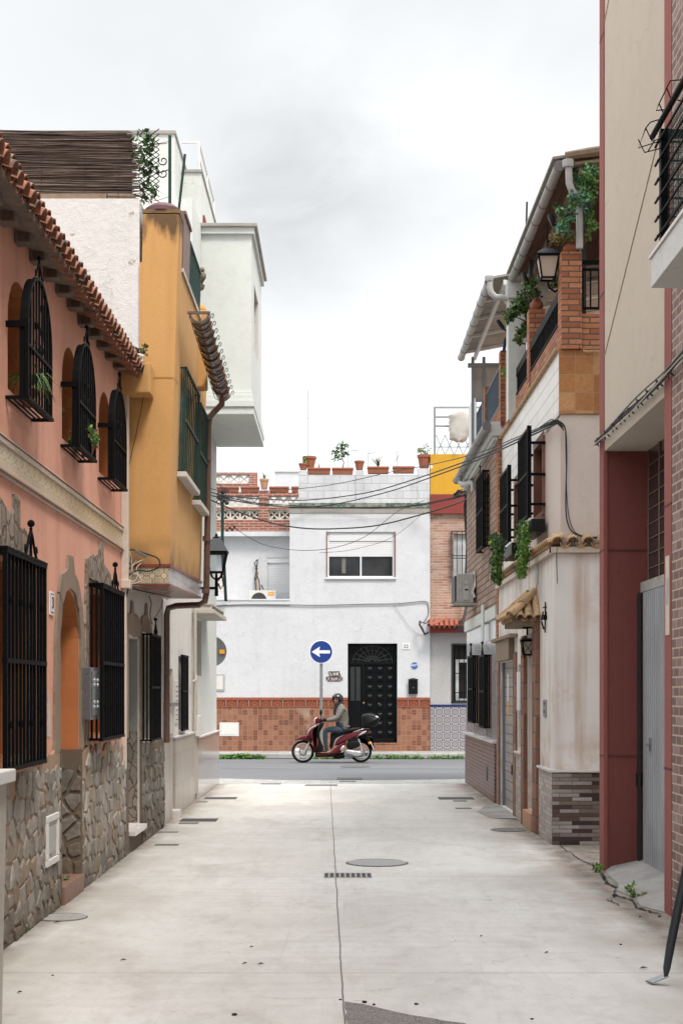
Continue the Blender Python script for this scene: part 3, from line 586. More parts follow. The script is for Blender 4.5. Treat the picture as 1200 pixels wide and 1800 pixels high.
# ---------------------------------------------------------------- frames and shared builders
def LW(x0): return lambda u, v, w: Vector((x0 + w, u, v))      # wall left of the alley, outward = +x
def RW(x0): return lambda u, v, w: Vector((x0 - w, u, v))      # wall right of the alley, outward = -x
def FW(y0): return lambda u, v, w: Vector((u, y0 - w, v))      # wall facing the camera
XL, XR, YF = -2.22, 2.37, 37.6
def GF(z): return lambda u, v, w: Vector((u, v, z + w))        # flat on the ground

def bars(mb, F, u0, u1, v0, v1, w, nb, r=.008, mids=(.5,), ret=True, frame=.012, w0=0.0):
    """iron grille standing w proud of the wall, with returns back to it"""
    for i in range(nb):
        u = u0 + (u1 - u0) * i / (nb - 1); rr = frame if i in (0, nb - 1) else r
        mb.fbox(F, u - rr, u + rr, v0, v1, w - rr, w + rr)
    for v in [v0, v1] + [v0 + (v1 - v0) * m for m in mids]:
        mb.fbox(F, u0 - frame - .003, u1 + frame + .003, v - frame, v + frame, w - frame - .003, w + frame + .003)
    if ret and w > .05:
        for u in (u0, u1):
            for v in (v0, v1): mb.fbox(F, u - frame * .9, u + frame * .9, v - frame * .8, v + frame * .8, w0, w - frame - .003)
            for k in range(1, 3): mb.fbox(F, u - r * .9, u + r * .9, v0 + .01, v1 - .01, w0 + (w - w0) * k / 3 - r, w0 + (w - w0) * k / 3 + r)
def scroll(mb, F, u, v, w, r, turns=1.2, th=.007, dirn=1, start=0.):
    pts = []
    for i in range(14):
        t = i / 13; a = start + dirn * turns * 2 * math.pi * t; q = r * (1 - .75 * t)
        pts.append(F(u + q * math.cos(a), v + q * math.sin(a), w))
    mb.tube(pts, th, 4)
def crown(mb, F, u, v, w, s):                                 # wrought-iron crest on top of a grille
    mb.tube([F(u, v, w), F(u, v + .22 * s, w)], .012 * s, 5)
    mb.ball(F(u, v + .25 * s, w), .03 * s, 6)
    for d in (-1, 1):
        mb.tube([F(u + d * .2 * s, v, w), F(u + d * .13 * s, v + .05 * s, w), F(u + d * .07 * s, v + .14 * s, w), F(u, v + .2 * s, w)], .011 * s, 4)
        scroll(mb, F, u + d * .17 * s, v + .05 * s, w, .045 * s, 1.1, .009 * s, d, 0)
def barrel(mb, p0, p1, r0, r1, flip=False, th=.013, n=7, mi=None, up=Vector((0, 0, 1))):
    p0, p1 = Vector(p0), Vector(p1); t = (p1 - p0).normalized(); a = t.cross(up).normalized(); c = a.cross(t).normalized()
    if flip: c = -c
    b = len(mb.v); M_ = mb.mi if mi is None else mi
    for p, r in ((p0, r0), (p1, r1)):
        for q in (r, r - th):
            for k in range(n + 1):
                an = math.pi * k / n; mb.v.append(p + a * math.cos(an) * q + c * math.sin(an) * q)
    N = n + 1
    for k in range(n):
        for f in ((b + k, b + k + 1, b + 2 * N + k + 1, b + 2 * N + k), (b + N + k, b + 3 * N + k, b + 3 * N + k + 1, b + N + k + 1),
                  (b + k, b + N + k, b + N + k + 1, b + k + 1), (b + 2 * N + k, b + 2 * N + k + 1, b + 3 * N + k + 1, b + 3 * N + k)):
            mb.f.append(list(f)); mb.m.append(M_)
    for k in (0, n): mb.f.append([b + k, b + N + k, b + 3 * N + k, b + 2 * N + k]); mb.m.append(M_)
def text_obj(name, s, size, loc, rot, mat, parent=None, ext=.002, sx=1.0, bold=0.0):
    cu = bpy.data.curves.new('lettering', 'FONT'); cu.body = s; cu.size = size; cu.extrude = ext; cu.align_x = 'CENTER'; cu.align_y = 'CENTER'; cu.offset = bold
    t = bpy.data.objects.new('lettering', cu); COL.objects.link(t); dg = bpy.context.evaluated_depsgraph_get(); dg.update()
    me = bpy.data.meshes.new_from_object(t.evaluated_get(dg)); bpy.data.objects.remove(t); bpy.data.curves.remove(cu)
    me.transform(Matrix.Diagonal((sx, 1, 1, 1))); me.materials.clear(); me.materials.append(mat)
    o = bpy.data.objects.new(name, me); COL.objects.link(o); o.rotation_euler = rot
    if parent is not None: o.parent = parent; o.location = Vector(loc) - world_loc(parent)
    else: o.location = loc
    return o
FRONT = (R(90), 0, 0)
def S(mb, name, mat, **k): return tag(mb.build(name, mat, **k), kind='structure')

# ---------------------------------------------------------------- the ground
mb = MB(); mb.quad((-300, -60, -.02), (300, -60, -.02), (300, 600, -.02), (-300, 600, -.02)); S(mb, 'ground', M['soil'], base=(0, 0, 0))
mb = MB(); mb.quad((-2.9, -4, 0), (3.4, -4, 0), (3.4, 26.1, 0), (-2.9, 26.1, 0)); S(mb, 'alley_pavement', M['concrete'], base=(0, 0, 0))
mb = MB(); mb.quad((-60, 24.5, -.012), (60, 24.5, -.012), (60, 36.0, -.012), (-60, 36.0, -.012)); S(mb, 'road', M['asphalt'], base=(0, 30, 0))
mb = MB()
pv = [(-60, 26.1)] + [(60, 26.1), (60, 29.3), (6, 29.3)]
for i in range(25):
    t = i / 24; x = 6 - 12 * t; pv.append((x, 27.2 + 1.9 * (abs(x) / 6) ** 1.6 + .35 * (x < -1) * min(1, (-x - 1) / 2)))
pv += [(-6, 29.5), (-60, 29.5)]
mb.f.append(list(range(len(pv)))); mb.v = [Vector((x, y, -.006)) for x, y in pv]; mb.m.append(0); S(mb, 'paver_strip', M['pavers'], base=(0, 27, 0))
mb = MB(); mb.box(-60, 60, 36.14, 37.75, -.015, .12); S(mb, 'sidewalk', M['sidewalk'])
mb = MB(); mb.box(-60, 60, 36.0, 36.138, -.015, .125); S(mb, 'kerb', M['kerb'], bevel=.02)
mb = MB(); mb.quad((-60, 31.6, -.007), (60, 31.6, -.007), (60, 31.68, -.007), (-60, 31.68, -.007)); S(mb, 'road_line', M['asphalt_line'] if 'asphalt_line' in M else simple('asphalt_line', (.36, .36, .36), .8, var=.8, vs_=6), base=(0, 31.6, 0))
mb = MB(); pp = [(.03, 7.75), (.12, 7.69), (.308, 7.49), (.47, 7.35), (.63, 7.235), (.9, 6.7), (1.0, 6.2), (.04, 6.2)]; pp = jag(pp, .008, .08)
mb.f.append(list(range(len(pp)))); mb.v = [Vector((x, y, .004)) for x, y in pp]; mb.m.append(0); S(mb, 'asphalt_patch', M['tar_patch'], base=(.4, 7.2, 0))
# concrete wedge at the recessed roller door on the right, cracked at its edge
mb = MB(); e0 = [(2.50, 13.55), (2.47, 12.95), (2.46, 12.45), (2.34, 12.1), (2.42, 11.6), (2.36, 11.2), (2.47, 10.85)]; e0 = [(a + random.uniform(-.02, .02), b) for a, b in e0]
n0 = len(e0)
mb.v = [Vector((a, b, .005)) for a, b in e0] + [Vector((2.56, b, .045)) for a, b in e0] + [Vector((2.95, b, .13)) for a, b in e0]
for i in range(n0 - 1):
    mb.f.append([i, i + 1, n0 + i + 1, n0 + i]); mb.m.append(0); mb.f.append([n0 + i, n0 + i + 1, 2 * n0 + i + 1, 2 * n0 + i]); mb.m.append(0)
S(mb, 'door_ramp', M['apron'], base=(2.6, 12, 0))
mb = MB(); random.seed(3)
def crack(pts, wd=.008, z=.009):
    for a, b in zip(pts, pts[1:]):
        n = 5
        for k in range(n):
            p = Vector((a[0] + (b[0] - a[0]) * k / n + random.uniform(-.015, .015), a[1] + (b[1] - a[1]) * k / n + random.uniform(-.03, .03), z))
            q = Vector((a[0] + (b[0] - a[0]) * (k + 1) / n + random.uniform(-.015, .015), a[1] + (b[1] - a[1]) * (k + 1) / n + random.uniform(-.03, .03), z)); ww = wd * random.uniform(.2, 1.6)
            mb.quad(p + Vector((-ww, -ww, 0)), p + Vector((ww, ww, 0)), q + Vector((ww, ww, 0)), q + Vector((-ww, -ww, 0)))
crack([(2.43, 13.4), (2.40, 12.9), (2.34, 12.5), (2.38, 12.2), (2.27, 11.8), (2.36, 11.5), (2.32, 11.1), (2.42, 10.75)], .012); crack([(2.40, 12.9), (2.31, 12.6)], .010); crack([(2.38, 12.2), (2.49, 12.3)], .010); crack([(2.27, 11.8), (2.17, 11.5), (2.20, 11.25)], .010); crack([(2.34, 11.5), (2.5, 11.65)], .012)
crack([(2.43, 15.6), (2.40, 14.6), (2.45, 13.8)], .006, .006)
S(mb, 'pavement_crack', M['dark_room'], base=(2.4, 12, 0))
mb = MB(); mb.v = [Vector(p) for p in ((2.0, 19.0, .003), (1.93, 20.0, .01), (2.15, 21.0, .012), (2.42, 21.3, .02), (2.50, 20.0, .03), (2.50, 18.7, .02))]; mb.f = [[0, 1, 2, 3, 4, 5]]; mb.m = [0]; S(mb, 'garage_ramp', M['apron'], base=(2.2, 20, 0))

# ================================================================ LEFT: salmon pink house
HOUSE = 'houses along the left side of the alley'
pink = thing('terraced_house', 'salmon pink house with arched window grilles, rubble stone base and tiled eave', 'house', (-4, 11, 0))
F = LW(XL)
mb = MB()
arches = [(9.52, 10.22), (11.38, 12.06), (13.12, 13.80)]
ops = [(8.75, 10.05, 1.25, 2.55), (12.55, 13.7, 1.3, 2.62), (11.23, 12.1, .14, 2.52, .38)] + [(a, b, 3.72, 4.52, .32) for a, b in arches]
def zt(y): return 4.79 + (y - 9.3) * .032
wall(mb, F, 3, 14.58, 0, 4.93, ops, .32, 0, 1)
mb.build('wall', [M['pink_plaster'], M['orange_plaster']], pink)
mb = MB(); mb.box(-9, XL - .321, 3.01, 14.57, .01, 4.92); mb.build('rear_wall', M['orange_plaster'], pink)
# rubble plinth with ragged top, in the gaps left by the door
def panel(polys, mat, F, name, parent, w1=.022, w0=-.001, bevel=0):
    mb = MB()
    for q in polys: mb.prism(F, q, w0, w1)
    return mb.build(name, mat, parent, bevel=bevel)
random.seed(11)
def top_rag(u0, u1, v, amp, step=.09):
    n = max(2, int((u1 - u0) / step)); return [(u1 - (u1 - u0) * i / n, v + random.uniform(-amp, amp)) for i in range(n + 1)]
panel([[(3.01, .0), (11.20, .0)] + top_rag(3.01, 11.20, 1.21, .04), [(12.13, .0), (14.57, .0)] + top_rag(12.13, 14.57, 1.17, .05)], M['stone_mortar'], F, 'stone_base', pink, .02)
random.seed(17)
for u0, u1, v_, nm in ((8.0, 11.20, 1.13, 0), (12.13, 14.57, 1.09, 0)):
    mb = MB(); stones(mb, F, u0, u1, 0, lambda u: v_ + .07 * math.sin(u * 5.1) + .05 * math.sin(u * 11.7) + .05, .165, .15, .02, .038, .009); mb.build('base_stones', M['stone_face'], pink)
for q in ([(8.35, 1.24), (8.70, 1.24), (8.72, 2.6), (8.3, 2.72), (8.25, 2.0)], [(10.08, 1.24), (10.16, 1.24), (10.20, 1.9), (10.13, 2.6), (10.08, 2.6)],
          [(8.3, 2.73), (8.7, 2.61), (10.12, 2.61), (10.16, 2.75), (9.95, 2.84), (9.82, 2.83), (9.80, 3.02), (9.66, 3.04), (9.62, 2.86), (9.2, 2.95), (8.6, 2.94)],
          [(12.34, 1.22), (12.52, 1.22), (12.53, 2.68), (12.40, 2.85), (12.35, 2.1)], [(13.73, 1.22), (13.82, 1.22), (13.86, 2.0), (13.8, 2.68), (13.73, 2.68)],
          [(12.42, 2.86), (12.53, 2.69), (13.80, 2.69), (13.72, 2.82), (13.45, 2.88), (13.28, 2.88), (13.26, 3.06), (13.12, 3.09), (13.08, 2.92), (12.7, 2.93)]):
    mb = MB(); mb.prism(F, jag(q, .016, .10), -.001, .02); mb.build('surround', M['rubble_brown'], pink)
mb = MB()
for q in ([(11.0, 1.22), (11.22, 1.22), (11.22, 2.14), (11.30, 2.38), (11.16, 2.46), (11.06, 2.16)], [(12.11, 1.2), (12.28, 1.22), (12.31, 1.9), (12.27, 2.22), (12.16, 2.46), (12.04, 2.38), (12.11, 2.14)],
          [(11.31, 2.39), (11.45, 2.50), (11.66, 2.535), (11.88, 2.50), (12.03, 2.39), (12.14, 2.47), (12.0, 2.62), (11.82, 2.68), (11.76, 2.80), (11.58, 2.81), (11.54, 2.68), (11.3, 2.62), (11.18, 2.47)]):
    mb.prism(F, jag(q, .012, .09), -.001, .022)
mb.build('door_surround', M['old_mortar'], pink)
# lower part of the door reveal is stone
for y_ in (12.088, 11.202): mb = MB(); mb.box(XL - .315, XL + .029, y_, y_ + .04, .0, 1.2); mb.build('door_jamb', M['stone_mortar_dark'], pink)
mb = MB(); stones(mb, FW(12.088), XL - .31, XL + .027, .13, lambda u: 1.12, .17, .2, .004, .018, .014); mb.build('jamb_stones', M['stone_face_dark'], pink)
mb = MB(); mb.box(XL - .30, XL + .05, 11.244, 12.086, .0, .145); mb.build('doorstep', M['step_tile'], pink, bevel=.006)
d = MB(); d.box(XL - .318, XL - .28, 11.25, 12.08, .15, 2.5); d.build('door', M['old_wood'], pink)
# tiled band with mouldings
mb = MB(); mb.fbox(F, 3, 14.57, 3.17, 3.315, 0, .012); band = mb.build('tile_band', M['band_tile'], pink)
mb = MB(); mb.fbox(F, 3, 14.575, 3.135, 3.168, 0, .03); mb.fbox(F, 3, 14.575, 3.108, 3.133, 0, .018); mb.fbox(F, 3, 14.575, 3.317, 3.355, 0, .028); mb.tube([F(3, 3.365, .02), F(14.57, 3.365, .02)], .012, 6); mb.build('moulding', M['cream_trim'], band, bevel=.004)
mb = MB(); mb.fbox(F, 3, 14.572, 3.356, 3.362, 0, .034); mb.fbox(F, 3, 14.572, 3.127, 3.136, .01, .032); mb.build('moulding', M['maroon_tile'], band)
# ground-floor window grilles (rectangular)
for (a, b, v0, v1, n) in ((8.9, 10.08, 1.2, 2.575, 12), (12.5, 13.72, 1.27, 2.62, 11)):
    g = MB(); bars(g, F, a, b, v0, v1, .13, n, .009, (.5,), frame=.014)
    g.fbox(F, a - .02, b + .02, v1 + .012, v1 + .028, 0, .15); crown(g, F, (a + b) / 2 + .15, v1 + .03, .13, .9)
    for i in range(1, n - 1, 3):
        for vv in (v0 + .28, v1 - .3): g.ball(F(a + (b - a) * i / (n - 1), vv, .13), .018, 5, sz=1.8)
    go = g.build('window_grille', M['black_iron'], pink)
    p = MB(); p.fbox(F, a - .1, b + .1, v0 + .05, v1, -.315, -.28); p.build('window_pane', M['glass_dark'], pink)
    p = MB(); p.fbox(F, a + .05, b - .05, v0 - .035, v0 - .014, 0, .12); p.build('window_sill', M['terracotta_pale'], pink)
# first-floor arched grilles: bowed frame with crest, opening behind
for k, (a, b) in enumerate(arches):
    ga, gb = a - .05, b + .03; hw = (gb - ga) / 2; m_ = (ga + gb) / 2; v0, vs0, vt = 3.66, 4.10, 4.54
    def top(u): q = max(0, 1 - ((u - m_) / hw) ** 2); return vs0 + (vt - vs0) * math.sqrt(q)
    g = MB(); w_ = .14; n = 9
    for i in range(n):
        u = ga + .02 + (gb - ga - .04) * i / (n - 1)
        g.fbox(F, u - .007, u + .007, v0, top(u) - .01, w_ - .007, w_ + .007)
    arc = [(ga, v0)] + [(m_ - hw * math.cos(math.pi * i / 18), vs0 + (vt - vs0) * math.sin(math.pi * i / 18)) for i in range(19)] + [(gb, v0)]
    g.tube([F(u, v, w_) for u, v in arc], .016, 4)
    for i in range(len(arc) - 1):
        p, q = arc[i], arc[i + 1]
        if p[0] < m_ - .1 or p[0] > m_ + .2: g.quad(F(p[0], p[1], w_ + .012), F(q[0], q[1], w_ + .012), F(q[0], q[1], w_ - .05), F(p[0], p[1], w_ - .05))
    g.fbox(F, ga - .02, gb + .02, v0 - .022, v0, w_ - .01, w_ + .02); g.fbox(F, ga - .02, ga + .01, v0 - .022, v0, 0, w_ - .01); g.fbox(F, gb - .01, gb + .02, v0 - .022, v0, 0, w_ - .01); [g.fbox(F, ga + .01, gb - .01, v0 - .016, v0 - .006, w_ * j / 4, w_ * j / 4 + .01) for j in (0, 1, 2, 3)]; g.fbox(F, ga, gb, 4.0, 4.02, w_ - .01, w_ + .012)
    for u in (ga, gb): g.fbox(F, u - .012, u + .012, 4.12, 4.16, 0, w_)
    crown(g, F, m_, vt, w_, .62)
    for u in (m_ - .1, m_ + .05): g.ball(F(u, 4.2, w_), .016, 5, sz=2); scroll(g, F, u, 4.08, w_, .03, 1, .006); scroll(g, F, u, 3.92, w_, .03, 1, .006)
    g.build('window_grille', M['black_iron'], pink)
    p = MB(); p.fbox(F, a - .05, b + .05, 3.70, 4.6, -.319, -.29); p.build('window_pane', M['glass_dark'], pink)
# eave: plaster cove, blocks, boards and two courses of barrel tiles
mb = MB()
for y0, y1 in ((3, 14.575),):
    pr = [(XL, zt(y0) + .055), (XL + .20, zt(y0) + .05), (XL + .20, zt(y0) + .095), (XL, zt(y0) + .095)]; pr2 = [(XL, zt(y1) + .02), (XL + .20, zt(y1) - .01), (XL + .20, zt(y1) + .03), (XL, zt(y1) + .03)]
    n = len(mb.v); mb.v += [Vector((x, y0, z)) for x, z in pr] + [Vector((x, y1, z)) for x, z in pr2]
    for f in ((0, 1, 2, 3), (7, 6, 5, 4), (0, 4, 5, 1), (1, 5, 6, 2), (2, 6, 7, 3), (3, 7, 4, 0)): mb.f.append([n + i for i in f]); mb.m.append(0)
mb.build('eave', M['eave_board'], pink)
y = 7.82
while y < 14.4:
    z = zt(y); mb = MB(); mb.box(XL + .002, XL + .12, y, y + .12, z - .045 - .03 * (y > 12), z + .045); eb = mb.build('eave_block', M['eave_board'], pink, bevel=.006)
    mb = MB(); mb.box(XL + .03, XL + .105, y - .004, y - .0005, z - .038 - .03 * (y > 12), z + .03); mb.build('block_face', M['eave_block'], eb); y += .47
roof = MB(); random.seed(5); y = 3.2; zt0 = lambda y: 4.805 + (y - 8.3) * .010
while y < 14.6:
    for row in (0, 1):
        dz = row * .105; dx = -row * .05; j = random.uniform(-.006, .006); jz = random.uniform(-.005, .005)
        p0 = Vector((XL + .245 + dx + j, y, zt0(y) + .03 + dz + jz)); p1 = p0 + Vector((-.75, 0, .26)); barrel(roof, p0, p1, .07, .056)
        q0 = p0 + Vector((-.03, .0875, .008)); barrel(roof, q0, q0 + Vector((-.75, 0, .26)), .055, .064, True)
    y += .175
roof.mi = 0; roof.hexa([(-8, 3, 6.7), (-2.35, 3, 4.93), (-2.35, 14.57, 4.96), (-8, 14.57, 6.7), (-8, 3, 6.78), (-2.35, 3, 5.0), (-2.35, 14.57, 5.04), (-8, 14.57, 6.78)])
roof.build('roof', M['roof_tile'], pink, smooth=True)
dp = MB(); dp.fbox(F, 14.44, 14.54, 2.80, 4.72, 0, .075); dp.fbox(F, 14.42, 14.56, 2.74, 2.83, 0, .10); dp.fbox(F, 14.46, 14.53, .9, 2.74, 0, .05); dp.build('downpipe', M['cream_pipe'], pink, bevel=.01)

# things on the pink wall
t = thing('meter_box', 'grey metal meter box with round screws between stone door frame and black grille', 'meter box', (XL, 12.34, 1.45))
mb = MB(); mb.fbox(F, 12.14, 12.60, 1.45, 1.90, 0.002, .10); mb.build('case', M['zinc_box'], t, bevel=.006)
mb = MB(); mb.fbox(F, 12.17, 12.57, 1.48, 1.87, .10, .106); mb.build('lid', M['zinc_box'], t, bevel=.003)
for uu in (12.28, 12.44):
    for vv in (1.56, 1.60, 1.75, 1.79): mb = MB(); mb.lathe(F(uu, vv, .105), [(.018, 0), (.018, .006), (.008, .010)], 8, axis='x'); mb.build('screw', M['scooter_silver'], t)
t = thing('house_number', 'white tile with number 3 on the pink wall left of the arched door', 'house number', (XL, 10.97, 2.3))
mb = MB(); mb.fbox(F, 10.86, 11.02, 2.28, 2.46, .001, .012); mb.build('plate', M['white_paint'], t, bevel=.003)
mb = MB(); mb.fbox(F, 10.875, 11.005, 2.295, 2.445, .012, .0135); mb.build('border', M['cable_grey'], t); mb = MB(); mb.fbox(F, 10.885, 10.995, 2.305, 2.435, .0135, .015); mb.build('field', M['white_paint'], t)
text_obj('digit', '3', .13, F(10.94, 2.37, .018), (R(90), 0, R(90)), M['black_paint'], t)
t = thing('meter_hatch', 'cream framed meter hatch set low in the rubble stone wall', 'hatch', (XL, 10.8, .38))
mb = MB()
for a in ((10.58, 11.03, .38, .43), (10.58, 11.03, .71, .76), (10.58, 10.64, .432, .708), (10.97, 11.03, .432, .708)): mb.fbox(F, *a, .028, .05)
mb.build('frame', M['ac_white'], t, bevel=.004); mb = MB(); mb.fbox(F, 10.642, 10.968, .432, .708, .02, .036); mb.fbox(F, 10.68, 10.93, .47, .67, .036, .042); mb.build('cover', M['ac_grey'], t, bevel=.003)

# potted plants standing in the arched windows
def pot_mesh(mb, c, r, h, mi=0, round_=False, n=14):
    c = Vector(c)
    if round_: prof = [(r * .5, 0), (r * .85, h * .15), (r * 1.05, h * .42), (r * .95, h * .7), (r * .6, h * .9), (r * .64, h), (r * .5, h * .98), (r * .45, h * .8)]
    else: prof = [(r * .68, 0), (r * .95, h * .78), (r * 1.06, h * .79), (r * 1.08, h), (r * .92, h), (r * .88, h * .9)]
    mb.lathe(c, prof, n, mi)
def soil(mb, c, r): mb.lathe(c, [(r, 0), (r * .9, .01)], 10)
def potted(name, label, c, r, h, foliage, cat='potted plant', group=None, round_=False, mat='terracotta', detail=None):
    t = thing(name, label, cat, c, group); mb = MB(); pot_mesh(mb, c, r, h, 0, round_); p = mb.build('pot', M[mat], t, smooth=True)
    if detail: detail(p)
    if foliage: foliage(t, Vector(c) + Vector((0, 0, h)))
    return t
LV = ('leaf_dark', 'leaf_mid', 'leaf_lime', 'leaf_olive', 'leaf_yellow', 'leaf_blue')
def bush(rad, n, size, mats=('leaf_mid', 'leaf_dark'), dz=0, clump=4, droop=.0):
    def f(t, c):
        mb = MB(); mb.leaves(c + Vector((0, 0, rad[2] * .75 + dz)), rad, n, size, list(range(len(mats))), droop, clump=clump)
        for _ in range(4): mb.tube([c - Vector((0, 0, .02)), c + Vector((random.uniform(-1, 1) * rad[0] * .5, random.uniform(-1, 1) * rad[1] * .5, rad[2]))], .004, 4)
        mb.build('foliage', [M[m] for m in mats], t, recalc=False)
    return f
def blades(n, L, mats=('leaf_lime', 'leaf_mid'), wd=.008, spread=.7, arch=.5):
    def f(t, c):
        mb = MB()
        for _ in range(n):
            a = random.uniform(0, 6.28); s_ = random.uniform(.2, 1) * spread; l = L * random.uniform(.6, 1.1); d = Vector((math.cos(a), math.sin(a), 0)); sd_ = Vector((-d.y, d.x, 0)) * wd; mi = random.randrange(len(mats)); pr = None
            for k in range(6):
                q = k / 5; p = c + d * l * q * s_ + Vector((0, 0, l * q * (1.1 - arch * q * 1.5))); ww = sd_ * (1 - q * .85)
                if pr: mb.quad(pr[0] - pr[1], pr[0] + pr[1], p + ww, p - ww, mi=mi)
                pr = (p, ww)
        mb.build('foliage', [M[m] for m in mats], t, recalc=False)
    return f
random.seed(21)
potted('potted_plant', 'long leafed spider plant in a terracotta pot in the nearest arched window', (XL + .06, 9.86, 3.665), .055, .12, blades(110, .42, ('leaf_lime', 'leaf_yellow', 'leaf_mid'), .008, .75, .8))
potted('potted_plant', 'dense yellowish green bush in a pot in the middle arched window', (XL + .10, 11.95, 3.665), .06, .08, bush((.10, .24, .16), 1500, .035, ('leaf_olive', 'leaf_lime', 'leaf_mid', 'leaf_olive'), -.06, 7))
potted('potted_plant', 'dark green plant beside the bush in the middle arched window', (XL - .12, 11.5, 3.73), .06, .12, bush((.07, .08, .10), 200, .05, ('leaf_dark', 'leaf_mid')))
# near end pillar on the left
t = thing('boundary_pillar', 'pale cream wall end with white capping at the near left edge', 'pillar', (-2.0, 6.9, 0))
mb = MB(); mb.hexa([(-2.6, 6.7, 0), (-1.66, 6.7, 0), (-1.66, 7.0, 0), (-2.6, 7.0, 0), (-2.6, 6.7, 1.245), (-1.635, 6.7, 1.245), (-1.635, 7.0, 1.245), (-2.6, 7.0, 1.245)]); mb.build('post', M['pillar_cream'], t, bevel=.008)
mb = MB(); mb.box(-2.6, -1.60, 6.66, 7.04, 1.247, 1.31); mb.build('cap', M['white_metal'], t, bevel=.008)
mb = MB(); mb.box(-2.2, -1.645, 6.672, 6.698, .0, .72); mb.box(-2.1, -1.69, 6.66, 6.671, .30, .50); mb.build('panel', M['pillar_cream'], t, bevel=.004)

# ================================================================ LEFT: ochre house with the projecting upper floor
och = thing('terraced_house', 'ochre house with overhanging upper floor, green window grilles and brown glazed gutter', 'house', (-4, 16.3, 0))
def xf(z): return -1.76 + .12 * (z - 2.78) / (6.75 - 2.78)
def YFr(u, v, w): return Vector((xf(v) + w, u, v))
Y0, Y1 = 14.60, 17.92
# upper body: front sheet with two openings, camera-facing side, soffit
mb = MB(); OW = [(15.15, 16.45, 4.07, 5.08), (16.72, 17.70, 3.98, 5.02)]
wall(mb, YFr, Y0, Y1, 2.99, 6.10, OW, .16)
mb.build('wall', M['ochre_plaster'], och)
mb = MB()
mb.hexa([(-2.9, Y0 + .03, 2.99), (xf(2.99) - .162, Y0 + .03, 2.99), (xf(2.99) - .162, Y1 - .005, 2.99), (-2.9, Y1 - .005, 2.99), (-2.9, Y0 + .03, 6.09), (xf(6.09) - .162, Y0 + .03, 6.09), (xf(6.09) - .162, Y1 - .005, 6.09), (-2.9, Y1 - .005, 6.09)])
mb.quad((-2.9, Y0 - .003, 2.99), (xf(2.99), Y0 - .003, 2.99), (xf(4.92), Y0 - .003, 4.92), (-2.9, Y0 - .003, 4.92)); mb.quad((-2.054, Y0 - .003, 4.92), (xf(4.92), Y0 - .003, 4.92), (xf(6.10), Y0 - .003, 6.10), (-2.054, Y0 - .003, 6.10)); mb.quad((-2.9, Y1 + .003, 2.99), (xf(2.99), Y1 + .003, 2.99), (xf(6.10), Y1 + .003, 6.10), (-2.9, Y1 + .003, 6.10))
mb.build('side_wall', M['ochre_plaster'], och)
mb = MB(); mb.hexa([(-2.055, Y0 - .01, 4.9), (xf(4.9) + .004, Y0 - .01, 4.9), (xf(4.9) + .004, Y0 + .32, 4.9), (-2.055, Y0 + .32, 4.9), (-2.02, Y0 - .01, 6.60), (xf(6.6) + .004, Y0 - .01, 6.60), (xf(6.6) + .004, Y0 + .32, 6.60), (-2.02, Y0 + .32, 6.60)]); mb.build('corner_pier', M['ochre_pier'], och, bevel=.02)
mb = MB(); mb.box(-2.02, xf(6.6) + .006, Y0 - .013, Y0 + .322, 6.602, 6.64); mb.build('pier_top', M['sooty_ochre'], och)
mb = MB(); mb.lathe((-1.83, Y0 + .16, 6.641), [(.19, 0), (.19, .04), (.13, .085), (.05, .115), (.01, .12)], 14); mb.build('pier_cap', M['purple_cap'], och, smooth=True)
mb = MB(); mb.box(-9, -2.056, Y0 + .02, Y1, 4.6, 6.76); mb.build('gable_wall', M['rough_white'], och)
mb = MB(); mb.box(-2.2, -1.905, 14.30, 14.588, 4.70, 5.00); mb.build('eave_stop', M['ochre_plaster'], och, bevel=.01)
# tiled skirt under the overhang
def rbox(mb, x0, x1, y0, y1, z0, z1):
    k = lambda y: .026 * (y - Y0)
    mb.hexa([(x0, y0, z0 + k(y0)), (x1, y0, z0 + k(y0)), (x1, y1, z0 + k(y1)), (x0, y1, z0 + k(y1)), (x0, y0, z1 + k(y0)), (x1, y0, z1 + k(y0)), (x1, y1, z1 + k(y1)), (x0, y1, z1 + k(y1))])
mb = MB(); mb.box(-2.2, -1.752, Y0 - .012, Y0 + .003, 2.80, 2.965); mb.build('greek_tile_band', M['greek_tile'], och)
mb = MB(); rbox(mb, -1.767, -1.742, Y0 + .004, Y1 + .01, 2.80, 2.965); mb.build('tile_band', M['band_gloss'], och)
mb = MB(); rbox(mb, -2.2, -1.730, Y0 - .022, Y1 + .02, 2.967, 3.003); mb.build('band_edging', M['maroon_tile'], och, bevel=.005); mb = MB(); rbox(mb, -2.2, -1.732, Y0 - .02, Y1 + .02, 2.776, 2.798); mb.build('band_edging', M['maroon_tile'], och, bevel=.005)
mb = MB(); rbox(mb, -2.24, -1.77, Y0 + .005, Y1, 2.80, 2.98); mb.build('soffit', M['dirty_white'], och)
# window grilles on the ochre front
for k, (a, b, v0, v1) in enumerate(OW):
    g = MB(); bars(g, YFr, a - .05, b + .05, v0 - .03, v1 + .05, .06, 9, .006, (.5,), frame=.010); go = g.build('window_grille', M['green_iron'], och)
    p = MB(); p.fbox(YFr, a - .01, b + .01, v0 - .01, v1 + .01, -.158, -.06); p.build('window_pane', M['green_pane'], och)
    p = MB(); p.fbox(YFr, a - .08, b + .08, v0 - .10, v0 - .045, 0, .10); p.build('window_sill', M['dirty_white'], och, bevel=.006)
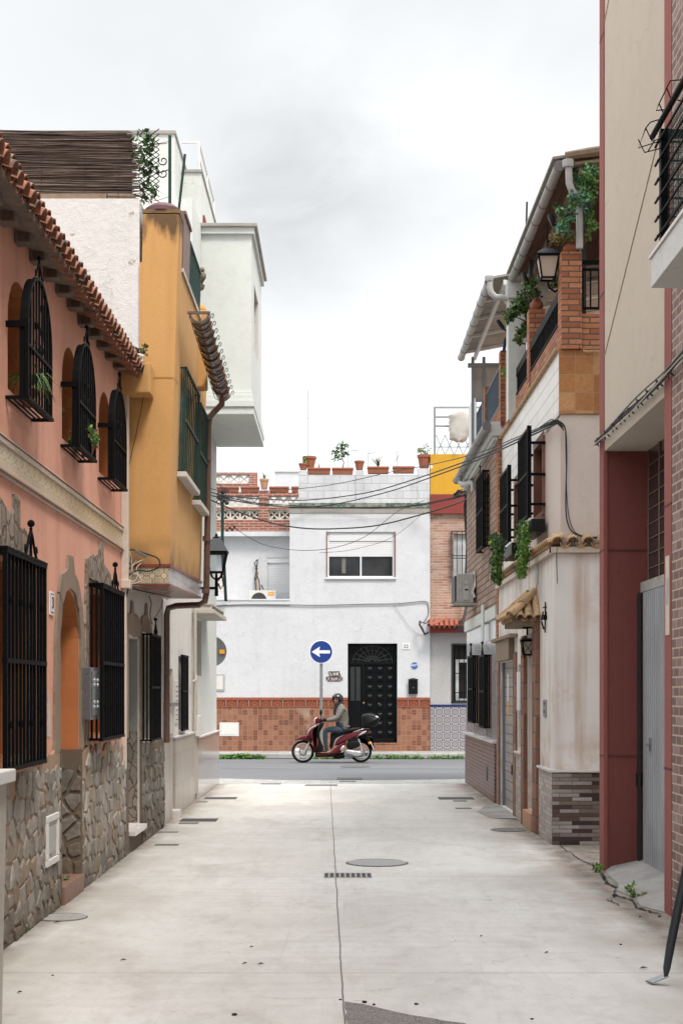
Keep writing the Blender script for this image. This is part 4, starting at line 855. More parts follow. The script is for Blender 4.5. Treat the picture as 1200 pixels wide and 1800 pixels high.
# glazed gutter of overlapping half tiles, curled brackets
gut = MB(); n = 11
for i in range(n):
    y0_ = 14.82 + i * (17.75 - 14.82) / n; z0 = 5.64 - .075 * (y0_ - 14.82); p0 = Vector((-1.46, y0_, z0)); p1 = Vector((-1.46, y0_ + .33, z0 - .03)); barrel(gut, p0, p1, .098 + .012 * math.cos(i), .088, True, .012, 10)
    barrel(gut, p0 + Vector((0, -.01, .0)), p0 + Vector((0, .02, 0)), .108, .108, True, .02, 10)
gut.box(-1.585, -1.345, 14.80, 14.83, 5.625, 5.65)
gu = gut.build('gutter', M['glazed_gutter'], och, smooth=True)
for i in range(13):
    cu_ = MB()
    y0_ = 14.9 + i * .235; z0 = 5.63 - .075 * (y0_ - 14.82)
    cu_.tube([(-1.575, y0_, z0 - .0), (-1.55, y0_, z0 - .07), (-1.46, y0_, z0 - .114), (-1.37, y0_, z0 - .06), (-1.345, y0_, z0 + .005)], .005, 4)
    pts = [(-1.345 + .020 * (1 - math.cos(a)) * (1 - a / 9), y0_, z0 + .005 + .022 * math.sin(a)) for a in [j * .55 for j in range(10)]]; cu_.tube(pts, .005, 4)
    cu_.build('gutter_bracket', M['black_iron'], gu)
dp = MB(); z_ = 5.40
dp.tube([(-1.46, 17.70, 5.36), (-1.47, 17.72, 5.27), (-1.56, 17.75, 5.19), (-1.62, 17.76, 5.12), (-1.635, 17.76, 5.0), (-1.645, 17.76, 4.0), (-1.665, 17.78, 2.92), (-1.685, 17.80, 2.82), (-1.76, 17.83, 2.78), (-2.05, 17.85, 2.77), (-2.15, 17.86, 2.74), (-2.17, 17.87, 2.66), (-2.17, 17.87, 1.05)], .040, 9)
for p_ in ((-1.648, 17.74, 4.6), (-1.66, 17.74, 3.6), (-1.672, 17.755, 2.95)): dp.lathe((p_[0], p_[1], p_[2] - .03), [(.05, 0), (.05, .06)], 9)
dp.build('downpipe', M['glazed_gutter'], och, smooth=True)
# roof terrace edge: ledge, leaning panels, railing, rear pier with carved figure
mb = MB(); mb.fbox(YFr, Y0 + .33, Y1, 6.10, 6.14, -.3, .02); mb.build('coping', M['dirty_white'], och)
mb = MB(); mb.fbox(YFr, Y0 + .33, 15.55, 6.15, 6.74, -.02, .012); mb.fbox(YFr, Y0 + .34, 15.54, 6.71, 6.745, .013, .03); mb.build('terrace_panel', M['panel_brown'], och)
g = MB(); bars(g, YFr, 15.6, 16.75, 6.17, 6.62, .0, 15, .007, (), ret=False); g.build('terrace_railing', M['green_iron'], och)
mb = MB(); mb.hexa([(xf(5.7) - .22, 16.85, 5.3), (xf(5.7) + .09, 16.85, 5.3), (xf(5.7) + .09, 17.1, 5.3), (xf(5.7) - .22, 17.1, 5.3), (xf(5.7) - .22, 16.85, 6.22), (xf(5.7) + .09, 16.85, 6.22), (xf(5.7) + .09, 17.1, 6.22), (xf(5.7) - .22, 17.1, 6.22)])
mb.lathe((xf(5.7) - .065, 16.975, 6.221), [(.155, 0), (.14, .06), (.08, .11), (.01, .13)], 10); mb.build('rear_pier', M['ochre_plaster'], och, bevel=.02)
t = thing('stone_figure', 'small weathered carved stone figures on top of the ochre terrace pier', 'statue', (xf(5.7) - .065, 16.97, 6.35)); mb = MB(); c = Vector((xf(5.7) - .065, 16.97, 6.34))
mb.lathe(c, [(.05, 0), (.04, .05), (.035, .10), (.06, .13), (.12, .16), (.13, .20), (.08, .21)], 12); mb.ball(c + Vector((.0, 0, .25)), .12, 10, sz=.5)
for dx in (-.07, .02, .10): mb.ball(c + Vector((dx, -.03, .30)), .05, 8, sz=1.2); mb.ball(c + Vector((dx, -.045, .37)), .034, 8)
mb.tube([c + Vector((-.12, -.02, .27)), c + Vector((-.14, -.03, .34)), c + Vector((-.08, -.03, .39))], .018, 6); mb.build('carving', M['statue_stone'], t, smooth=True)
# ground floor below the overhang
mb = MB(); F2 = LW(-2.22); GO = [(14.85, 15.77, .24, 2.27), (15.75 + .12, 16.62, 1.15, 2.33)]
wall(mb, F2, Y0, Y1, 0, 2.86, GO, .28); mb.build('ground_floor_wall', M['dirty_white'], och)
mb = MB(); mb.box(-6, -2.501, Y0 + .01, Y1 - .01, .01, 2.79); mb.build('rear_wall', M['grey_ledge'], och)
mb = MB(); mb.box(-2.5, -2.24, 15.755, 15.79, 1.25, 2.26); mb.box(-2.5, -2.235, 14.842, 14.87, .24, 2.26); mb.build('niche_plaster', plaster('niche_grey', (.33, .325, .31), streak=.4, patch=.4), och)
mb = MB(); mb.box(-2.498, -2.24, 15.757, 15.792, .245, 1.245); mb.build('door_jamb', M['rubble_grey'], och)
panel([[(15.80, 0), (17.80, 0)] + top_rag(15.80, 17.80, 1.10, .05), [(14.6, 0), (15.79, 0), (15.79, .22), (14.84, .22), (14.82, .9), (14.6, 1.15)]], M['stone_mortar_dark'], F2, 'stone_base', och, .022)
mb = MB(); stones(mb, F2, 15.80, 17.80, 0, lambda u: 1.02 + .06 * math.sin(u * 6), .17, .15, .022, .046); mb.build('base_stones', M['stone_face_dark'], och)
mb = MB(); mb.box(-2.48, -2.13, 14.86, 15.75, .18, .235); mb.build('doorstep', M['marble'], och, bevel=.006)
mb = MB()
for q in ([(14.62, 1.2), (14.84, 1.2), (14.84, 2.28), (14.62, 2.5)], [(15.78, 1.15), (15.85, 1.15), (15.86, 1.9), (15.79, 2.29)], [(14.63, 2.51), (14.84, 2.29), (15.78, 2.29), (15.85, 2.4), (15.7, 2.5), (15.45, 2.53), (15.25, 2.52), (15.22, 2.64), (15.10, 2.66), (15.06, 2.52)],
          [(15.6 + .26, 1.12), (15.6 + .27, 2.35), (15.87, 2.5), (16.0, 2.55), (16.18, 2.56), (16.2, 2.68), (16.32, 2.7), (16.35, 2.55), (16.6, 2.5), (16.75, 2.38), (16.66, 2.36), (15.88, 2.36)]):
    mb.prism(F2, jag(q, .014, .09), -.001, .02)
mb.prism(F2, jag([(16.64, 1.12), (16.9, 1.12), (16.86, 1.9), (16.76, 2.36), (16.64, 2.34)], .014, .09), -.001, .02)
mb.build('stone_surround', M['old_mortar'], och)
g = MB(); bars(g, F2, 15.82, 16.66, 1.15, 2.33, .12, 9, .009, (.5,), frame=.012); crown(g, F2, 16.25, 2.34, .12, .7); g.build('window_grille', M['black_iron'], och)
p = MB(); p.fbox(F2, 15.86, 16.63, 1.14, 2.34, -.279, -.2); p.build('window_pane', M['glass_dark'], och)
p = MB(); p.fbox(F2, 15.40 + .43, 15.86, 1.55, 2.0, .002, .012); p.build('letter_slot', M['black_paint'], och)

# reed screen and trellis on the terrace
t = thing('reed_screen', 'dark brown reed screen rolled out along the roof terrace wall', 'screen', (-4.5, 14.8, 6.77)); mb = MB(); random.seed(9)
n = 210
for i in range(n):
    z = 6.86 + .70 * i / (n - 1)
    if z > 7.42: xe = -2.14 - (z - 7.42) * .3
    else: xe = -2.10
    y = 14.80 + random.uniform(-.012, .012); pts = []
    xs = -6.0; gapx = random.random() < .25 and random.uniform(-2.35, -2.15)
    for k in range(9):
        x = xs + (xe + random.uniform(-.05, .05) - xs) * k / 8; pts.append((x, y + .01 * math.sin(k + i), z + (-.035 * (x + 4.5) / 2 if True else 0) + .008 * math.sin(x * 2.3 + i * .21) + random.uniform(-.003, .003)))
    mb.tube(pts, random.uniform(.0028, .0048), 4, cap=False)
sc = mb.build('reeds', M['reed'], t)
mb = MB(); mb.box(-6, -2.16, 14.815, 14.822, 6.80, 7.50); mb.build('backing', M['reed'], t)
mb = MB(); mb.box(-6, -2.42, 14.77, 14.79, 6.77, 6.865); mb.box(-2.41, -2.12, 14.785, 14.80, 6.77, 6.87); mb.build('base_board', M['old_wood'], t)
for x in (-4.2, -3.6, -3.1, -2.65, -2.3): mb = MB(); mb.tube([(x, 14.783, 6.8), (x + .01, 14.783, 7.5)], .003, 4); mb.build('tie_wire', M['cable_black'], t)
t = thing('trellis_plant', 'climbing plant with dark leaves on a scrolled iron trellis beside the reed screen', 'climbing plant', (-1.98, 14.85, 6.77)); mb = MB()
for i in range(12):
    z = 6.80 + i * .055
    mb.tube([(-2.10, 14.84, z), (-1.88, 14.84, z + .16)], .005, 4); mb.tube([(-2.10, 14.845, z + .16), (-1.88, 14.845, z)], .005, 4)
for z in (7.10, 7.23): scroll(mb, FW(14.84), -1.84, z, 0, .055, 1.2, .007, 1, 2.5)
mb.tube([(-2.0, 14.84, 7.4), (-1.8, 14.84, 7.41)], .004, 4); mb.build('trellis', M['black_iron'], t)
mb = MB(); 
for z in (6.85, 6.95, 7.1, 7.2, 7.3, 7.4, 7.5): mb.leaves((-2.02 + random.uniform(-.04, .05), 14.82, z), (.10, .05, .06), 26, .075, [0, 1, 2, 2], .0)
mb.build('foliage', [M['leaf_dark'], M['leaf_mid'], M['leaf_dark']], t, recalc=False)
t = thing('metal_post', 'upright dark green steel post above the ochre corner pier', 'post', (-1.76, 14.75, 6.76)); mb = MB(); mb.box(-1.775, -1.745, 14.74, 14.77, 6.70, 7.46); mb.build('shaft', M['green_iron'], t)
mb = MB(); mb.tube([(-1.76, 14.755, 7.40), (-1.95, 14.8, 7.385), (-2.1, 14.84, 7.42)], .003, 4); mb.tube([(-1.76, 14.755, 7.11), (-1.83, 14.79, 7.10), (-1.9, 14.83, 7.105)], .006, 4); mb.tube([(-1.76, 14.755, 6.83), (-1.9, 14.8, 6.80), (-2.05, 14.84, 6.84)], .003, 4); mb.build('wire', M['cable_black'], t)
t = thing('metal_post', 'thin dark pole leaning beside the upright steel post', 'post', (-1.68, 14.9, 6.75)); mb = MB(); mb.tube([(-1.70, 14.92, 6.62), (-1.625, 14.95, 7.34)], .014, 6); mb.build('shaft', M['green_iron'], t)
potted('potted_plant', 'small dry plant in a white box at the end of the tiled eave', (-2.05, 14.42, 5.005), .07, .10, bush((.08, .06, .05), 90, .05, ('leaf_olive', 'leaf_dark')), mat='white_paint')

# ================================================================ LEFT: white house with the boxed bay
XB = -2.27; FB = LW(XB)
wh = thing('terraced_house', 'white house with beige tiled base, narrow black grille and boxed upper bay', 'house', (-4, 22, 0))
mb = MB(); WO = [(18.35 + .5, 19.35, 1.27, 2.0), (20.05, 20.78, 1.14, 2.2), (18.95 + .42, 20.0, .16, 1.115)]
wall(mb, FB, Y1 + .003, 21.95, 0, 6.0, WO[:2], .2); mb.build('wall', M['cream_wall'], wh)
mb = MB(); wall(mb, FB, 21.952, 26.25, 0, 9.3, [(22.35, 23.4, 1.95, 2.85)], .2); mb.build('wall', M['bay_white'], wh)
mb = MB(); mb.box(-8, XB - .201, Y1 + .01, 21.94, .01, 5.99); mb.box(-8, XB - .201, 21.96, 26.24, .01, 9.29); mb.build('rear_wall', M['cream_wall'], wh)
mb = MB(); mb.fbox(FB, 18.0, 18.9, 0, 1.09, .001, .05); mb.fbox(FB, 19.35, 21.95, 0, 1.05, .001, .04); pl = mb.build('tiled_base', M['plinth_tile'], wh, bevel=.004)
mb = MB(); mb.fbox(FB, 19.33, 21.96, 1.052, 1.08, 0, .055); mb.fbox(FB, 18.0, 18.92, 1.092, 1.12, 0, .065); mb.build('base_coping', M['marble'], wh, bevel=.004)
mb = MB(); mb.fbox(FB, 22.35, 26.26, 0, .955, .001, .05); mb.build('tiled_base', M['plinth_gloss'], wh, bevel=.004)
mb = MB(); mb.fbox(FB, 22.33, 26.30, .957, .985, 0, .07); mb.build('base_coping', M['marble'], wh, bevel=.004)
d = MB(); d.fbox(FB, 18.93, 19.32, .1, 1.9, .001, .008); d.build('door', M['beige_pvc'], wh)
mb = MB(); mb.fbox(FB, 18.92, 19.33, 0, .10, .001, .12); mb.build('doorstep', M['marble'], wh)
g = MB(); bars(g, FB, 20.05, 20.78, 1.15, 2.2, .05, 9, .013, (.52,), frame=.014, ret=False); g.build('window_grille', M['black_iron'], wh)
p = MB(); p.fbox(FB, 20.04, 20.79, 1.13, 2.21, -.19, -.05); p.build('window_pane', M['glass_dark'], wh)
p = MB(); p.fbox(FB, 22.3, 23.45, 1.9, 2.9, -.199, -.15); p.build('window_pane', M['soffit_grey'], wh)
p = MB(); p.fbox(FB, 18.8, 19.4, 1.2, 2.05, -.199, -.15); p.build('window_pane', M['beige_pvc'], wh)
mb = MB(); mb.fbox(FB, 22.05, 22.34, .1, 2.0, .001, .035); mb.build('side_door', M['beige_pvc'], wh, bevel=.004)
mb = MB(); mb.tube([FB(21.85, 2.95, .05), FB(21.85, 1.1, .05)], .028, 8); mb.tube([FB(21.85, 1.95, .06), FB(21.6, 1.88, .09), FB(21.45, 1.84, .05)], .014, 5); mb.build('downpipe', M['beige_pvc'], wh, smooth=True)
mb = MB(); mb.fbox(FB, 21.9, 24.3, 2.90, 2.96, 0, .34); mb.fbox(FB, 21.95, 24.25, 3.03, 3.06, .02, .30)
for u in (21.97, 24.2): mb.fbox(FB, u, u + .03, 2.96, 3.03, .02, .30)
mb.build('awning_case', M['pillar_cream'], wh, bevel=.006)
# boxed bay
mb = MB(); xb = -1.45
wall(mb, LW(xb), 23.364, 26.3, 6.62, 9.30, [(24.1, 25.3, 7.5, 8.6)], .12); mb.build('bay_wall', M['bay_white'], wh)
mb = MB(); mb.box(XB - .1, xb - .121, 23.40, 26.29, 6.60, 9.29); mb.quad((XB - .1, 23.36, 6.62), (xb, 23.36, 6.62), (xb, 23.36, 9.30), (XB - .1, 23.36, 9.30)); mb.build('bay_side', M['bay_white'], wh)
p = MB(); p.fbox(LW(xb), 24.1, 25.3, 7.5, 8.6, -.119, -.08); p.build('window_pane', M['brown_frame'], wh)
mb = MB(); mb.box(XB, xb + .02, 23.30, 26.31, 6.55, 6.618); mb.box(XB, xb + .04, 23.24, 26.33, 6.45, 6.549); mb.box(XB, xb + .055, 23.18, 26.35, 6.34, 6.449); mb.box(XB, xb + .045, 23.21, 26.34, 6.22, 6.339); mb.build('bay_base', M['bay_white'], wh, bevel=.01)
mb = MB(); mb.box(XB - .3, xb + .10, 23.25, 26.4, 9.302, 9.36); mb.build('bay_cornice', M['grey_ledge'], wh, bevel=.01)
mb = MB(); mb.box(XB - .3, xb + .05, 23.30, 26.36, 9.20, 9.301); mb.build('bay_moulding', M['bay_white'], wh)
mb = MB(); mb.box(-2.62, XB, 23.36, 26.3, 9.36, 10.22); mb.box(-6, -2.62, 22.6, 26.3, 6.0, 10.55); mb.quad((-2.6, 23.355, 5.9), (XB, 23.355, 5.9), (XB, 23.355, 9.37), (-2.6, 23.355, 9.37)); mb.build('stair_tower', M['bay_white'], wh)
mb = MB(); mb.box(-6, -2.60, 22.57, 26.33, 10.551, 10.60); mb.box(-2.59, XB + .02, 23.33, 26.33, 10.221, 10.26); mb.build('tower_coping', M['grey_ledge'], wh)
g = MB(); 
for y in (23.45, 24.9, 26.2): g.tube([(XB - .05, y, 10.26), (XB - .05, y, 10.75)], .02, 5)
g.tube([(-2.6, 23.45, 10.75), (XB - .05, 23.45, 10.75), (XB - .05, 26.2, 10.75)], .02, 5); g.tube([(XB - .05, 23.45, 10.5), (XB - .05, 26.2, 10.5)], .014, 5); g.build('roof_railing', M['white_metal'], wh)
mb = MB(); mb.box(XB - .18, XB + .03, 23.6, 24.5, 9.365, 9.60); mb.build('roof_chest', M['red_band'], wh)
# meter boxes on the white house
t = thing('meter_box', 'white meter box with a tin hood at the corner past the brown downpipe', 'meter box', (XB, 18.6, 1.1)); mb = MB(); mb.fbox(FB, 18.15, 18.95, 1.14, 1.50, .002, .075); mb.build('case', M['ac_white'], t, bevel=.006); mb = MB(); mb.fbox(FB, 18.1, 19.0, 1.502, 1.55, .002, .12); mb.build('hood', M['galvanised'], t, bevel=.004)
t = thing('meter_box', 'slim white meter box low beside the glossy tiled base', 'meter box', (XB, 22.2, .9)); mb = MB(); mb.fbox(FB, 22.02, 22.36, 1.0, 1.32, .037, .10); mb.build('case', M['ac_white'], t, bevel=.006)
t = thing('letterbox', 'white slotted intercom panel on the wall left of the narrow black grille', 'intercom', (XB, 19.75, 1.3)); mb = MB(); mb.fbox(FB, 19.55, 19.9, 1.25, 1.85, .002, .014); mb.build('plate', M['ac_white'], t, bevel=.003); mb = MB()
for i in range(8): mb.fbox(FB, 19.6, 19.85, 1.3 + i * .065, 1.312 + i * .065, .014, .0165)
mb.build('slot', M['cable_grey'], t)

t = thing('cable_tangle', 'tangle of white tan and black cables hanging at the corner under the ochre overhang', 'cables', (-2.0, 14.55, 2.9)); random.seed(91); mb = MB()
def lp(pts, r, mi):
    q = [P(*p) for p in pts]; out = []
    for i in range(len(q) - 1):
        a, b, c, d = q[max(i - 1, 0)], q[i], q[i + 1], q[min(i + 2, len(q) - 1)]
        for k in range(5): tt = k / 5; out.append(.5 * ((2 * b) + (c - a) * tt + (2 * a - 5 * b + 4 * c - d) * tt * tt + (3 * b - a - 3 * c + d) * tt ** 3))
    out.append(q[-1]); mb.tube(out, r, 5, mi=mi)
y_ = 14.5
lp([(226, 940, y_), (224, 970, y_), (232, 966, y_), (262, 975, y_), (278, 982, y_), (280, 996, y_), (262, 1004, y_), (240, 1003, y_), (224, 1015, y_)], .008, 0)
lp([(252, 984, y_), (236, 992, y_), (230, 1006, y_), (242, 1010, y_), (236, 1022, y_), (222, 1018, y_)], .006, 1); lp([(248, 990, y_), (240, 1000, y_), (246, 1015, y_), (248, 1022, y_), (230, 1025, y_), (221, 1010, y_)], .006, 1)
lp([(240, 985, y_), (231, 998, y_), (238, 1012, y_), (246, 1030, y_ + .2), (240, 1046, y_ + .3), (224, 1040, y_)], .004, 2); lp([(224, 960, y_), (230, 985, y_), (222, 1000, y_), (226, 1030, y_), (222, 1050, y_)], .007, 0); lp([(222, 945, y_), (228, 975, y_), (224, 990, y_), (221, 1035, y_)], .009, 2)
lp([(225, 1032, y_), (255, 1040, 14.9), (285, 1046, 15.6), (300, 1050, 16.6)], .008, 0); lp([(224, 1036, y_), (250, 1046, 14.9), (275, 1046, 15.6), (296, 1054, 16.8)], .006, 2); lp([(226, 1028, y_), (262, 1032, 14.7), (290, 1040, 15.2), (318, 1038, 16.4)], .004, 2); lp([(262, 1048, 15.6), (266, 1060, 15.7), (264, 1080, 15.7), (268, 1098, 15.7)], .006, 0); lp([(286, 1052, 17), (284, 1066, 17), (276, 1080, 17), (270, 1088, 16.8)], .005, 0)
lp([(300, 968, 14.56), (306, 985, 14.7), (304, 1010, 14.9), (298, 1030, 14.9)], .003, 1)
for k in range(14): lp([(222 + random.uniform(-2, 4), 965 + random.uniform(-20, 15), y_), (228 + random.uniform(-6, 8), 990 + random.uniform(-12, 12), y_), (222 + random.uniform(-2, 8), 1015 + random.uniform(-10, 12), y_)], random.uniform(.003, .007), random.choice((0, 0, 1, 2)))
lp([(238, 968, y_), (258, 978, y_)], .018, 3); mb.build('strands', [M['cable_black'], M['cable_white'], M['cable_tan'], M['cable_grey']], t, smooth=True)
t = thing('hanging_wire', 'thin loose wire running down the ochre wall beside the cream pipe', 'cable', (-2.1, 14.5, 3)); mb = MB(); lp([(262, 640, 14.4), (254, 690, 14.5), (240, 760, 14.55), (226, 830, 14.55), (224, 930, 14.55)], .0035, 0); lp([(255, 640, 14.3), (235, 665, 14.3), (222, 690, 14.35), (218, 740, 14.4)], .007, 2); mb.build('strand', [M['cable_black'], M['cable_white'], M['cable_tan']], t)

random.seed(123)
for nm, FF_, par, mat, qs in (('peeled_patch', F, pink, 'bare_white', ([(10.55, 1.30), (10.72, 1.28), (10.78, 1.6), (10.70, 1.85), (10.74, 2.1), (10.62, 2.12), (10.58, 1.8)], [(10.80, 1.36), (10.92, 1.34), (10.90, 1.62), (10.82, 1.7)], [(12.33, .98 + .3), (12.40, 1.3), (12.40, 1.42), (12.34, 1.4)])),
                              ('peeled_patch', F2, och, 'bare_white', ([(15.80, 1.2), (15.845, 1.2), (15.85, 1.5), (15.80, 1.52)], [(16.80, 1.3), (17.1, 1.25), (17.15, 1.7), (16.95, 1.9), (16.85, 1.6)], [(17.2, 2.3), (17.5, 2.28), (17.52, 2.6), (17.3, 2.62)]))):
    for q in qs: mb = MB(); mb.prism(FF_, jag(q, .022, .05), -.001, .003); mb.build(nm, M[mat] if mat in M else plaster(mat, (.60, .56, .52), streak=.7, streakcol=(.36, .29, .24), patch=.7), par)
# ================================================================ ACROSS THE STREET
SCF = YF / FPX
def fx(X): return (X - CX) * SCF
def fz(Y): return H + (HY - Y) * SCF
FF = FW(YF)
def FP(X, Y, w=0.): return Vector((fx(X), YF - w, fz(Y)))
fh = thing('townhouse', 'white house number 22 with brown tiled base, black panelled door and flower box parapet', 'house', (-3, YF, 0))
xa, xb_ = -14.0, fx(755.5); zl = fz(1064)
D = (fx(611), fx(698), fz(1308), fz(1131))
mb = MB(); wall(mb, FF, xa, xb_, .1, zl, [D], .24); mb.build('wall', M['facade_white'], fh)
W1 = (fx(575), fx(693), fz(1015), fz(935)); x509 = fx(509)
mb = MB(); wall(mb, FF, x509, xb_, zl + .001, fz(893), [W1], .18); mb.build('upper_wall', M['facade_white'], fh)
mb = MB(); mb.box(x509 + .01, xb_ - .01, YF + .185, YF + 7, zl, fz(893) - .01); mb.box(xa, xb_ - .01, YF + .245, YF + 7, .1, zl - .01); mb.quad((x509, YF + .18, zl), (x509, YF + 3, zl), (x509, YF + 3, fz(893)), (x509, YF + .18, fz(893))); mb.build('rear_wall', M['facade_white'], fh)
mb = MB(); mb.fbox(FF, x509 - .02, xb_, fz(893), fz(884), -.3, .03); mb.build('cornice', M['moss'], fh, bevel=.01)
mb = MB(); mb.fbox(FF, x509 - .02, xb_, fz(902), fz(893.2), 0, .015); mb.build('cornice_stain', M['grey_ledge'], fh)
mb = MB(); px525 = fx(526)
mb.fbox(FF, px525, xb_, fz(884) + .001, fz(834), -.28, -.06)
for a, b, t in ((525, 539, 826), (625, 639, 826), (734, 755.4, 823)): mb.fbox(FF, fx(a), fx(b), fz(884) + .002, fz(t), -.29, -.035)
mb.build('parapet', M['white_block'], fh, bevel=.008)
mb = MB(); mb.fbox(FF, xa, x509 + .0, zl + .001, fz(1056), -.2, .02); mb.fbox(FF, xa, x509 - .002, fz(1056) + .001, fz(1053), -.2, .035); mb.build('terrace_edge', M['facade_white'], fh, bevel=.01)
YS = 38.9; FS = FW(YS); sx = lambda X: (X - CX) * YS / FPX; sz_ = lambda Y: H + (HY - Y) * YS / FPX
mb = MB(); WS = [(sx(370), sx(396), sz_(1042), sz_(980)), (sx(470), sx(512), sz_(1042), sz_(980))]
wall(mb, FS, -14, sx(526), sz_(1062), sz_(950), WS, .1); mb.build('setback_wall', M['facade_white'], fh)
for o in WS:
    p = MB(); p.fbox(FS, o[0] - .02, o[1] + .02, o[2] - .02, o[3] + .02, -.099, -.06); p.build('roller_shutter', M['shutter_old'] if o is WS[0] else M['shutter_slat'], fh)
    p = MB(); p.fbox(FS, o[0], o[1], o[3] - .14, o[3], -.058, -.02); p.build('shutter_box', M['shutter_white'], fh)
mb = MB(); mb.fbox(FS, -14, sx(524), sz_(944), sz_(936), -.3, .25); mb.fbox(FS, -14, sx(524), sz_(950), sz_(944) - .001, -.3, .02); mb.build('terrace_slab', M['facade_white'], fh)
# brick and pierced-block balustrade on the setback
YB = 38.72; FBB = FW(YB); bx = lambda X: (X - CX) * YB / FPX; bz = lambda Y: H + (HY - Y) * YB / FPX
bal = MB(); bal.fbox(FBB, bx(300), bx(511), bz(935.5), bz(913.5), -.24, 0); bal.fbox(FBB, bx(300), bx(525), bz(896), bz(891), -.2, -.01); bal.fbox(FBB, bx(300), bx(525), bz(872), bz(866), -.24, .0)
for a, b in ((456, 472), (300, 320)): bal.fbox(FBB, bx(a), bx(b), bz(913.4), bz(862), -.24, .012)
bo = bal.build('balustrade', M['red_brick'], fh)
def lattice(F, u0, u1, v0, v1, n, w=-.06, name='pierced_block', parent=None):
    mb = MB(); s_ = (u1 - u0) / n; hh = (v1 - v0)
    for i in range(n):
        a = u0 + s_ * i; c_ = (a + s_ / 2, (v0 + v1) / 2); r = .018
        mb.fbox(F, a, a + .022, v0, v1, w - .06, w); mb.fbox(F, a + s_ - .022, a + s_ - .001, v0, v1, w - .06, w)
        for d in ((-1, -1), (1, -1), (1, 1), (-1, 1)): mb.tube([F(c_[0], c_[1], w - .03), F(c_[0] + d[0] * s_ * .47, c_[1] + d[1] * hh * .47, w - .03)], .014, 4)
        for sgn in (-1, 1):
            mb.tube([F(c_[0] + s_ * .46 * math.cos(q), c_[1] + sgn * (hh * .48 - hh * .40 * math.sin(q)), w - .03) for q in [math.pi * j / 8 for j in range(9)]], .012, 4)
            mb.tube([F(c_[0] + sgn * (s_ * .48 - s_ * .40 * math.sin(q)), c_[1] + hh * .46 * math.cos(q), w - .03) for q in [math.pi * j / 8 for j in range(9)]], .012, 4)
    mb.fbox(F, u0, u1, v0, v0 + .018, w - .058, w - .002); mb.fbox(F, u0, u1, v1 - .018, v1, w - .058, w - .002)
    return mb.build(name, M['ac_white'] if 0 else M['cream_trim'] if 0 else M['block_cream'], parent)
simple('block_cream', (.62, .57, .50), .85, var=.3)
lattice(FBB, bx(320), bx(455.5), bz(913.2), bz(896.3), 8, parent=bo); lattice(FBB, bx(472.5), bx(510), bz(913.2), bz(896.3), 2, parent=bo)
lattice(FBB, bx(320), bx(455.5), bz(890.7), bz(872.3), 8, parent=bo); lattice(FBB, bx(472.5), bx(524), bz(890.7), bz(872.3), 3, parent=bo)
mb = MB(); mb.box(-6, sx(512), YS + .02, YS + .06, bz(913), bz(897)); mb.build('terrace_clutter', M['grey_ledge'], fh)
# second balustrade and a white roof room farther back
Y2 = 41.5; F3 = FW(Y2); cx_ = lambda X: (X - CX) * Y2 / FPX; cz = lambda Y: H + (HY - Y) * Y2 / FPX
b2 = MB(); b2.fbox(F3, cx_(438.5), cx_(452), cz(860), cz(830.5), -.25, 0); b2.fbox(F3, cx_(330), cx_(438), cz(834), cz(830.5), -.25, 0); b2.fbox(F3, cx_(330), cx_(438), cz(853), cz(850), -.25, 0); b2o = b2.build('rear_balustrade', M['red_brick'], fh)
lattice(F3, cx_(330), cx_(438), cz(849.5), cz(834.2), 6, parent=b2o)
mb = MB(); mb.fbox(F3, cx_(330), cx_(451), cz(925), cz(853.3), -.2, -.02); mb.build('rear_wall', M['facade_white'], fh)
mb = MB(); mb.fbox(F3, cx_(483), cx_(560), cz(925), cz(829.5), -2, 0); mb.build('roof_room', M['facade_white'], fh)
mb = MB(); mb.fbox(F3, cx_(482.5), cx_(560), cz(829.5) + .001, cz(827.5), -2, .04); mb.build('roof_room_coping', M['ac_white'], fh)
# window with roller shutter
wf = MB(); a, b, c, d = W1; t_ = .05
for q in ((a, b, d - t_, d), (a, b, c, c + t_ * .8), (a, a + t_, c + t_ * .8, d - t_), (b - t_, b, c + t_ * .8, d - t_), ((a + b) / 2 - .022, (a + b) / 2 + .022, c + t_ * .8, fz(978))): wf.fbox(FF, *q, -.10, -.05)
wf.fbox(FF, a - .06, b + .05, c - .05, c - .003, -.05, .05)
wo_ = wf.build('window_frame', M['shutter_white'], fh, bevel=.004)
mb = MB(); mb.fbox(FF, a + t_, b - t_, fz(978), fz(951), -.085, -.06); mb.build('roller_shutter', M['shutter_slat'], fh)
mb = MB(); mb.fbox(FF, a + t_, b - t_, fz(950.8), d - t_, -.085, -.04); mb.build('shutter_box', M['shutter_white'], fh, bevel=.004)
mb = MB(); mb.fbox(FF, a + t_, b - t_, c + .04, fz(978) - .002, -.12, -.10); mb.build('window_pane', M['glass_dark'], fh)
mb = MB(); mb.fbox(FF, a - .028, a - .001, c - .02, d + .01, 0.001, .012); mb.fbox(FF, b + .001, b + .03, c - .02, d + .01, 0.001, .012); mb.build('window_surround', M['brown_frame'], fh)
mb = MB(); mb.fbox(FF, (a + b) / 2 - .5, (a + b) / 2 - .4, c + .12, fz(980), -.098, -.097); mb.build('curtain', M['cable_grey'], fh)
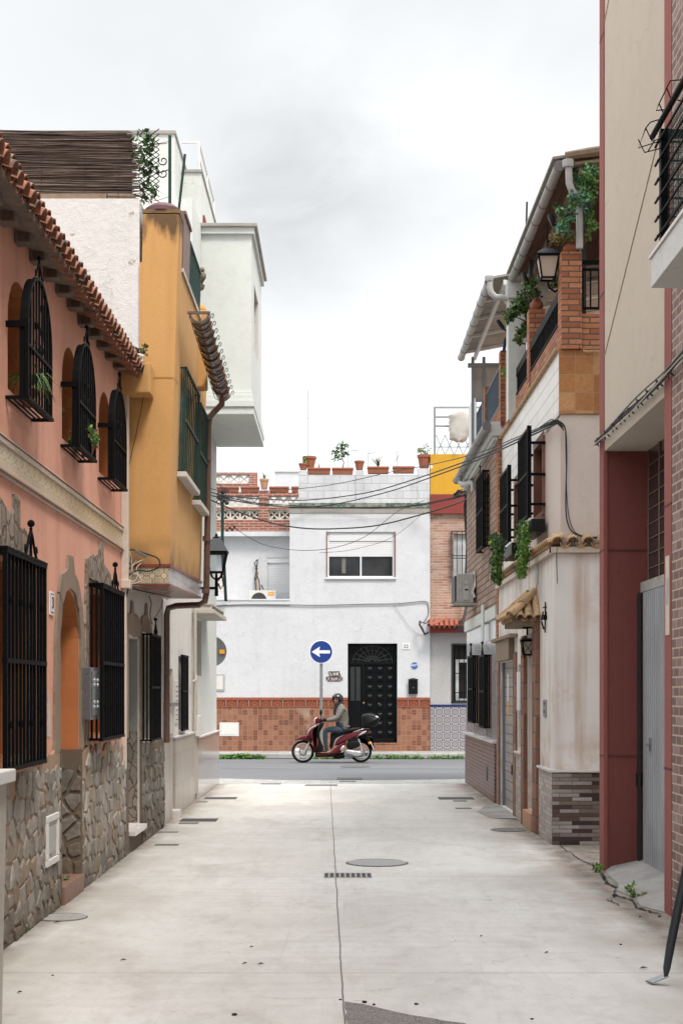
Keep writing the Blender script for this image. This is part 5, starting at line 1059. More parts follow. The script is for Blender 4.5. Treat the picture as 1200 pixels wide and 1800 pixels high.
# wainscot either side of the door
for u0, u1 in ((xa, D[0]), (D[1], xb_ - .002)):
    mb = MB(); mb.fbox(FF, u0, u1, .12, fz(1241), .0, .022); ws = mb.build('tiled_base', M['wainscot'], fh)
    mb = MB(); mb.fbox(FF, u0, u1, fz(1241) + .001, fz(1231), .0, .026); mb.build('border_tiles', M['border_tile'], ws)
    mb = MB(); mb.fbox(FF, u0, u1, fz(1231) + .001, fz(1226), .0, .04); mb.fbox(FF, u0, u1, fz(1243.5), fz(1241.5), .023, .032); mb.build('border_moulding', M['brown_terr'] if 0 else M['roof_tile_red'], ws, bevel=.005)
mb = MB(); mb.fbox(FF, D[0] + .001, D[1] - .001, .12, fz(1309), .002, .022); mb.fbox(FF, D[0] + .002, D[1] - .002, fz(1309) + .001, fz(1306), -.236, .0); mb.fbox(FF, D[0], D[1], fz(1308.5), fz(1306), .001, .03); mb.build('doorstep', M['wainscot'], fh)
# the door: fan light panel, side light, leaf with raised pyramids
a, b, c, d = D; c = fz(1306)
dm = MB(); dm.fbox(FF, a, b, c, d, -.239, -.20); door = dm.build('door', M['black_paint'], fh)
dm = MB()
for q in ((a, a + .05, c, d), (b - .05, b, c, d), (a, b, d - .05, d), (a, b, fz(1168), fz(1164)), (fx(636), fx(640), c, fz(1168)), (a, b, c, c + .1)): dm.fbox(FF, *q, -.199, -.165)
dm.build('door_frame', M['black_paint'], door, bevel=.006)
dm = MB(); u0, u1 = fx(641), b - .05; v0, v1 = c + .12, fz(1169); nu, nv = 3, 8; su, sv = (u1 - u0) / nu, (v1 - v0) / nv
for i in range(nu):
    for j in range(nv):
        p0, p1, q0, q1 = u0 + su * i + .03, u0 + su * (i + 1) - .03, v0 + sv * j + .025, v0 + sv * (j + 1) - .025; k = .055
        for (e0, e1, g0, g1) in ((p0, p1, q1 - .02, q1), (p0, p1, q0, q0 + .02), (p0, p0 + .02, q0, q1), (p1 - .02, p1, q0, q1)): dm.fbox(FF, e0, e1, g0, g1, -.199, -.188)
        mm_ = FF((p0 + p1) / 2, (q0 + q1) / 2, -.155); cs = [FF(p0 + .022, q0 + .022, -.199), FF(p1 - .022, q0 + .022, -.199), FF(p1 - .022, q1 - .022, -.199), FF(p0 + .022, q1 - .022, -.199)]
        for e in range(4): dm.quad(cs[e], cs[(e + 1) % 4], mm_)
dm.build('door_panels', M['black_paint'], door, recalc=False)
dm = MB(); 
for q in ((fx(617), fx(622)), (fx(627), fx(632))): dm.fbox(FF, q[0] - .02, q[1] + .02, fz(1232), fz(1172), -.198, -.19)
dm.build('side_light', simple('glass_smoky', (.022, .025, .025), .2, var=.4), door)
dm = MB(); cxm = (fx(611) + fx(698)) / 2
for k in range(9):
    an = math.pi * (k + .5) / 9; dm.tube([FF(cxm + .06 * math.cos(an), fz(1163) + .06 * math.sin(an), -.19), FF(cxm + .52 * math.cos(an), fz(1163) + min(.42, .45 * math.sin(an)), -.19)], .012, 4)
for r in (.15, .3, .42): dm.tube([FF(cxm + r * 1.25 * math.cos(math.pi * j / 16), fz(1163) + r * math.sin(math.pi * j / 16), -.187) for j in range(17)], .010, 4)
for k in range(10): scroll(dm, FF, a + .12 + k * .12, d - .12, -.188, .05, 1.1, .006)
dm.build('fan_grille', M['fan_dark'], door)
dm = MB(); dm.ball(FF(fx(639), fz(1236), -.14), .03, 8); dm.ball(FF(fx(666), fz(1237), -.155), .02, 8); dm.build('door_knob', simple('brass', (.35, .22, .10), .35, metal=.8), door)
# ------ right-hand neighbour
nh = thing('townhouse', 'narrow brick house with yellow parapet, red band and patterned blue tile base', 'house', (4, YF, 0)); x0, x1 = fx(756), 12.0
WA = (fx(797), fx(835), fz(1012), fz(938)); WB = (fx(793), fx(835), fz(1236), fz(1131))
YN = YF + .05; FN = FW(YN)
mb = MB(); wall(mb, FN, x0, x1, fz(1088), fz(903), [WA], .16); mb.build('upper_wall', M['far_brick'], nh)
mb = MB(); wall(mb, FN, x0, x1, .1, fz(1088) - .001, [WB], .16); mb.build('wall', M['grey_stucco'], nh)
mb = MB(); mb.box(x0 + .01, x1, YN + .165, YN + 7, .1, fz(903) - .01); mb.build('rear_wall', M['grey_stucco'], nh)
mb = MB(); mb.fbox(FN, x0, x1, fz(903) + .001, fz(890), -.4, .10); mb.build('band', M['red_band'], nh); mb = MB(); mb.fbox(FN, x0, x1, fz(890) + .001, fz(869), -.4, .06); mb.build('band', M['red_band'], nh)
mb = MB(); mb.fbox(FN, x0, x1, fz(869) + .001, fz(798), -.3, .04); mb.build('parapet', M['yellow_parapet'], nh, bevel=.008)
mb = MB(); mb.fbox(FN, x0, x1, .12, fz(1242), .001, .03); bs_ = mb.build('tiled_base', M['azulejo'], nh)
mb = MB(); mb.fbox(FN, x0, x1, fz(1242) + .001, fz(1238.5), .001, .045); mb.build('base_moulding', simple('cobalt_trim', (.02, .03, .14), .3), bs_)
mb = MB(); mb.fbox(FN, WA[0], WA[1], WA[2], WA[3], -.15, -.10); mb.build('roller_shutter', M['shutter_slat'], nh)
g = MB(); bars(g, FN, WA[0] - .06, WA[1] + .05, WA[2] - .12, WA[3] + .05, .12, 6, .009, (.45, .5), frame=.012); g.build('window_grille', M['dark_steel'], nh)
mb = MB(); mb.fbox(FN, WB[0], WB[1], WB[2], WB[3], -.159, -.12); mb.build('window_pane', M['glass_dark'], nh)
mb = MB(); 
for q in ((WB[0], WB[1], WB[3] - .05, WB[3]), (WB[0], WB[0] + .05, WB[2], WB[3] - .05), (WB[0], WB[1], WB[2], WB[2] + .05)): mb.fbox(FN, *q, -.05, .02)
mb.build('window_frame', M['dark_steel'], nh); mb = MB()
for q in ((WB[0] + .12, WB[1], WB[3] - .5, WB[3] - .42), (WB[0] + .12, WB[0] + .2, WB[2] + .12, WB[3] - .5), (WB[0] + .12, WB[1], WB[2] + .06, WB[2] + .12)): mb.fbox(FN, *q, -.118, -.08)
mb.build('sash', M['shutter_white'], nh)
g = MB(); bars(g, FN, WB[0] + .07, WB[1] - .02, WB[2] + .06, WB[3] - .06, .0, 5, .009, (.15, .5), ret=False); g.build('window_grille', M['black_iron'], nh)
# tiled canopy over its door
cn = MB(); random.seed(4); cn.fbox(FN, fx(754), 6, fz(1112), fz(1103), .0, .35); co = cn.build('canopy', M['red_band'], nh); cn = MB()
for i in range(14):
    x = fx(756) + i * .135; p0 = Vector((x, YN - .50, fz(1104))); barrel(cn, p0, p0 + Vector((0, .55, .24)), .062, .055); barrel(cn, p0 + Vector((.067, .02, .02)), p0 + Vector((.067, .55, .24)), .05, .05, True)
    if i < 4: pass
p0 = Vector((fx(752), YN - .5, fz(1102))); barrel(cn, p0, Vector((fx(785), YN - .03, fz(1088))), .07, .06)
cn.build('canopy_tiles', M['roof_tile_red'], co, smooth=True)
# ------ rooftop frame with tied up plastic sheet
fr = thing('terrace_frame', 'rusty white metal frame with zigzag railing above the yellow parapet', 'railing', (fx(795), YN + .3, fz(798))); g = MB(); FT = FW(YN + .2)
for X in (764.5, 905): g.fbox(FT, fx(X) - .03, fx(X) + .03, fz(798), fz(712), -.03, .03)
for Y in (713, 730, 746): g.fbox(FT, fx(764), 6.5, fz(Y) - .022, fz(Y) + .022, -.02, .02)
g.build('frame', M['galvanised'], fr); g = MB()
for Y in (761, 780, 796): pass
for i in range(14):
    x = fx(767) + i * .24; g.tube([FT(x, fz(797), 0), FT(x + .24, fz(762), 0)], .010, 4); g.tube([FT(x + .24, fz(797), 0), FT(x, fz(762), 0)], .010, 4)
g.tube([FT(fx(765), fz(783), 0), FT(6.5, fz(783), 0)], .010, 4); g.tube([FT(fx(765), fz(796.5), 0), FT(6.5, fz(796.5), 0)], .012, 4); g.build('zigzag_railing', M['dark_steel'], fr)
t = thing('plastic_sheet', 'crumpled pale plastic sheet tied to the rooftop frame', 'sheet', (fx(807), YN, fz(778))); mb = MB(); random.seed(12); nU, nV = 14, 12
gr = []
for j in range(nV + 1):
    v = j / nV; row = []
    wd_ = (22 - 8 * v + 5 * math.sin(v * 3)) * SCF * .9; cxn = fx(806 + 3 * v + 3 * math.sin(v * 5))
    for i in range(nU):
        an = 2 * math.pi * i / nU; rr = wd_ * (1 + .22 * mnoise.noise(Vector((i * .9, j * .55, 3)))) * (.55 if j in (0, nV) else 1)
        row.append(len(mb.v)); mb.v.append(Vector((cxn + rr * math.cos(an), YN - .05 + .22 * math.sin(an) * (1 + .5 * mnoise.noise(Vector((i, j, 9)))), fz(727 + 49 * v) + .06 * mnoise.noise(Vector((i * .7, j * .8, 1))))))
    gr.append(row)
for j in range(nV):
    for i in range(nU): mb.f.append([gr[j][i], gr[j][(i + 1) % nU], gr[j + 1][(i + 1) % nU], gr[j + 1][i]]); mb.m.append(0)
mb.f.append(gr[0]); mb.m.append(0); mb.f.append(gr[-1]); mb.m.append(0); mb.build('folds', M['tarpaulin'], t, smooth=True)

# ------ pots on the parapet
def far_pot(label, X, Yt, Yb, wpx, foliage=None, mat='terracotta', yy=YF + .17):
    s_ = yy / FPX; zb = H + (HY - Yb) * s_; h = (Yb - Yt) * s_; return potted('flower_pot', label, ((X - CX) * s_, yy, zb), wpx * s_ / 2 / 1.08, h, foliage, group='pots along the far parapets', mat=mat)
def trough(label, X0, X1, Yt, Yb, foliage=None, yy=YF + .17, mat='terracotta'):
    s_ = yy / FPX; x0_, x1_ = (X0 - CX) * s_, (X1 - CX) * s_; z0 = H + (HY - Yb) * s_; z1 = H + (HY - Yt) * s_; c = ((x0_ + x1_) / 2, yy, z0)
    t = thing('planter', label, 'planter', c, 'terracotta planters along the far parapets'); mb = MB(); i_ = (z1 - z0) * .12; dpt = .11
    mb.hexa([(x0_ + i_, yy - dpt * .8, z0), (x1_ - i_, yy - dpt * .8, z0), (x1_ - i_, yy + dpt * .8, z0), (x0_ + i_, yy + dpt * .8, z0), (x0_ + .01, yy - dpt, z1 - .05), (x1_ - .01, yy - dpt, z1 - .05), (x1_ - .01, yy + dpt, z1 - .05), (x0_ + .01, yy + dpt, z1 - .05)])
    mb.box(x0_, x1_, yy - dpt - .015, yy + dpt + .015, z1 - .049, z1); mb.build('trough', M[mat], t, bevel=.008)
    if foliage: foliage(t, Vector(((x0_ + x1_) / 2, yy, z1)))
random.seed(31)
far_pot('large pot in the rear at the left end of the white parapet', 544, 803, 822, 25, None, yy=YF + .34)
far_pot('small pot with pale foliage at the left end of the white parapet', 533, 815, 826, 17, bush((.08, .06, .11), 60, .07, ('leaf_olive', 'leaf_lime')))
trough('long planter with a thin dry sprig, leftmost on the white parapet', 540, 581, 823, 834, blades(10, .25, ('leaf_olive', 'leaf_dry'), .006, .9, .1))
def tree_fol(t, c):
    mb = MB(); pts = [c, c + Vector((.03, 0, .15)), c + Vector((-.03, 0, .32)), c + Vector((-.02, 0, .58))]; mb.tube(pts, [.016, .014, .012, .006], 5); br_ = [(-.20, .42, .33), (.06, .60, .36), (-.10, .55, .37), (-.17, .28, .22), (.02, .40, .28)]
    for x, z, q in br_: mb.tube([c + Vector((-.02, 0, q)), c + Vector((x, 0, z))], .006, 4)
    mb.build('trunk', M['stem'], t); mb = MB()
    for x, z, q in br_: mb.leaves(c + Vector((x, 0, z)), (.10, .08, .09), 34, .09, [0, 1], .1)
    mb.build('foliage', [M['leaf_dark'], M['leaf_mid']], t, recalc=False)
trough('planter holding a young tree on the white parapet', 583, 621, 823, 835, tree_fol)
far_pot('empty pot on the middle pier of the white parapet', 631.5, 810.5, 826, 18)
trough('planter with dried cactus stems, third from left on the white parapet', 645, 683.5, 821, 833, blades(26, .42, ('leaf_dry', 'leaf_dark', 'leaf_dry'), .014, 1.1, .35))
trough('bare planter on the right of the white parapet', 689.5, 728, 820.5, 832)
far_pot('tall pot with a sparse shrub at the right end of the white parapet', 745, 800, 823, 25, bush((.16, .1, .16), 110, .06, ('leaf_olive', 'leaf_lime', 'leaf_dry'), clump=6))
yb_ = YB + .12
far_pot('pot with an aloe on the brick balustrade', 464.5, 842, 860, 17, blades(16, .22, ('leaf_dark', 'leaf_mid'), .014, 1.0, .25), mat='terracotta_pale', yy=yb_)
for a, b, l in ((340, 379, 'box planter hidden behind the lamp, leftmost on the brick balustrade'), (381, 420, 'box planter above the utility pole on the brick balustrade'), (423, 456, 'box planter left of the aloe on the brick balustrade'), (473, 508, 'box planter right of the aloe on the brick balustrade'), (512, 525, 'short box planter touching the white parapet')): trough(l, a, b, 856, 866, yy=yb_)

# ------ things fixed on the facade
def plate(mb, X0, X1, Y0_, Y1_, w0, w1, F=FF, **k): mb.fbox(F, fx(X0), fx(X1), fz(Y1_), fz(Y0_), w0, w1, **k)
t = thing('house_number', 'white tile with number 22 right of the black door', 'house number', tuple(FP(713, 1141))); mb = MB(); plate(mb, 706.5, 720, 1131, 1141.5, .001, .015); mb.build('plate', M['white_paint'], t, bevel=.003)
text_obj('digits', '22', .125, FP(713.2, 1136.3, .018), FRONT, M['black_paint'], t, sx=1.1)
t = thing('alarm_sign', 'small blue octagonal alarm sign on the white wall above the letterbox', 'sign', tuple(FP(728, 1177))); mb = MB(); r = .105
mb.prism(FF, [(fx(728) + r * math.cos(R(22.5 + 45 * k)), fz(1170) + r * math.sin(R(22.5 + 45 * k))) for k in range(8)], .001, .012); mb.build('plate', M['sign_white'], t); mb = MB(); r = .097
mb.prism(FF, [(fx(728) + r * math.cos(R(22.5 + 45 * k)), fz(1170) + r * math.sin(R(22.5 + 45 * k))) for k in range(8)], .012, .014); mb.build('field', simple('alarm_blue', (.03, .12, .38), .4), t)
text_obj('lettering', 'ADT', .085, FP(728, 1169.5, .016), FRONT, M['sign_white'], t, bold=.002); 
t = thing('letterbox', 'black letterbox with rounded top on the white wall beside the door', 'letterbox', tuple(FP(725.5, 1220))); mb = MB()
pr = [(fx(717.5), fz(1220)), (fx(733.5), fz(1220)), (fx(733.5), fz(1196))] + [(fx(725.5) + (fx(733.5) - fx(725.5)) * math.cos(math.pi * k / 8), fz(1196) + .06 * math.sin(math.pi * k / 8)) for k in range(1, 8)] + [(fx(717.5), fz(1196))]
mb.prism(FF, pr, .001, .09); mb.build('case', M['black_plastic'], t, bevel=.006); mb = MB(); plate(mb, 717, 734, 1193.5, 1195.5, .091, .11); mb.build('flap', M['dark_steel'], t); mb = MB(); mb.ball(FP(725.5, 1209, .095), .014, 6); mb.build('lock', M['galvanised'], t)
t = thing('wall_lettering', 'two rows of dark brown cut-out letters between the arrow sign and the door', 'lettering', tuple(FP(587, 1197))); 
t1 = text_obj('lettering', 'VILLA', .135, FP(588, 1185.3, .006), FRONT, M['brown_letters'], t, .006, .98, .0025); t2 = text_obj('lettering', 'RATUNI', .135, FP(587.5, 1193.2, .006), FRONT, M['brown_letters'], t, .006, .92, .0025)
mb = MB(); plate(mb, 578, 597, 1180, 1181.2, .001, .012); plate(mb, 577, 598.5, 1188.4, 1190, .001, .012); plate(mb, 576, 598.5, 1196.4, 1197.6, .001, .012); mb.build('backing_bar', M['brown_letters'], t)
t = thing('meter_hatch', 'white metal hatch low in the brown tiled base', 'hatch', tuple(FP(403, 1294))); mb = MB(); plate(mb, 386, 420, 1270, 1294, .023, .035); mb.build('frame', M['ac_white'], t, bevel=.004); mb = MB(); plate(mb, 389, 417, 1273, 1291, .035, .040); mb.build('cover', M['white_metal'], t, bevel=.002)
t = thing('meter_hatch', 'pale grey hatch on the white wall behind the round sign', 'hatch', tuple(FP(385, 1215))); mb = MB(); plate(mb, 368, 395, 1185, 1215, .001, .02); mb.build('frame', M['ac_grey'], t, bevel=.004); mb = MB(); plate(mb, 371, 392, 1188, 1212, .020, .026); mb.build('cover', M['ac_white'], t, bevel=.002)
# air conditioner on the terrace ledge
t = thing('air_conditioner', 'white air conditioner with dark round fan standing behind the terrace edge', 'air conditioner', (sx(462), YF + .8, sz_(1062))); YA = YF + .7; ax = lambda X: (X - CX) * YA / FPX; az = lambda Y: H + (HY - Y) * YA / FPX; FA = FW(YA)
mb = MB(); mb.fbox(FA, ax(438), ax(485), az(1070), az(1038), -.3, 0); mb.build('case', M['ac_white'], t, bevel=.01)
mb = MB(); mb.lathe(Vector((ax(455), YA - .001, az(1055))), [(.205, 0), (.205, -.012), (.19, -.015), (.0, -.016)], 28, axis='y'); fa = mb.build('fan', M['fan_dark'], t)
mb = MB()
for r in (.06, .09, .12, .15, .18): mb.tube([Vector((ax(455) + r * math.cos(k * .3), YA - .022, az(1055) + r * math.sin(k * .3))) for k in range(22)], .004, 4)
mb.build('fan_guard', M['cable_grey'], fa); mb = MB(); mb.fbox(FA, ax(471), ax(481), az(1046.5), az(1040.5), .001, .006); mb.build('label', M['label_orange'], t); text_obj('lettering', 'Mitsui', .045, (ax(476), YA - .008, az(1043.6)), FRONT, M['sign_white'], t)
t = thing('pipe_bundle', 'twisted black and tan pipes rising from the air conditioner to the wall', 'pipes', tuple(P(452, 1038, YS - .1))); mb = MB()
for k, (pts, m_) in enumerate((([(450, 1038), (448, 1015), (452, 1000), (447, 990), (452, 984)], 0), ([(457, 1038), (455, 1020), (450, 1008), (452, 992), (453, 983)], 0), ([(452, 1038), (451, 1020), (452, 1005)], 1), ([(463, 1036), (459, 1028)], 0), ([(449, 1020), (453, 1008), (449, 998)], 0))):
    mb.tube([P(a, b, YS - .08 - .02 * k) for a, b in pts], .022 if m_ else .015, 5, mi=m_)
mb.build('pipes', [M['cable_black'], M['cable_tan']], t)
t = thing('cable_junction', 'tangle of black junction boxes below the brick balustrade', 'cables', tuple(P(405, 932, YF))); mb = MB()
for a, b in ((399, 932), (404, 928), (408, 931), (412, 926)): mb.ball(P(a, b, YF - .1), .035, 6, sz=1.3)
mb.tube([P(395, 928, YF - .1), P(402, 922, YF - .1), P(413, 924, YF - .1)], .008, 4); mb.build('boxes', M['cable_black'], t)
# antennas behind the parapet
def antenna(label, pts, r=.012, group='aerials above the far roofs'):
    mb = MB()
    for p in pts: mb.tube([P(a, b, YF + 3) for a, b in p], r, 4)
    o = mb.build('antenna', M['galvanised']); tag(o, label, 'aerial', group)
antenna('tall thin mast aerial above the left pots of the white parapet', [[(541.5, 835), (541.5, 685)], [(540.5, 735), (542.5, 735)]], .010)
antenna('small T-shaped aerial left of the middle parapet pot', [[(612, 835), (612, 793)], [(611, 793), (628, 792)]])
antenna('low aerial behind the dried cactus planter', [[(647, 835), (647, 797)], [(646, 797), (660, 796)]])
antenna('short aerial behind the bare planter', [[(698, 835), (698, 792)], [(694, 812), (701, 800)]])

# ------ the round blue arrow sign on its pole, and the one seen from behind
sg = thing('road_sign', 'round blue sign with white arrow pointing left on a grey pole', 'road sign', (fx(564) , 36.6, .12)); YP = 36.55; ppx = YP / FPX; sX = (564.5 - CX) * ppx; sZ = H + (HY - 1146) * ppx
mb = MB(); mb.tube([(sX, YP, .12), (sX, YP, sZ + .1)], .04, 10); mb.build('pole', M['galvanised'], sg, smooth=True)
mb = MB(); mb.lathe((sX, YP - .06, sZ), [(.30, .0), (.30, -.02), (.285, -.024), (.01, -.024)], 40, axis='y'); rim = mb.build('disc', M['sign_white'], sg, smooth=True)
mb = MB(); mb.lathe((sX, YP - .0845, sZ), [(.282, 0), (.01, -.001)], 40, axis='y'); mb.build('face', M['sign_blue'], rim)
ar = [(-.245, 0), (-.03, .135), (-.055, .04), (.225, .04), (.225, -.04), (-.055, -.04), (-.03, -.135)]; mb = MB(); mb.prism(FW(YP - .086), [(sX + a, sZ + b) for a, b in ar], 0, .002); mb.build('arrow', M['sign_white'], rim)
for q_ in (.1, -.16): mb = MB(); mb.box(sX - .05, sX + .05, YP - .058, YP + .05, sZ + q_, sZ + q_ + .04); mb.build('bracket', M['galvanised'], sg)
s2 = thing('road_sign', 'grey back of a round road sign jutting past the left house corner', 'road sign', (-2.47, 27.8, 0)); qx, qz, qy = (371.5 - CX) * 27.8 / FPX, H + (HY - 1145) * 27.8 / FPX, 27.8
mb = MB(); mb.tube([(qx, qy + .03, 0), (qx, qy + .03, qz + .3)], .03, 8); mb.build('pole', M['galvanised'], s2, smooth=True); mb = MB(); mb.lathe((qx, qy, qz), [(.01, -.005), (.285, -.005), (.30, -.012), (.30, .01), (.01, .015)], 40, axis='y'); mb.build('disc', M['sign_back'], s2, smooth=True)
mb = MB(); mb.box(xx(386, 27.78), xx(395, 27.78), 27.76, 27.79, zz(1149, 27.78), zz(1142, 27.78)); mb.build('sticker', M['label_orange'], s2)

# ------ overhead cables, run between real points of the alley and the far houses
GRP = 'black cables slung across the end of the alley'
def cable(label, pts, r=.016, mat='cable_black', name='overhead_cable', group=GRP, sub=5):
    """pts: (photo X, photo Y, depth) of points the cable passes through; Catmull-Rom between them"""
    q = [P(*p) for p in pts]; out = []; r *= .75
    for i in range(len(q) - 1):
        a, b, c, d = q[max(i - 1, 0)], q[i], q[i + 1], q[min(i + 2, len(q) - 1)]
        for k in range(sub):
            t = k / sub; out.append(.5 * ((2 * b) + (c - a) * t + (2 * a - 5 * b + 4 * c - d) * t * t + (3 * b - a - 3 * c + d) * t ** 3))
    out.append(q[-1]); mb = MB(); mb.tube(out, r, 6); o = mb.build(name, M[mat], smooth=True); tag(o, label, 'cable', group); return o
cable('highest overhead cable, crossing just under the parapet pots to the right roof corner', [(366, 858, 24), (420, 866, 26), (526, 859, 29), (600, 849, 28), (680, 831, 26), (760, 816, 24), (840, 796, 21), (900, 772, 18.5), (975, 740, 15.6)], .009)
cable('second highest overhead cable, rising to the right roof corner', [(366, 864, 24), (400, 872, 25.5), (460, 877, 27), (540, 879, 29), (640, 867, 28), (720, 845, 26), (840, 803, 21.5), (900, 776, 18.5), (976, 742, 15.6)], .014)
cable('third overhead cable, lowest of the bundle reaching the right roof corner', [(366, 870, 24), (440, 885, 26.5), (512, 891, 28.5), (584, 887, 29), (680, 865, 27.5), (760, 838, 24.5), (840, 808, 21.5), (900, 781, 18.5), (977, 745, 15.6)], .014)
cable('thick sagging overhead cable hanging lowest over the white upper wall', [(366, 877, 24.5), (420, 900, 27), (480, 920, 29), (540, 929, 30), (600, 929, 30), (660, 924, 30), (720, 910, 29), (800, 886, 28), (845, 863, 25.5), (880, 850, 22)], .019)
cable('black cable sagging along the mossy cornice', [(395, 873, 36), (450, 884, 37), (520, 892, 37.4), (620, 892, 37.4), (720, 890, 37.4), (780, 880, 37), (822, 870, 36.5)], .020)
cable('second black cable along the mossy cornice', [(395, 879, 36), (520, 889, 37.4), (680, 893, 37.4), (790, 876, 37), (824, 866, 36.5)], .015)
cable('thin wire looping low across the far window from pole to junction', [(412, 928, 36.5), (460, 956, 37), (520, 967, 37.2), (580, 964, 37.3), (640, 944, 37.3), (700, 898, 37.4), (745, 880, 37.3)], .010)
cable('thin wire looping just below the shutter of the far window', [(560, 972, 37.4), (620, 966, 37.4), (690, 944, 37.4), (745, 900, 37.4)], .007)
cable('grey cable clipped along the wall ledge below the first floor', [(372, 1066, 37.58), (420, 1063, 37.58), (500, 1063, 37.57), (560, 1064, 37.57), (640, 1062, 37.57), (700, 1061, 37.57), (745, 1057, 37.57), (752, 1064, 37.57), (752, 1080, 37.57), (744, 1094, 37.5)], .017, 'cable_grey')
cable('thin grey wire drooping down the wall right of the far window', [(692, 1063, 37.57), (705, 1082, 37.57), (725, 1108, 37.57), (748, 1117, 37.57), (775, 1108, 37.4)], .005, 'cable_grey')
t = thing('cable_bundle', 'black knot of cables with a bundle running down the brick corner', 'cables', tuple(P(820, 900, 36.9))); mb = MB(); random.seed(8)
for k in range(16): mb.tube([P(798 + random.uniform(-2, 2), 873 + random.uniform(-5, 5), 36.6), P(808 + random.uniform(-4, 4), 866 + random.uniform(-7, 7), 36.5), P(820 + random.uniform(-2, 2), 866 + random.uniform(-7, 7), 36.6), P(824 + random.uniform(-3, 3), 876, 36.7)], .013, 4)
for k in range(4): mb.tube([P(818 + k, 870, 36.9), P(816 + k * 1.5, 890, 37.2), P(818 + k * .8, 930, 37.4), P(820 + k * .6, 960, 37.4), P(818 + k * .5, 1010, 37.4), P(818 + k, 1070, 37.3), P(812 + k, 1095, 37.1)], .026, 5)
for k in range(14): mb.tube([P(812, 1085 + k, 37), P(805 + random.uniform(-9, 9), 1095 + random.uniform(-4, 18), 36.8), P(815 + random.uniform(-14, 9), 1102 + random.uniform(-4, 12), 36.8)], .006, 4)
mb.build('strands', M['cable_black'], t)
t = thing('cable_junction', 'black splice hanging by the red tiled canopy', 'cables', tuple(P(744, 1108, 37.4))); mb = MB(); mb.tube([P(738, 1092, 37.4), P(737, 1098, 37.35), P(742, 1106, 37.35), P(746, 1115, 37.35), P(752, 1112, 37.4)], .03, 6); mb.tube([P(740, 1094, 37.4), P(748, 1096, 37.35), P(754, 1090, 37.4)], .014, 5); mb.build('splice', M['cable_black'], t)
t = thing('utility_pole', 'thin dark iron pole with insulators behind the left street lantern', 'pole', (xx(391, 37.5), 37.5, zz(1056, 37.5))); mb = MB(); px_ = xx(391, 36.4); mb.tube([(px_, 37.5, zz(1056, 37.5)), (px_, 37.0, zz(1000, 37)), (px_, 36.4, zz(950, 36.4)), (px_, 36.4, zz(862, 36.4))], .042, 8); mb.build('shaft', M['green_iron'], t, smooth=True)
mb = MB(); random.seed(2)
for k in range(12): mb.ball((px_ + random.uniform(-.12, .14), 36.33 + random.uniform(-.05, .05), zz(random.uniform(863, 892), 36.4)), .05, 6, sz=random.uniform(.5, 1.3))
for k in range(14): mb.tube([(px_ + random.uniform(-.2, .2), 36.33, zz(random.uniform(855, 895), 36.4)) for _ in range(3)], .010, 4)
mb.tube([(px_ - .16, 36.36, zz(850, 36.4)), (px_ - .05, 36.36, zz(853, 36.4)), (px_, 36.38, zz(864, 36.4))], .012, 4); mb.build('insulators', M['cable_black'], t)
# weeds along the kerb
mb = MB(); random.seed(14)
for X0, X1, h, dn in ((378, 465, .11, 480), (552, 600, .05, 70), (650, 745, .07, 170), (752, 815, .05, 90)):
    for _ in range(dn):
        X = random.uniform(X0, X1); x = (X - CX) * 35.95 / FPX; e = math.sin(math.pi * min(1, max(0, (X - X0) / (X1 - X0)))) * (.5 + .5 * abs(mnoise.noise(Vector((X * .12, 0, 0)))) * 2)
        mb.leaves((x, 35.95 + random.uniform(-.10, .04), .01 + random.uniform(0, h * e)), (.02, .02, .02), 2, .07, [0, 1], -.4)
tag(mb.build('weeds', [M['weed'], M['leaf_mid']], recalc=False), 'green weeds growing along the street kerb', 'weeds', kind='stuff')
# ================================================================ RIGHT: stained plaster house with brick roof terrace
pt = thing('terraced_house', 'stained white plaster house with brick roof terrace, tiled canopy and stone clad corner', 'house', (4, 18, 0))
FR = RW(XR); FU = RW(2.44); YC = 15.72; YE = 21.25
GD = (19.35, 20.95, .02, 2.12); ED = (17.22, 17.92, .22, 2.42); NI = (18.35, 18.92, .95, 2.05)
mb = MB(); wall(mb, FR, YC, YE, 0, 3.22, [GD, ED, NI], .30); mb.build('wall', M['stained_plaster'], pt)
mb = MB(); mb.box(XR + .301, 8, YC + .012, YE - .01, .01, 3.2); mb.build('rear_wall', M['stained_plaster'], pt)
mb = MB(); mb.quad((XR, YC - .002, 0), (4.2, YC - .002, 0), (4.2, YC - .002, 3.22), (XR, YC - .002, 3.22)); mb.build('side_wall', M['stained_plaster'], pt)
UW = [(16.92, 17.75, 3.80, 4.75), (18.9, 19.75, 3.72, 4.60)]
mb = MB(); wall(mb, FU, YC + .03, YE, 3.30, 5.50, UW, .18); mb.build('upper_wall', M['pinkish_plaster'], pt)
mb = MB(); mb.box(2.44 + .181, 8, YC + .06, YE - .01, 3.25, 5.49); mb.build('rear_wall', M['pinkish_plaster'], pt)
mb = MB(); mb.quad((2.44, YC + .027, 3.25), (4.2, YC + .027, 3.25), (4.2, YC + .027, 4.76), (2.44, YC + .027, 4.76)); mb.build('side_wall', M['pinkish_plaster'], pt)
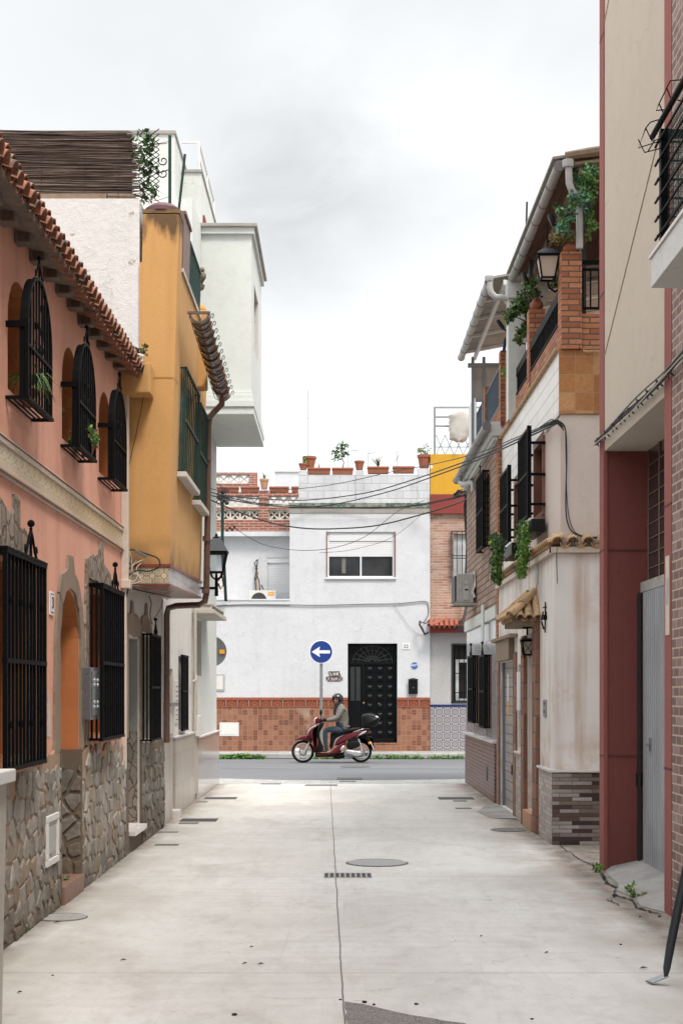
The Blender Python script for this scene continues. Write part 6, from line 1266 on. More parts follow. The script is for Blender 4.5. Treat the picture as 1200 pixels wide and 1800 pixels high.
# white tile cladding above the windows, orange tiles on the end
mb = MB(); wall(mb, FU, YC + .035, YE, 3.9, 5.46, [(16.90, 17.77, 3.7, 4.78), (18.88, 19.77, 3.7, 4.63)], .018, w=.02)
for f in list(range(len(mb.f))): pass
tiles = MB(); u_ = [YC + .035, YE]
def low(u): return 4.70 if u < 16.8 else 4.86 if u < 17.9 else 4.1
tiles.fbox(FU, YC + .035, 16.85, 4.76, 5.46, .001, .02); tiles.fbox(FU, 16.852, 17.85, 4.80, 5.46, .001, .02); tiles.fbox(FU, 17.852, 18.85, 4.45, 5.46, .001, .02); tiles.fbox(FU, 18.852, 19.82, 4.66, 5.46, .001, .02); tiles.fbox(FU, 19.822, YE - .01, 3.4, 5.46, .001, .02)
tiles.build('white_tiles', M['white_tile'], pt)
mb = MB(); mb.box(2.42, 4.2, YC + .005, YC + .025, 4.765, 5.47); mb.build('orange_tiles', M['orange_tile'], pt)
# string course of roof tiles
sc_ = MB(); random.seed(6); y = YC - .02
while y < YE - .1:
    z = 3.33 + (y - YC) * .002; barrel(sc_, (XR - .085, y, z), (XR + .10, y, z + .07), .052, .05); barrel(sc_, (XR - .075, y + .065, z - .005), (XR + .10, y + .065, z + .06), .045, .045, True); y += .13
x = XR + .02
while x < 2.95: barrel(sc_, (x, YC - .10, 3.33), (x, YC + .06, 3.39), .07, .065); barrel(sc_, (x + .085, YC - .09, 3.33), (x + .085, YC + .06, 3.38), .06, .06, True); x += .17
s_o = sc_.build('string_course', M['roof_tile_tan'], pt, smooth=True)
mb = MB(); mb.fbox(FR, YC - .06, YE, 3.222, 3.285, -.05, .05); mb.box(XR - .05, 4.2, YC - .062, YC + .05, 3.224, 3.287); mb.build('string_course_bed', M['cream_trim'], s_o)
# stone-clad base and marble capping
mb = MB(); mb.fbox(FR, YC - .0, 16.76, .0, .80, .001, .03); mb.build('clad_base', M['ledger_pale'], pt); mb = MB(); mb.box(XR - .03, 4.2, YC - .034, YC - .004, 0, .80); mb.build('clad_end', M['ledger'], pt)
mb = MB(); mb.fbox(FR, YC - .045, 16.78, .802, .825, 0, .055); mb.box(XR - .055, 4.2, YC - .05, YC + .0, .8025, .8245); mb.build('base_capping', M['marble'], pt)
mb = MB(); mb.fbox(FR, 18.32, 18.93, 0, .88, .001, .03); mb.build('clad_base', M['ledger_pale'], pt); mb = MB(); mb.fbox(FR, 18.30, 18.95, .882, .905, 0, .06); mb.build('base_capping', M['marble'], pt)
for u0, u1, vt in ((16.80, 17.20, 2.66), (17.93, 18.28, 2.4)): mb = MB(); mb.fbox(FR, u0 + .06, u1, 0, vt, .001, .05); mb.build('door_pilaster', M['corner_brick'], pt, bevel=.006)
for u0, u1, vt in ((18.97, 19.33, 2.22), (20.97, 21.30, 2.25)): mb = MB(); mb.fbox(FR, u0 + .05, u1, 0, vt, .001, .025); mb.build('garage_pilaster', M['corner_brick'], pt, bevel=.006)
mb = MB(); mb.fbox(FR, 19.335, 20.965, 2.13, 2.42, .001, .08); mb.fbox(FR, 18.95, 21.32, 2.42, 2.47, .0, .11); mb.build('garage_lintel', M['old_mortar'], pt, bevel=.008)
mb = MB(); mb.fbox(FR, GD[0], GD[1], GD[2], GD[3], -.12, -.055); gd = mb.build('garage_door', M['garage_door'], pt)
mb = MB(); mb.fbox(FR, GD[1] - .05, GD[1] - .002, .02, 2.11, -.054, -.02); mb.build('frame', M['blue_frame'], gd); mb = MB(); mb.fbox(FR, 20.0, 20.06, .52, .66, -.054, -.04); mb.build('handle', M['black_plastic'], gd)
mb = MB(); mb.fbox(FR, 20.46, 20.58, 1.35, 1.55, -.054, -.05); mb.build('sticker', M['label_orange'], gd); mb = MB(); mb.fbox(FR, 20.46, 20.58, 1.56, 1.95, -.054, -.05); mb.build('sticker', M['sign_white'], gd)
mb = MB(); mb.fbox(FR, ED[0], ED[1], ED[2], ED[3], -.299, -.24); mb.build('door', simple('grey_door', (.33, .315, .31), .5, var=.1), pt)
mb = MB(); mb.fbox(FR, ED[0] - .015, ED[1] + .0, .0, .215, -.29, .07); mb.build('doorstep', M['terracotta_pale'], pt, bevel=.008); 
mb = MB(); mb.fbox(FR, NI[0], NI[1], NI[2], NI[3], -.299, -.24); mb.build('niche_back', M['soffit_grey'], pt); mb = MB(); mb.fbox(FR, 18.36, 18.44, .96, 2.04, -.235, .01); mb.fbox(FR, 18.5, 18.85, 1.45, 1.95, -.2, .03); mb.build('window_frame', M['shutter_white'], pt)
# canopy over the entrance
cn = MB(); zr, ze, xo, ya, yb2 = 2.86, 2.545, 2.06, 16.85, 18.1
v = [(XR, ya, ze), (xo, ya, ze), (xo, yb2, ze), (XR, yb2, ze), (XR, ya + .30, zr), (XR, yb2 - .30, zr)]; cn.quad(v[0], v[1], v[2], v[3]); cn.quad(v[1], v[2], v[5], v[4]); cn.quad(v[0], v[1], v[4]); cn.quad(v[2], v[3], v[5])
cno = cn.build('canopy', M['old_mortar'], pt); mb = MB(); mb.box(xo + .03, XR, ya + .03, yb2 - .03, ze - .06, ze - .004); mb.build('canopy_board', M['old_wood'], cno)
ct = MB()
for i in range(8):
    y = ya + .08 + i * .155; t0 = Vector((xo - .05, y, ze + .02)); top_ = min(1, (y - ya) / .30, (yb2 - y) / .30); barrel(ct, t0, Vector((xo + (XR - xo) * max(.25, top_), y + .0, ze + (zr - ze) * max(.25, top_) + .03)), .06, .05)
    if i < 7: barrel(ct, t0 + Vector((.02, .078, 0)), Vector((XR, y + .078, zr - .02)) if .2 < i / 7 < .85 else Vector((xo + .14, y + .078, ze + .15)), .05, .05, True)
for i in range(3):
    x = xo + .07 + i * .105; k = (x - xo) / (XR - xo); barrel(ct, (x, ya - .05, ze + .02), (x, ya + .30 * k, ze + (zr - ze) * k + .03), .05, .042); barrel(ct, (x, ya - .06, ze + .012), (x, ya + .12 * k, ze + .1 * k + .02), .058, .05); barrel(ct, (x + .052, ya - .03, ze + .01), (x + .052, ya + .25 * k, ze + (zr - ze) * k), .036, .036, True)
for (a, b) in (((xo - .05, ya - .05, ze + .04), (xo + .14, ya + .12, ze + .20)), ((xo + .11, ya + .09, ze + .18), (XR - .02, ya + .30, zr + .04))): barrel(ct, a, b, .062, .052)
for (a, b) in (((xo - .04, yb2 + .0, ze + .06), (xo + .14, yb2 - .14, ze + .22)), ((xo + .12, yb2 - .12, ze + .20), (XR, yb2 - .28, zr + .07))): barrel(ct, a, b, .058, .05)
ct.build('canopy_tiles', M['roof_tile_tan'], cno, smooth=True)
# upper windows: brown frames, open iron casements projecting, planter boxes
for k, (a, b, c, d) in enumerate(UW):
    mb = MB()
    for q in ((a, a + .06, c, d), (b - .06, b, c, d), (a + .061, b - .061, d - .06, d), (a + .061, b - .061, c, c + .05)): mb.fbox(FU, *q, -.10, .03)
    wf = mb.build('window_frame', M['brown_frame'], pt); mb = MB(); mb.fbox(FU, a + .06, b - .06, c + .05, d - .06, -.17, -.13); mb.build('pane', M['glass_dark'], wf)
    mb = MB()
    for q in ((a + .07, a + .12), (b - .12, b - .07), ((a + b) / 2 - .025, (a + b) / 2 + .025)): mb.fbox(FU, *q, c + .06, d - .07, -.128, -.09)
    mb.build('sash', M['grey_pvc'], wf)
    g = MB(); w_ = .20; bars(g, FU, a - .02, b + .05, c - .02, d + .06, w_, 9, .010, (.5,), frame=.016, ret=False)
    for u in (a - .02, b + .05):
        for v in (c + .12, (c + d) / 2, d - .1): g.fbox(FU, u - .012, u + .012, v - .015, v + .015, -.02, w_ - .02)
    g.fbox(FU, a - .05, a - .01, c - .04, d + .10, w_ - .03, w_ + .02); g.build('window_grille', M['black_iron'], pt)
    mb = MB(); mb.fbox(FU, a - .02, b + .02, c - .06, c - .015, .0, .05); mb.build('window_sill', M['brown_frame'], pt)
    bb = thing('planter', ('black planter box under the nearer window of the plaster house' if k == 0 else 'black planter box under the farther window of the plaster house'), 'planter', (2.3, (a + b) / 2, c - .25)); mb = MB(); mb.fbox(FU, a - .25 - .1 * k, b - .1, c - .23, c - .08, .032, .20); mb.build('box', M['black_plastic'], bb, bevel=.01)
    vn = thing('hanging_plant', ('bright green trailing vine hanging from the nearer black planter' if k == 0 else 'darker green trailing vine hanging from the farther black planter'), 'hanging plant', tuple(FU(a + .3, c - .1, .2))); mb = MB(); random.seed(40 + k); ctr = (17.0 if k == 0 else 18.5); ua, ub = (17.25, 18.1) if k == 0 else (19.0, 20.0)
    X0, X1, Yt, Yb = ((905, 936, 915, 1012) if k == 0 else (857, 890, 938, 1022)); yy = 16.85 if k == 0 else 18.75
    for q in range(900 if k == 0 else 800):
        t_ = random.random() ** .8; hw = (X1 - X0) / 2 * (1 - .45 * t_) * (1 if k == 0 else (1 - .35 * abs(t_ - .3))); X = (X0 + X1) / 2 + (2 - 6 * t_ if k == 0 else 10 * t_ - 6 + 4 * math.sin(t_ * 6)) + random.gauss(0, .42) * hw; Y = Yt + (Yb - Yt) * t_ + random.gauss(0, 2)
        mb.leaves(P(X, Y, yy + random.uniform(-.12, .12)), (.01, .01, .01), 1, .045 if k == 0 else .06, [0, 0, 1] if k == 0 else [0, 2, 2, 1], .8)
    for q in range(14):
        X = random.uniform(X0 + 5, X1 - 6); mb.tube([P(X, Yt, yy), P(X + random.uniform(-4, 4), Yt + (Yb - Yt) * .5, yy), P(X + random.uniform(-6, 6), Yt + (Yb - Yt) * random.uniform(.7, 1.03), yy)], .003, 4, mi=2)
    mb.build('foliage', [M['weed'], M['leaf_lime'], M['leaf_dark']], vn, recalc=False)
# terrace: brick parapet and piers, dentil trim, iron railings, posts, lean-to roof
PH = {0: (15.70, 15.94), 1: (18.35, 18.58), 2: (20.75, 20.98)}
mb = MB(); mb.box(2.44, 2.665, 15.68, 15.93, 5.475, 6.545); mb.build('corner_pier', M['terrace_brick'], pt)
mb = MB(); mb.box(2.44, 2.64, 18.35, 18.58, 5.5, 6.63); mb.build('pier', M['terrace_brick'], pt); mb = MB(); mb.box(2.44, 2.64, 20.75, 20.98, 5.5, 6.67); mb.build('pier', M['terrace_brick'], pt)
mb = MB(); mb.box(2.455, 2.60, 15.931, 18.349, 5.5, 5.80); mb.box(2.455, 2.60, 18.581, 20.749, 5.5, 5.80); mb.box(2.667, 4.2, 15.72, 15.86, 5.475, 5.87); mb.build('terrace_parapet', M['terrace_brick'], pt)
mb = MB(); mb.box(2.60, 7, 15.94, YE, 5.46, 5.52); mb.build('terrace_floor', M['terracotta_pale'], pt)
dt = MB(); y = YC + .05
while y < YE: dt.box(2.375, 2.45, y, y + .062, 5.462, 5.51); dt.box(2.415, 2.45, y + .064, y + .115, 5.47, 5.49); y += .12
dt.build('dentil_trim', M['roof_tile_tan'], pt, bevel=.008)
mb = MB(); mb.tube([(2.68 + .05 * k, 15.69 - (k % 2) * .02, 5.455 - .018 * abs(math.sin(k * 1.3))) for k in range(8)], .014, 5); mb.build('end_trim', M['roof_tile_tan'], pt)
for y0_, y1_ in ((15.95, 18.33), (18.60, 20.73)):
    g = MB(); FT_ = RW(2.47); bars(g, FT_, y0_, y1_, 5.84, 6.10, 0, 24, .007, (), ret=False); g.fbox(FT_, y0_, y1_, 6.10, 6.20, -.012, .012); g.build('terrace_railing', M['black_iron'], pt)
g = MB(); bars(g, FW(15.80), 2.69, 3.6, 5.95, 6.38, 0, 11, .008, (), ret=False); g.fbox(FW(15.8), 2.68, 3.6, 6.44, 6.48, -.02, .02); g.build('terrace_railing', M['black_iron'], pt)
mb = MB(); mb.box(2.35, 2.60, 19.85, 20.1, 5.5, 7.18); mb.box(2.33, 2.9, 19.8, 20.15, 7.181, 7.42); mb.build('terrace_column', M['bay_white'], pt)
for a_ in ((2.70, 2.76, 15.95, 16.01, 5.5, 7.5), (2.5, 2.55, 18.8, 18.85, 5.5, 7.4), (3.6, 3.65, 15.95, 16.0, 5.5, 7.5)): mb = MB(); mb.box(*a_); mb.build('roof_post', M['dark_steel'], pt)
mb = MB(); mb.box(4.2, 4.3, 15.9, YE, 5.5, 7.9); mb.build('terrace_back_wall', simple('brown_screen', (.15, .065, .04), .9, var=.6, vs_=8), pt)
rf = MB(); rf.hexa([(2.42, 15.62, 7.50), (5.5, 15.62, 7.95), (5.5, 19.9, 7.95), (2.42, 19.9, 7.50), (2.42, 15.62, 7.53), (5.5, 15.62, 7.98), (5.5, 19.9, 7.98), (2.42, 19.9, 7.53)]); ro = rf.build('lean_to_roof', M['cane_soffit'], pt)
rf = MB(); rf.hexa([(2.33, 15.60, 7.532), (5.5, 15.60, 7.985), (5.5, 19.92, 7.985), (2.33, 19.92, 7.532), (2.33, 15.60, 7.56), (5.5, 15.60, 8.02), (5.5, 19.92, 8.02), (2.33, 19.92, 7.56)]); rf.build('roof_sheet', M['grey_ledge'], ro)
mb = MB(); random.seed(2)
mb.tube([(2.47, 15.585, 7.56), (2.75, 15.58, 7.60), (3.2, 15.59, 7.67), (4.0, 15.58, 7.78)], [.045, .055, .05, .05], 7); mb.tube([(2.47, 15.60, 7.46), (3.0, 15.60, 7.53), (4.0, 15.60, 7.66)], .03, 6); mb.box(2.62, 2.68, 15.6, 19.8, 7.36, 7.44); mb.build('roof_beam', M['old_wood'], ro)
def gutter(name, x, y0_, y1_, z, r, parent, mat='grey_pvc', joints=7):
    g = MB(); g.tube([(x, y0_, z), (x, y1_, z)], r, 14); go = g.build(name, M[mat], parent, smooth=True)
    for i in range(joints + 1):
        g = MB(); y = y0_ + (y1_ - y0_) * i / joints; g.lathe((x, y, z), [(r * 1.07, -.012), (r * 1.10, -.012), (r * 1.10, .012), (r * 1.07, .012)], 14, axis='y'); g.build('gutter_joint', M['cable_grey'], go, smooth=True)
    return go
g1 = gutter('gutter', 2.40, 15.58, 19.85, 7.45, .056, pt)
dp = MB(); dp.tube([(2.50, 15.55, 7.50), (2.50, 15.55, 7.38), (2.505, 15.55, 7.25), (2.54, 15.56, 7.16), (2.60, 15.58, 7.12), (2.63, 15.6, 7.08), (2.63, 15.62, 6.98), (2.63, 15.63, 6.56)], .040, 10); dp.lathe((2.49, 15.55, 7.42), [(.06, 0), (.065, .03), (.065, .08), (.02, .085)], 12); dp.build('downpipe', M['pale_pvc'], pt, smooth=True)
mb = MB(); mb.tube([P(924, 410, 18.2), P(925.5, 355, 18.2)], .014, 5); mb.build('antenna_mast', M['dark_steel'], pt)
# plants and lamps on the terrace
random.seed(61)
def nub(p):
    pass
potted('potted_plant', 'round terracotta pot with olive succulent on the brick corner pier', (2.55, 15.80, 6.547), .075, .13, bush((.21, .14, .085), 1100, .035, ('leaf_olive', 'leaf_yellow', 'leaf_olive', 'leaf_dry'), -.01, 9), round_=True)
potted('potted_plant', 'round terracotta pot with feathery green bush on the second brick pier', (2.55, 18.46, 6.632), .085, .15, bush((.20, .2, .16), 800, .05, ('leaf_mid', 'leaf_olive', 'leaf_dark'), .0, 6), round_=True)
potted('potted_plant', 'round terracotta pot with spiky aloe on the third brick pier', (2.54, 20.86, 6.672), .085, .15, blades(22, .34, ('leaf_olive', 'leaf_dark'), .016, .6, .1), round_=True)
t = thing('climbing_plant', 'blue green and bright green ivy cascading under the reed roof', 'climbing plant', (2.8, 15.8, 6.9)); mb = MB(); random.seed(5)
for (X, Y, rx, ry, n, m_) in ((1030, 320, 16, 24, 420, (1, 3, 1, 2)), (1018, 345, 14, 14, 160, (2, 2, 3)), (1036, 370, 10, 26, 220, (1, 0, 3)), (1008, 365, 14, 10, 120, (2, 2, 1)), (1000, 390, 16, 18, 240, (1, 2, 0)), (985, 400, 12, 10, 90, (2, 1)), (1034, 395, 6, 14, 80, (3, 1)), (1022, 300, 14, 10, 160, (0, 1)), (1041, 345, 6, 40, 200, (0, 1)), (1012, 352, 8, 8, 60, (2, 2)), (1033, 312, 8, 6, 50, (3, 3))):
    s_ = 15.55 / FPX; mb.leaves(P(X, Y, 15.55 + random.uniform(-.1, .12)), (rx * s_ * 1.1, .12, ry * s_ * 1.1), int(n * .5), .06, list(m_), .4, clump=7)
for k in range(12): mb.tube([P(1005 + k * 3, 290, 16.1), P(1000 + k * 3.6 + random.uniform(-6, 6), 340, 16.1), P(998 + k * 4, 385 + random.uniform(-15, 10), 16.1)], .004, 4, mi=4)
mb.build('foliage', [M['leaf_dark'], M['leaf_mid'], M['leaf_blue'], M['weed'], M['stem']], t, recalc=False)
t = thing('potted_tree', 'leafy branch of a young tree leaning out over the terrace railing', 'tree', (2.6, 19.4, 5.55)); mb = MB(); random.seed(15)
mb.tube([(2.75, 19.5, 5.55), P(938, 560, 19.4), P(925, 566, 19.3), P(905, 556, 19.3)], [.02, .016, .012, .006], 5); mb.tube([P(930, 565, 19.4), P(912, 535, 19.3)], .007, 4); mb.tube([P(926, 566, 19.4), P(921, 590, 19.3)], .006, 4); mb.build('trunk', M['stem'], t); mb = MB(); s_ = 19.3 / FPX
for X, Y, rx, ry, n in ((908, 540, 11, 11, 100), (918, 528, 8, 8, 70), (895, 556, 10, 7, 80), (914, 590, 8, 12, 70), (930, 545, 8, 14, 110), (926, 575, 6, 9, 60), (902, 548, 8, 6, 60)): mb.leaves(P(X, Y, 19.3), (rx * s_, .12, ry * s_), n, .085, [0, 1, 1, 2], .3)
mb.build('foliage', [M['leaf_dark'], M['leaf_mid'], M['leaf_olive']], t, recalc=False)
t = thing('trailing_sprig', 'thin sprig of yellow green leaves trailing over the brick parapet', 'plant', tuple(P(905, 665, 20.2))); mb = MB(); s_ = 20.2 / FPX; mb.tube([P(888, 655, 20.2), P(898, 662, 20.2), P(914, 660, 20.2)], .005, 4, mi=1)
for X, Y in ((887, 655), (910, 668), (916, 663), (908, 672)): mb.leaves(P(X, Y, 20.2), (4 * s_, .05, 5 * s_), 16, .07, 0, .2)
mb.build('foliage', [M['leaf_lime'], M['stem']], t, recalc=False)
def spot(label, base, head, r=.013, sz=.06):
    t = thing('spotlight', label, 'lamp', tuple(base), 'solar spotlights on the terrace piers'); mb = MB(); mb.tube([base, base.lerp(head, .5) + Vector((0, 0, .02)), head], r, 6); mb.build('arm', M['black_plastic'], t, smooth=True)
    mb = MB(); d = (head - base).normalized(); mb.lathe((0, 0, 0), [(.02, -.09), (sz, -.05), (sz, .05), (sz * .7, .08), (.01, .085)], 12, sx=1, sy=.5); q = d.to_track_quat('Z', 'Y'); mb.v = [head + q @ v for v in mb.v]; h_ = mb.build('head', M['black_plastic'], t, smooth=True)
spot('black spotlight head tilted among the ivy above the corner pot', P(978, 405, 15.9), P(970, 388, 15.9)); spot('black spotlight on a thin arm rising from the second pier', P(936, 522, 18.4), P(922, 489, 18.4)); spot('black spotlight with silver tip leaning left from the third pier', P(898, 597, 20.7), P(879, 571, 20.7))
t = thing('dark_bag', 'dark blue cloth bag hanging behind the third brick pier', 'bag', tuple(P(886, 617, 21.3))); mb = MB(); mb.prism(FW(21.3), jag([((882 - CX) * 21.3 / FPX, zz(618, 21.3)), ((888 - CX) * 21.3 / FPX, zz(618, 21.3)), ((887.5 - CX) * 21.3 / FPX, zz(592, 21.3)), ((883 - CX) * 21.3 / FPX, zz(600, 21.3))], .01, .1), 0, .12); mb.build('cloth', simple('navy_cloth', (.02, .03, .06), .9, var=.6), t, bevel=.02)

# lantern builder: four tapered glazed sides, hipped roof, finial (seen on both sides of the alley)
def lantern(t, c, w, h, glass, roof=.4, tilt=0):
    c = Vector(c); wt, wb = w / 2, w * .30; q = [(1, 1), (-1, 1), (-1, -1), (1, -1)]; mb = MB()
    for a, b in q:
        mb.tube([c + Vector((a * wb, b * wb, 0)), c + Vector((a * wt * .94, b * wt * .94, h))], .012, 4)
    for z, ww, th in ((0, wb, .013), (h, wt * .96, .016)):
        for k in range(4): mb.tube([c + Vector((q[k][0] * ww, q[k][1] * ww, z)), c + Vector((q[(k + 1) % 4][0] * ww, q[(k + 1) % 4][1] * ww, z))], th, 4)
    fo = mb.build('frame', M['black_iron'], t); mb = MB(); rp = [(wt * 1.12, h + .012), (wt * 1.05, h + .03), (wt * .5, h + roof * w * .62), (wt * .32, h + roof * w * .72)]
    for i in range(len(rp) - 1):
        for k in range(4):
            a, b = q[k], q[(k + 1) % 4]; mb.quad(*[c + Vector((s_[0] * r_, s_[1] * r_, z_)) for s_, r_, z_ in ((a, rp[i][0], rp[i][1]), (b, rp[i][0], rp[i][1]), (b, rp[i + 1][0], rp[i + 1][1]), (a, rp[i + 1][0], rp[i + 1][1]))])
    mb.quad(*[c + Vector((s_[0] * rp[0][0], s_[1] * rp[0][0], rp[0][1])) for s_ in q]); mb.quad(*[c + Vector((s_[0] * rp[-1][0], s_[1] * rp[-1][0], rp[-1][1])) for s_ in q])
    mb.build('lamp_hood', M['lamp_hood'], t); mb = MB(); k1, k2 = .97, .90
    for k in range(4):
        a, b = q[k], q[(k + 1) % 4]; mb.quad(c + Vector((a[0] * wb * k1, a[1] * wb * k1, .01)), c + Vector((b[0] * wb * k1, b[1] * wb * k1, .01)), c + Vector((b[0] * wt * k2, b[1] * wt * k2, h - .01)), c + Vector((a[0] * wt * k2, a[1] * wt * k2, h - .01)))
    mb.build('lamp_glass', M[glass], t); return fo
simple('lamp_hood', (.022, .03, .04), .45, var=.3)
LC = Vector((2.325, 15.95, 6.32)); t = thing('street_lantern', 'black lantern with milky glass beside the brick corner pier', 'street lamp', tuple(LC - Vector((0, 0, .2)))); lantern(t, LC, .24, .24, 'lamp_glass', .55)
mb = MB(); mb.tube([LC + Vector((0, 0, -.02)), LC + Vector((.02, 0, -.10)), LC + Vector((.09, .02, -.14)), LC + Vector((.14, .03, -.10))], .012, 6); mb.tube([LC + Vector((-.0, 0, .36)), LC + Vector((0, 0, .62))], .008, 5); mb.tube([LC + Vector((0, 0, .42)), LC + Vector((.06, -.02, .44)), LC + Vector((.14, -.03, .40))], .016, 6); mb.build('bracket', M['black_iron'], t)
LC = Vector((xx(380.5, 17.95), 17.95, zz(1006, 17.95))); t = thing('street_lantern', 'black four sided lantern on an iron bracket beside the brown downpipe', 'street lamp', tuple(LC - Vector((0, 0, .3)))); lantern(t, LC, .27, .245, 'lantern_glass', .95)
mb = MB(); mb.lathe(LC + Vector((0, 0, .425)), [(.04, 0), (.05, .015), (.02, .03), (.012, .06), (.002, .07)], 8); mb.tube([LC + Vector((0, 0, -.005)), LC + Vector((0, 0, -.09)), LC + Vector((0, 0, -.3))], [.012, .02, .024], 6)
for a, b in ((1, 1), (-1, 1), (1, -1), (-1, -1)): mb.tube([LC + Vector((a * .075, b * .075, 0)), LC + Vector((a * .055, b * .055, -.06)), LC + Vector((0, 0, -.10))], .010, 5)
mb.tube([LC + Vector((0, 0, -.20)), LC + Vector((-.15, 0, -.20))], .024, 4); mb.tube([LC + Vector((-.15, 0, -.28)), LC + Vector((-.15, 0, -.12))], .02, 4); mb.tube([LC + Vector((-.15, 0, -.2)), LC + Vector((-.62, .02, -.2))], .02, 4); mb.build('bracket', M['black_iron'], t)
mb = MB(); mb.tube([LC + Vector((.02, .02, -.1)), LC + Vector((.07, .02, -.05)), LC + Vector((.09, .02, -.16)), LC + Vector((.05, .02, -.21)), LC + Vector((.02, .02, -.14))], .012, 6); mb.build('cable_loop', M['cable_black'], t)
t = thing('wall_lantern', 'small dark wrought iron lantern hanging under the tiled canopy', 'lantern', tuple(P(926, 1152, 17.4))); c = P(926, 1151, 17.4); lantern(t, c, .15, .17, 'lamp_glass', .3); mb = MB(); mb.tube([c + Vector((0, 0, .24)), c + Vector((0, 0, .36)), c + Vector((.06, .1, .38))], .010, 5); mb.tube([c + Vector((-.06, 0, .33)), c + Vector((.06, 0, .33))], .010, 5)
for a in (-1, 1): mb.tube([c + Vector((a * .05, -.078, .01)), c + Vector((-a * .065, -.078, .17))], .005, 4)
for k in range(6): mb.tube([c + Vector((.05 * math.cos(k), .05 * math.sin(k), 0)), c + Vector((.075 * math.cos(k), .075 * math.sin(k), -.035))], .006, 4)
mb.build('bracket', M['black_iron'], t)
t = thing('wall_ornament', 'spiky black wrought iron ornament on the wall right of the canopy', 'ornament', tuple(P(958, 1110, 16.4))); mb = MB()
for (a, b), (c, d) in (((958, 1058), (957, 1112)), ((954, 1068), (967, 1066)), ((952, 1082), (968, 1080)), ((951, 1092), (955, 1106)), ((958, 1075), (963, 1098)), ((954, 1075), (951, 1090)), ((961, 1075), (960, 1090)), ((952, 1088), (964, 1090))): mb.tube([P(a, b, 16.3), P(c, d, 16.35)], .010, 4)
mb.tube([P(958, 1085, 16.3), (XR + .0, 16.35, zz(1085, 16.3))], .012, 4); mb.ball(P(958, 1085, 16.3), .03, 6); mb.build('spikes', M['black_iron'], t)
t = thing('intercom', 'slim metal intercom panel on the white plaster beside the corner', 'intercom', tuple(P(958, 1262, 16.35))); mb = MB(); mb.fbox(FR, 16.30, 16.52, 1.40, 1.60, .001, .016); mb.build('plate', M['galvanised'], t, bevel=.003); mb = MB(); mb.fbox(FR, 16.35, 16.46, 1.54, 1.57, .016, .019); mb.lathe(FR(16.41, 1.46, .016), [(.02, 0), (.02, -.006)], 8, axis='x'); mb.build('speaker_slot', M['black_plastic'], t)
t = thing('wall_patch', 'grey cement patch high on the plaster between vine and corner', 'plaster patch', tuple(FR(17.0, 2.9, 0))); mb = MB(); mb.prism(FR, jag([(16.98, 2.98), (17.22, 2.95), (17.24, 3.15), (17.1, 3.25), (16.98, 3.2)], .015, .05), .001, .008); mb.build('patch', M['grey_stucco'], t)
# cables on the corner of the plaster house
cable('black cable looping from the roof corner down the corner of the plaster house', [(976, 740, 15.62), (985, 742, 15.62), (993, 755, 15.7), (995, 800, 15.72), (994, 850, 15.72), (994, 900, 15.72), (999, 925, 15.72), (1010, 938, 15.72), (1030, 944, 15.72), (1060, 944, 15.72)], .010, group='cables clipped to the plaster house')
cable('thinner cable beside it, curving along above the row of roof tiles', [(993, 760, 15.73), (996, 880, 15.73), (1004, 925, 15.73), (1020, 941, 15.73), (1060, 948, 15.73)], .006, 'cable_black', group='cables clipped to the plaster house')
cable('short black cable dangling below the roof tile course at the corner', [(985, 952, 15.66), (978, 968, 15.66), (978, 1000, 15.66), (979, 1026, 15.66)], .006, group='cables clipped to the plaster house')
t = thing('cable_bundle', 'small tangle of black cables at the top corner of the plaster house', 'cables', tuple(P(976, 742, 15.6))); mb = MB(); random.seed(33)
for k in range(7): mb.tube([P(950 + random.uniform(-3, 3), 752 + random.uniform(-3, 3), 16.5), P(968, 739 + random.uniform(-2, 4), 15.68), P(978 + random.uniform(-3, 3), 741 + random.uniform(-4, 4), 15.6), P(990, 752 + random.uniform(-5, 5), 15.6)], .006, 5)
mb.build('strands', M['cable_black'], t)

# ================================================================ RIGHT: tan brick house at the street corner
bk = thing('terraced_house', 'tan brick house at the street corner with grey tiled ground floor and white gutter', 'house', (4, 24, 0)); Y3, Y4 = YE + .005, 26.6
mb = MB(); BW = [(22.5, 23.6, 4.03, 5.15)]
wall(mb, FR, Y3 + .30, Y4, 2.99, 5.52, BW, .16); mb.build('upper_wall', M['tan_brick'], bk)
mb = MB(); LW_ = [(22.25, 23.1, 1.16, 2.24), (24.2, 25.15, 1.2, 2.28)]; wall(mb, FR, Y3 + .30, Y4, 0, 2.80, LW_, .16); mb.build('wall', M['gloss_tile'], bk)
mb = MB(); mb.box(XR + .161, 8, Y3 + .31, Y4 - .01, .01, 5.5); mb.build('rear_wall', M['tan_brick'], bk)
mb = MB(); mb.fbox(FR, Y3 + .10, Y4 + .02, 2.802, 2.99, -.1, .045); mb.fbox(FR, 22.9, 23.15, 2.5, 3.1, .046, .075); mb.build('white_lintel', M['bay_white'], bk, bevel=.01)
mb = MB(); mb.fbox(FR, Y3, Y3 + .30, 2.4, 5.5, -.1, .01); mb.build('party_pier', M['terrace_brick'], bk)
mb = MB(); mb.fbox(FR, Y3 + .32, Y4 + .01, 0, .90, .001, .03); ba = mb.build('tiled_base', M['tile_brick'], bk); mb = MB(); mb.fbox(FR, Y3 + .30, Y4 + .03, .902, .94, 0, .07); mb.build('base_capping', M['marble'], ba, bevel=.005)
mb = MB(); mb.fbox(FR, 22.55, 22.8, .28, .50, .031, .045); mb.build('vent_cover', M['cable_grey'], ba)
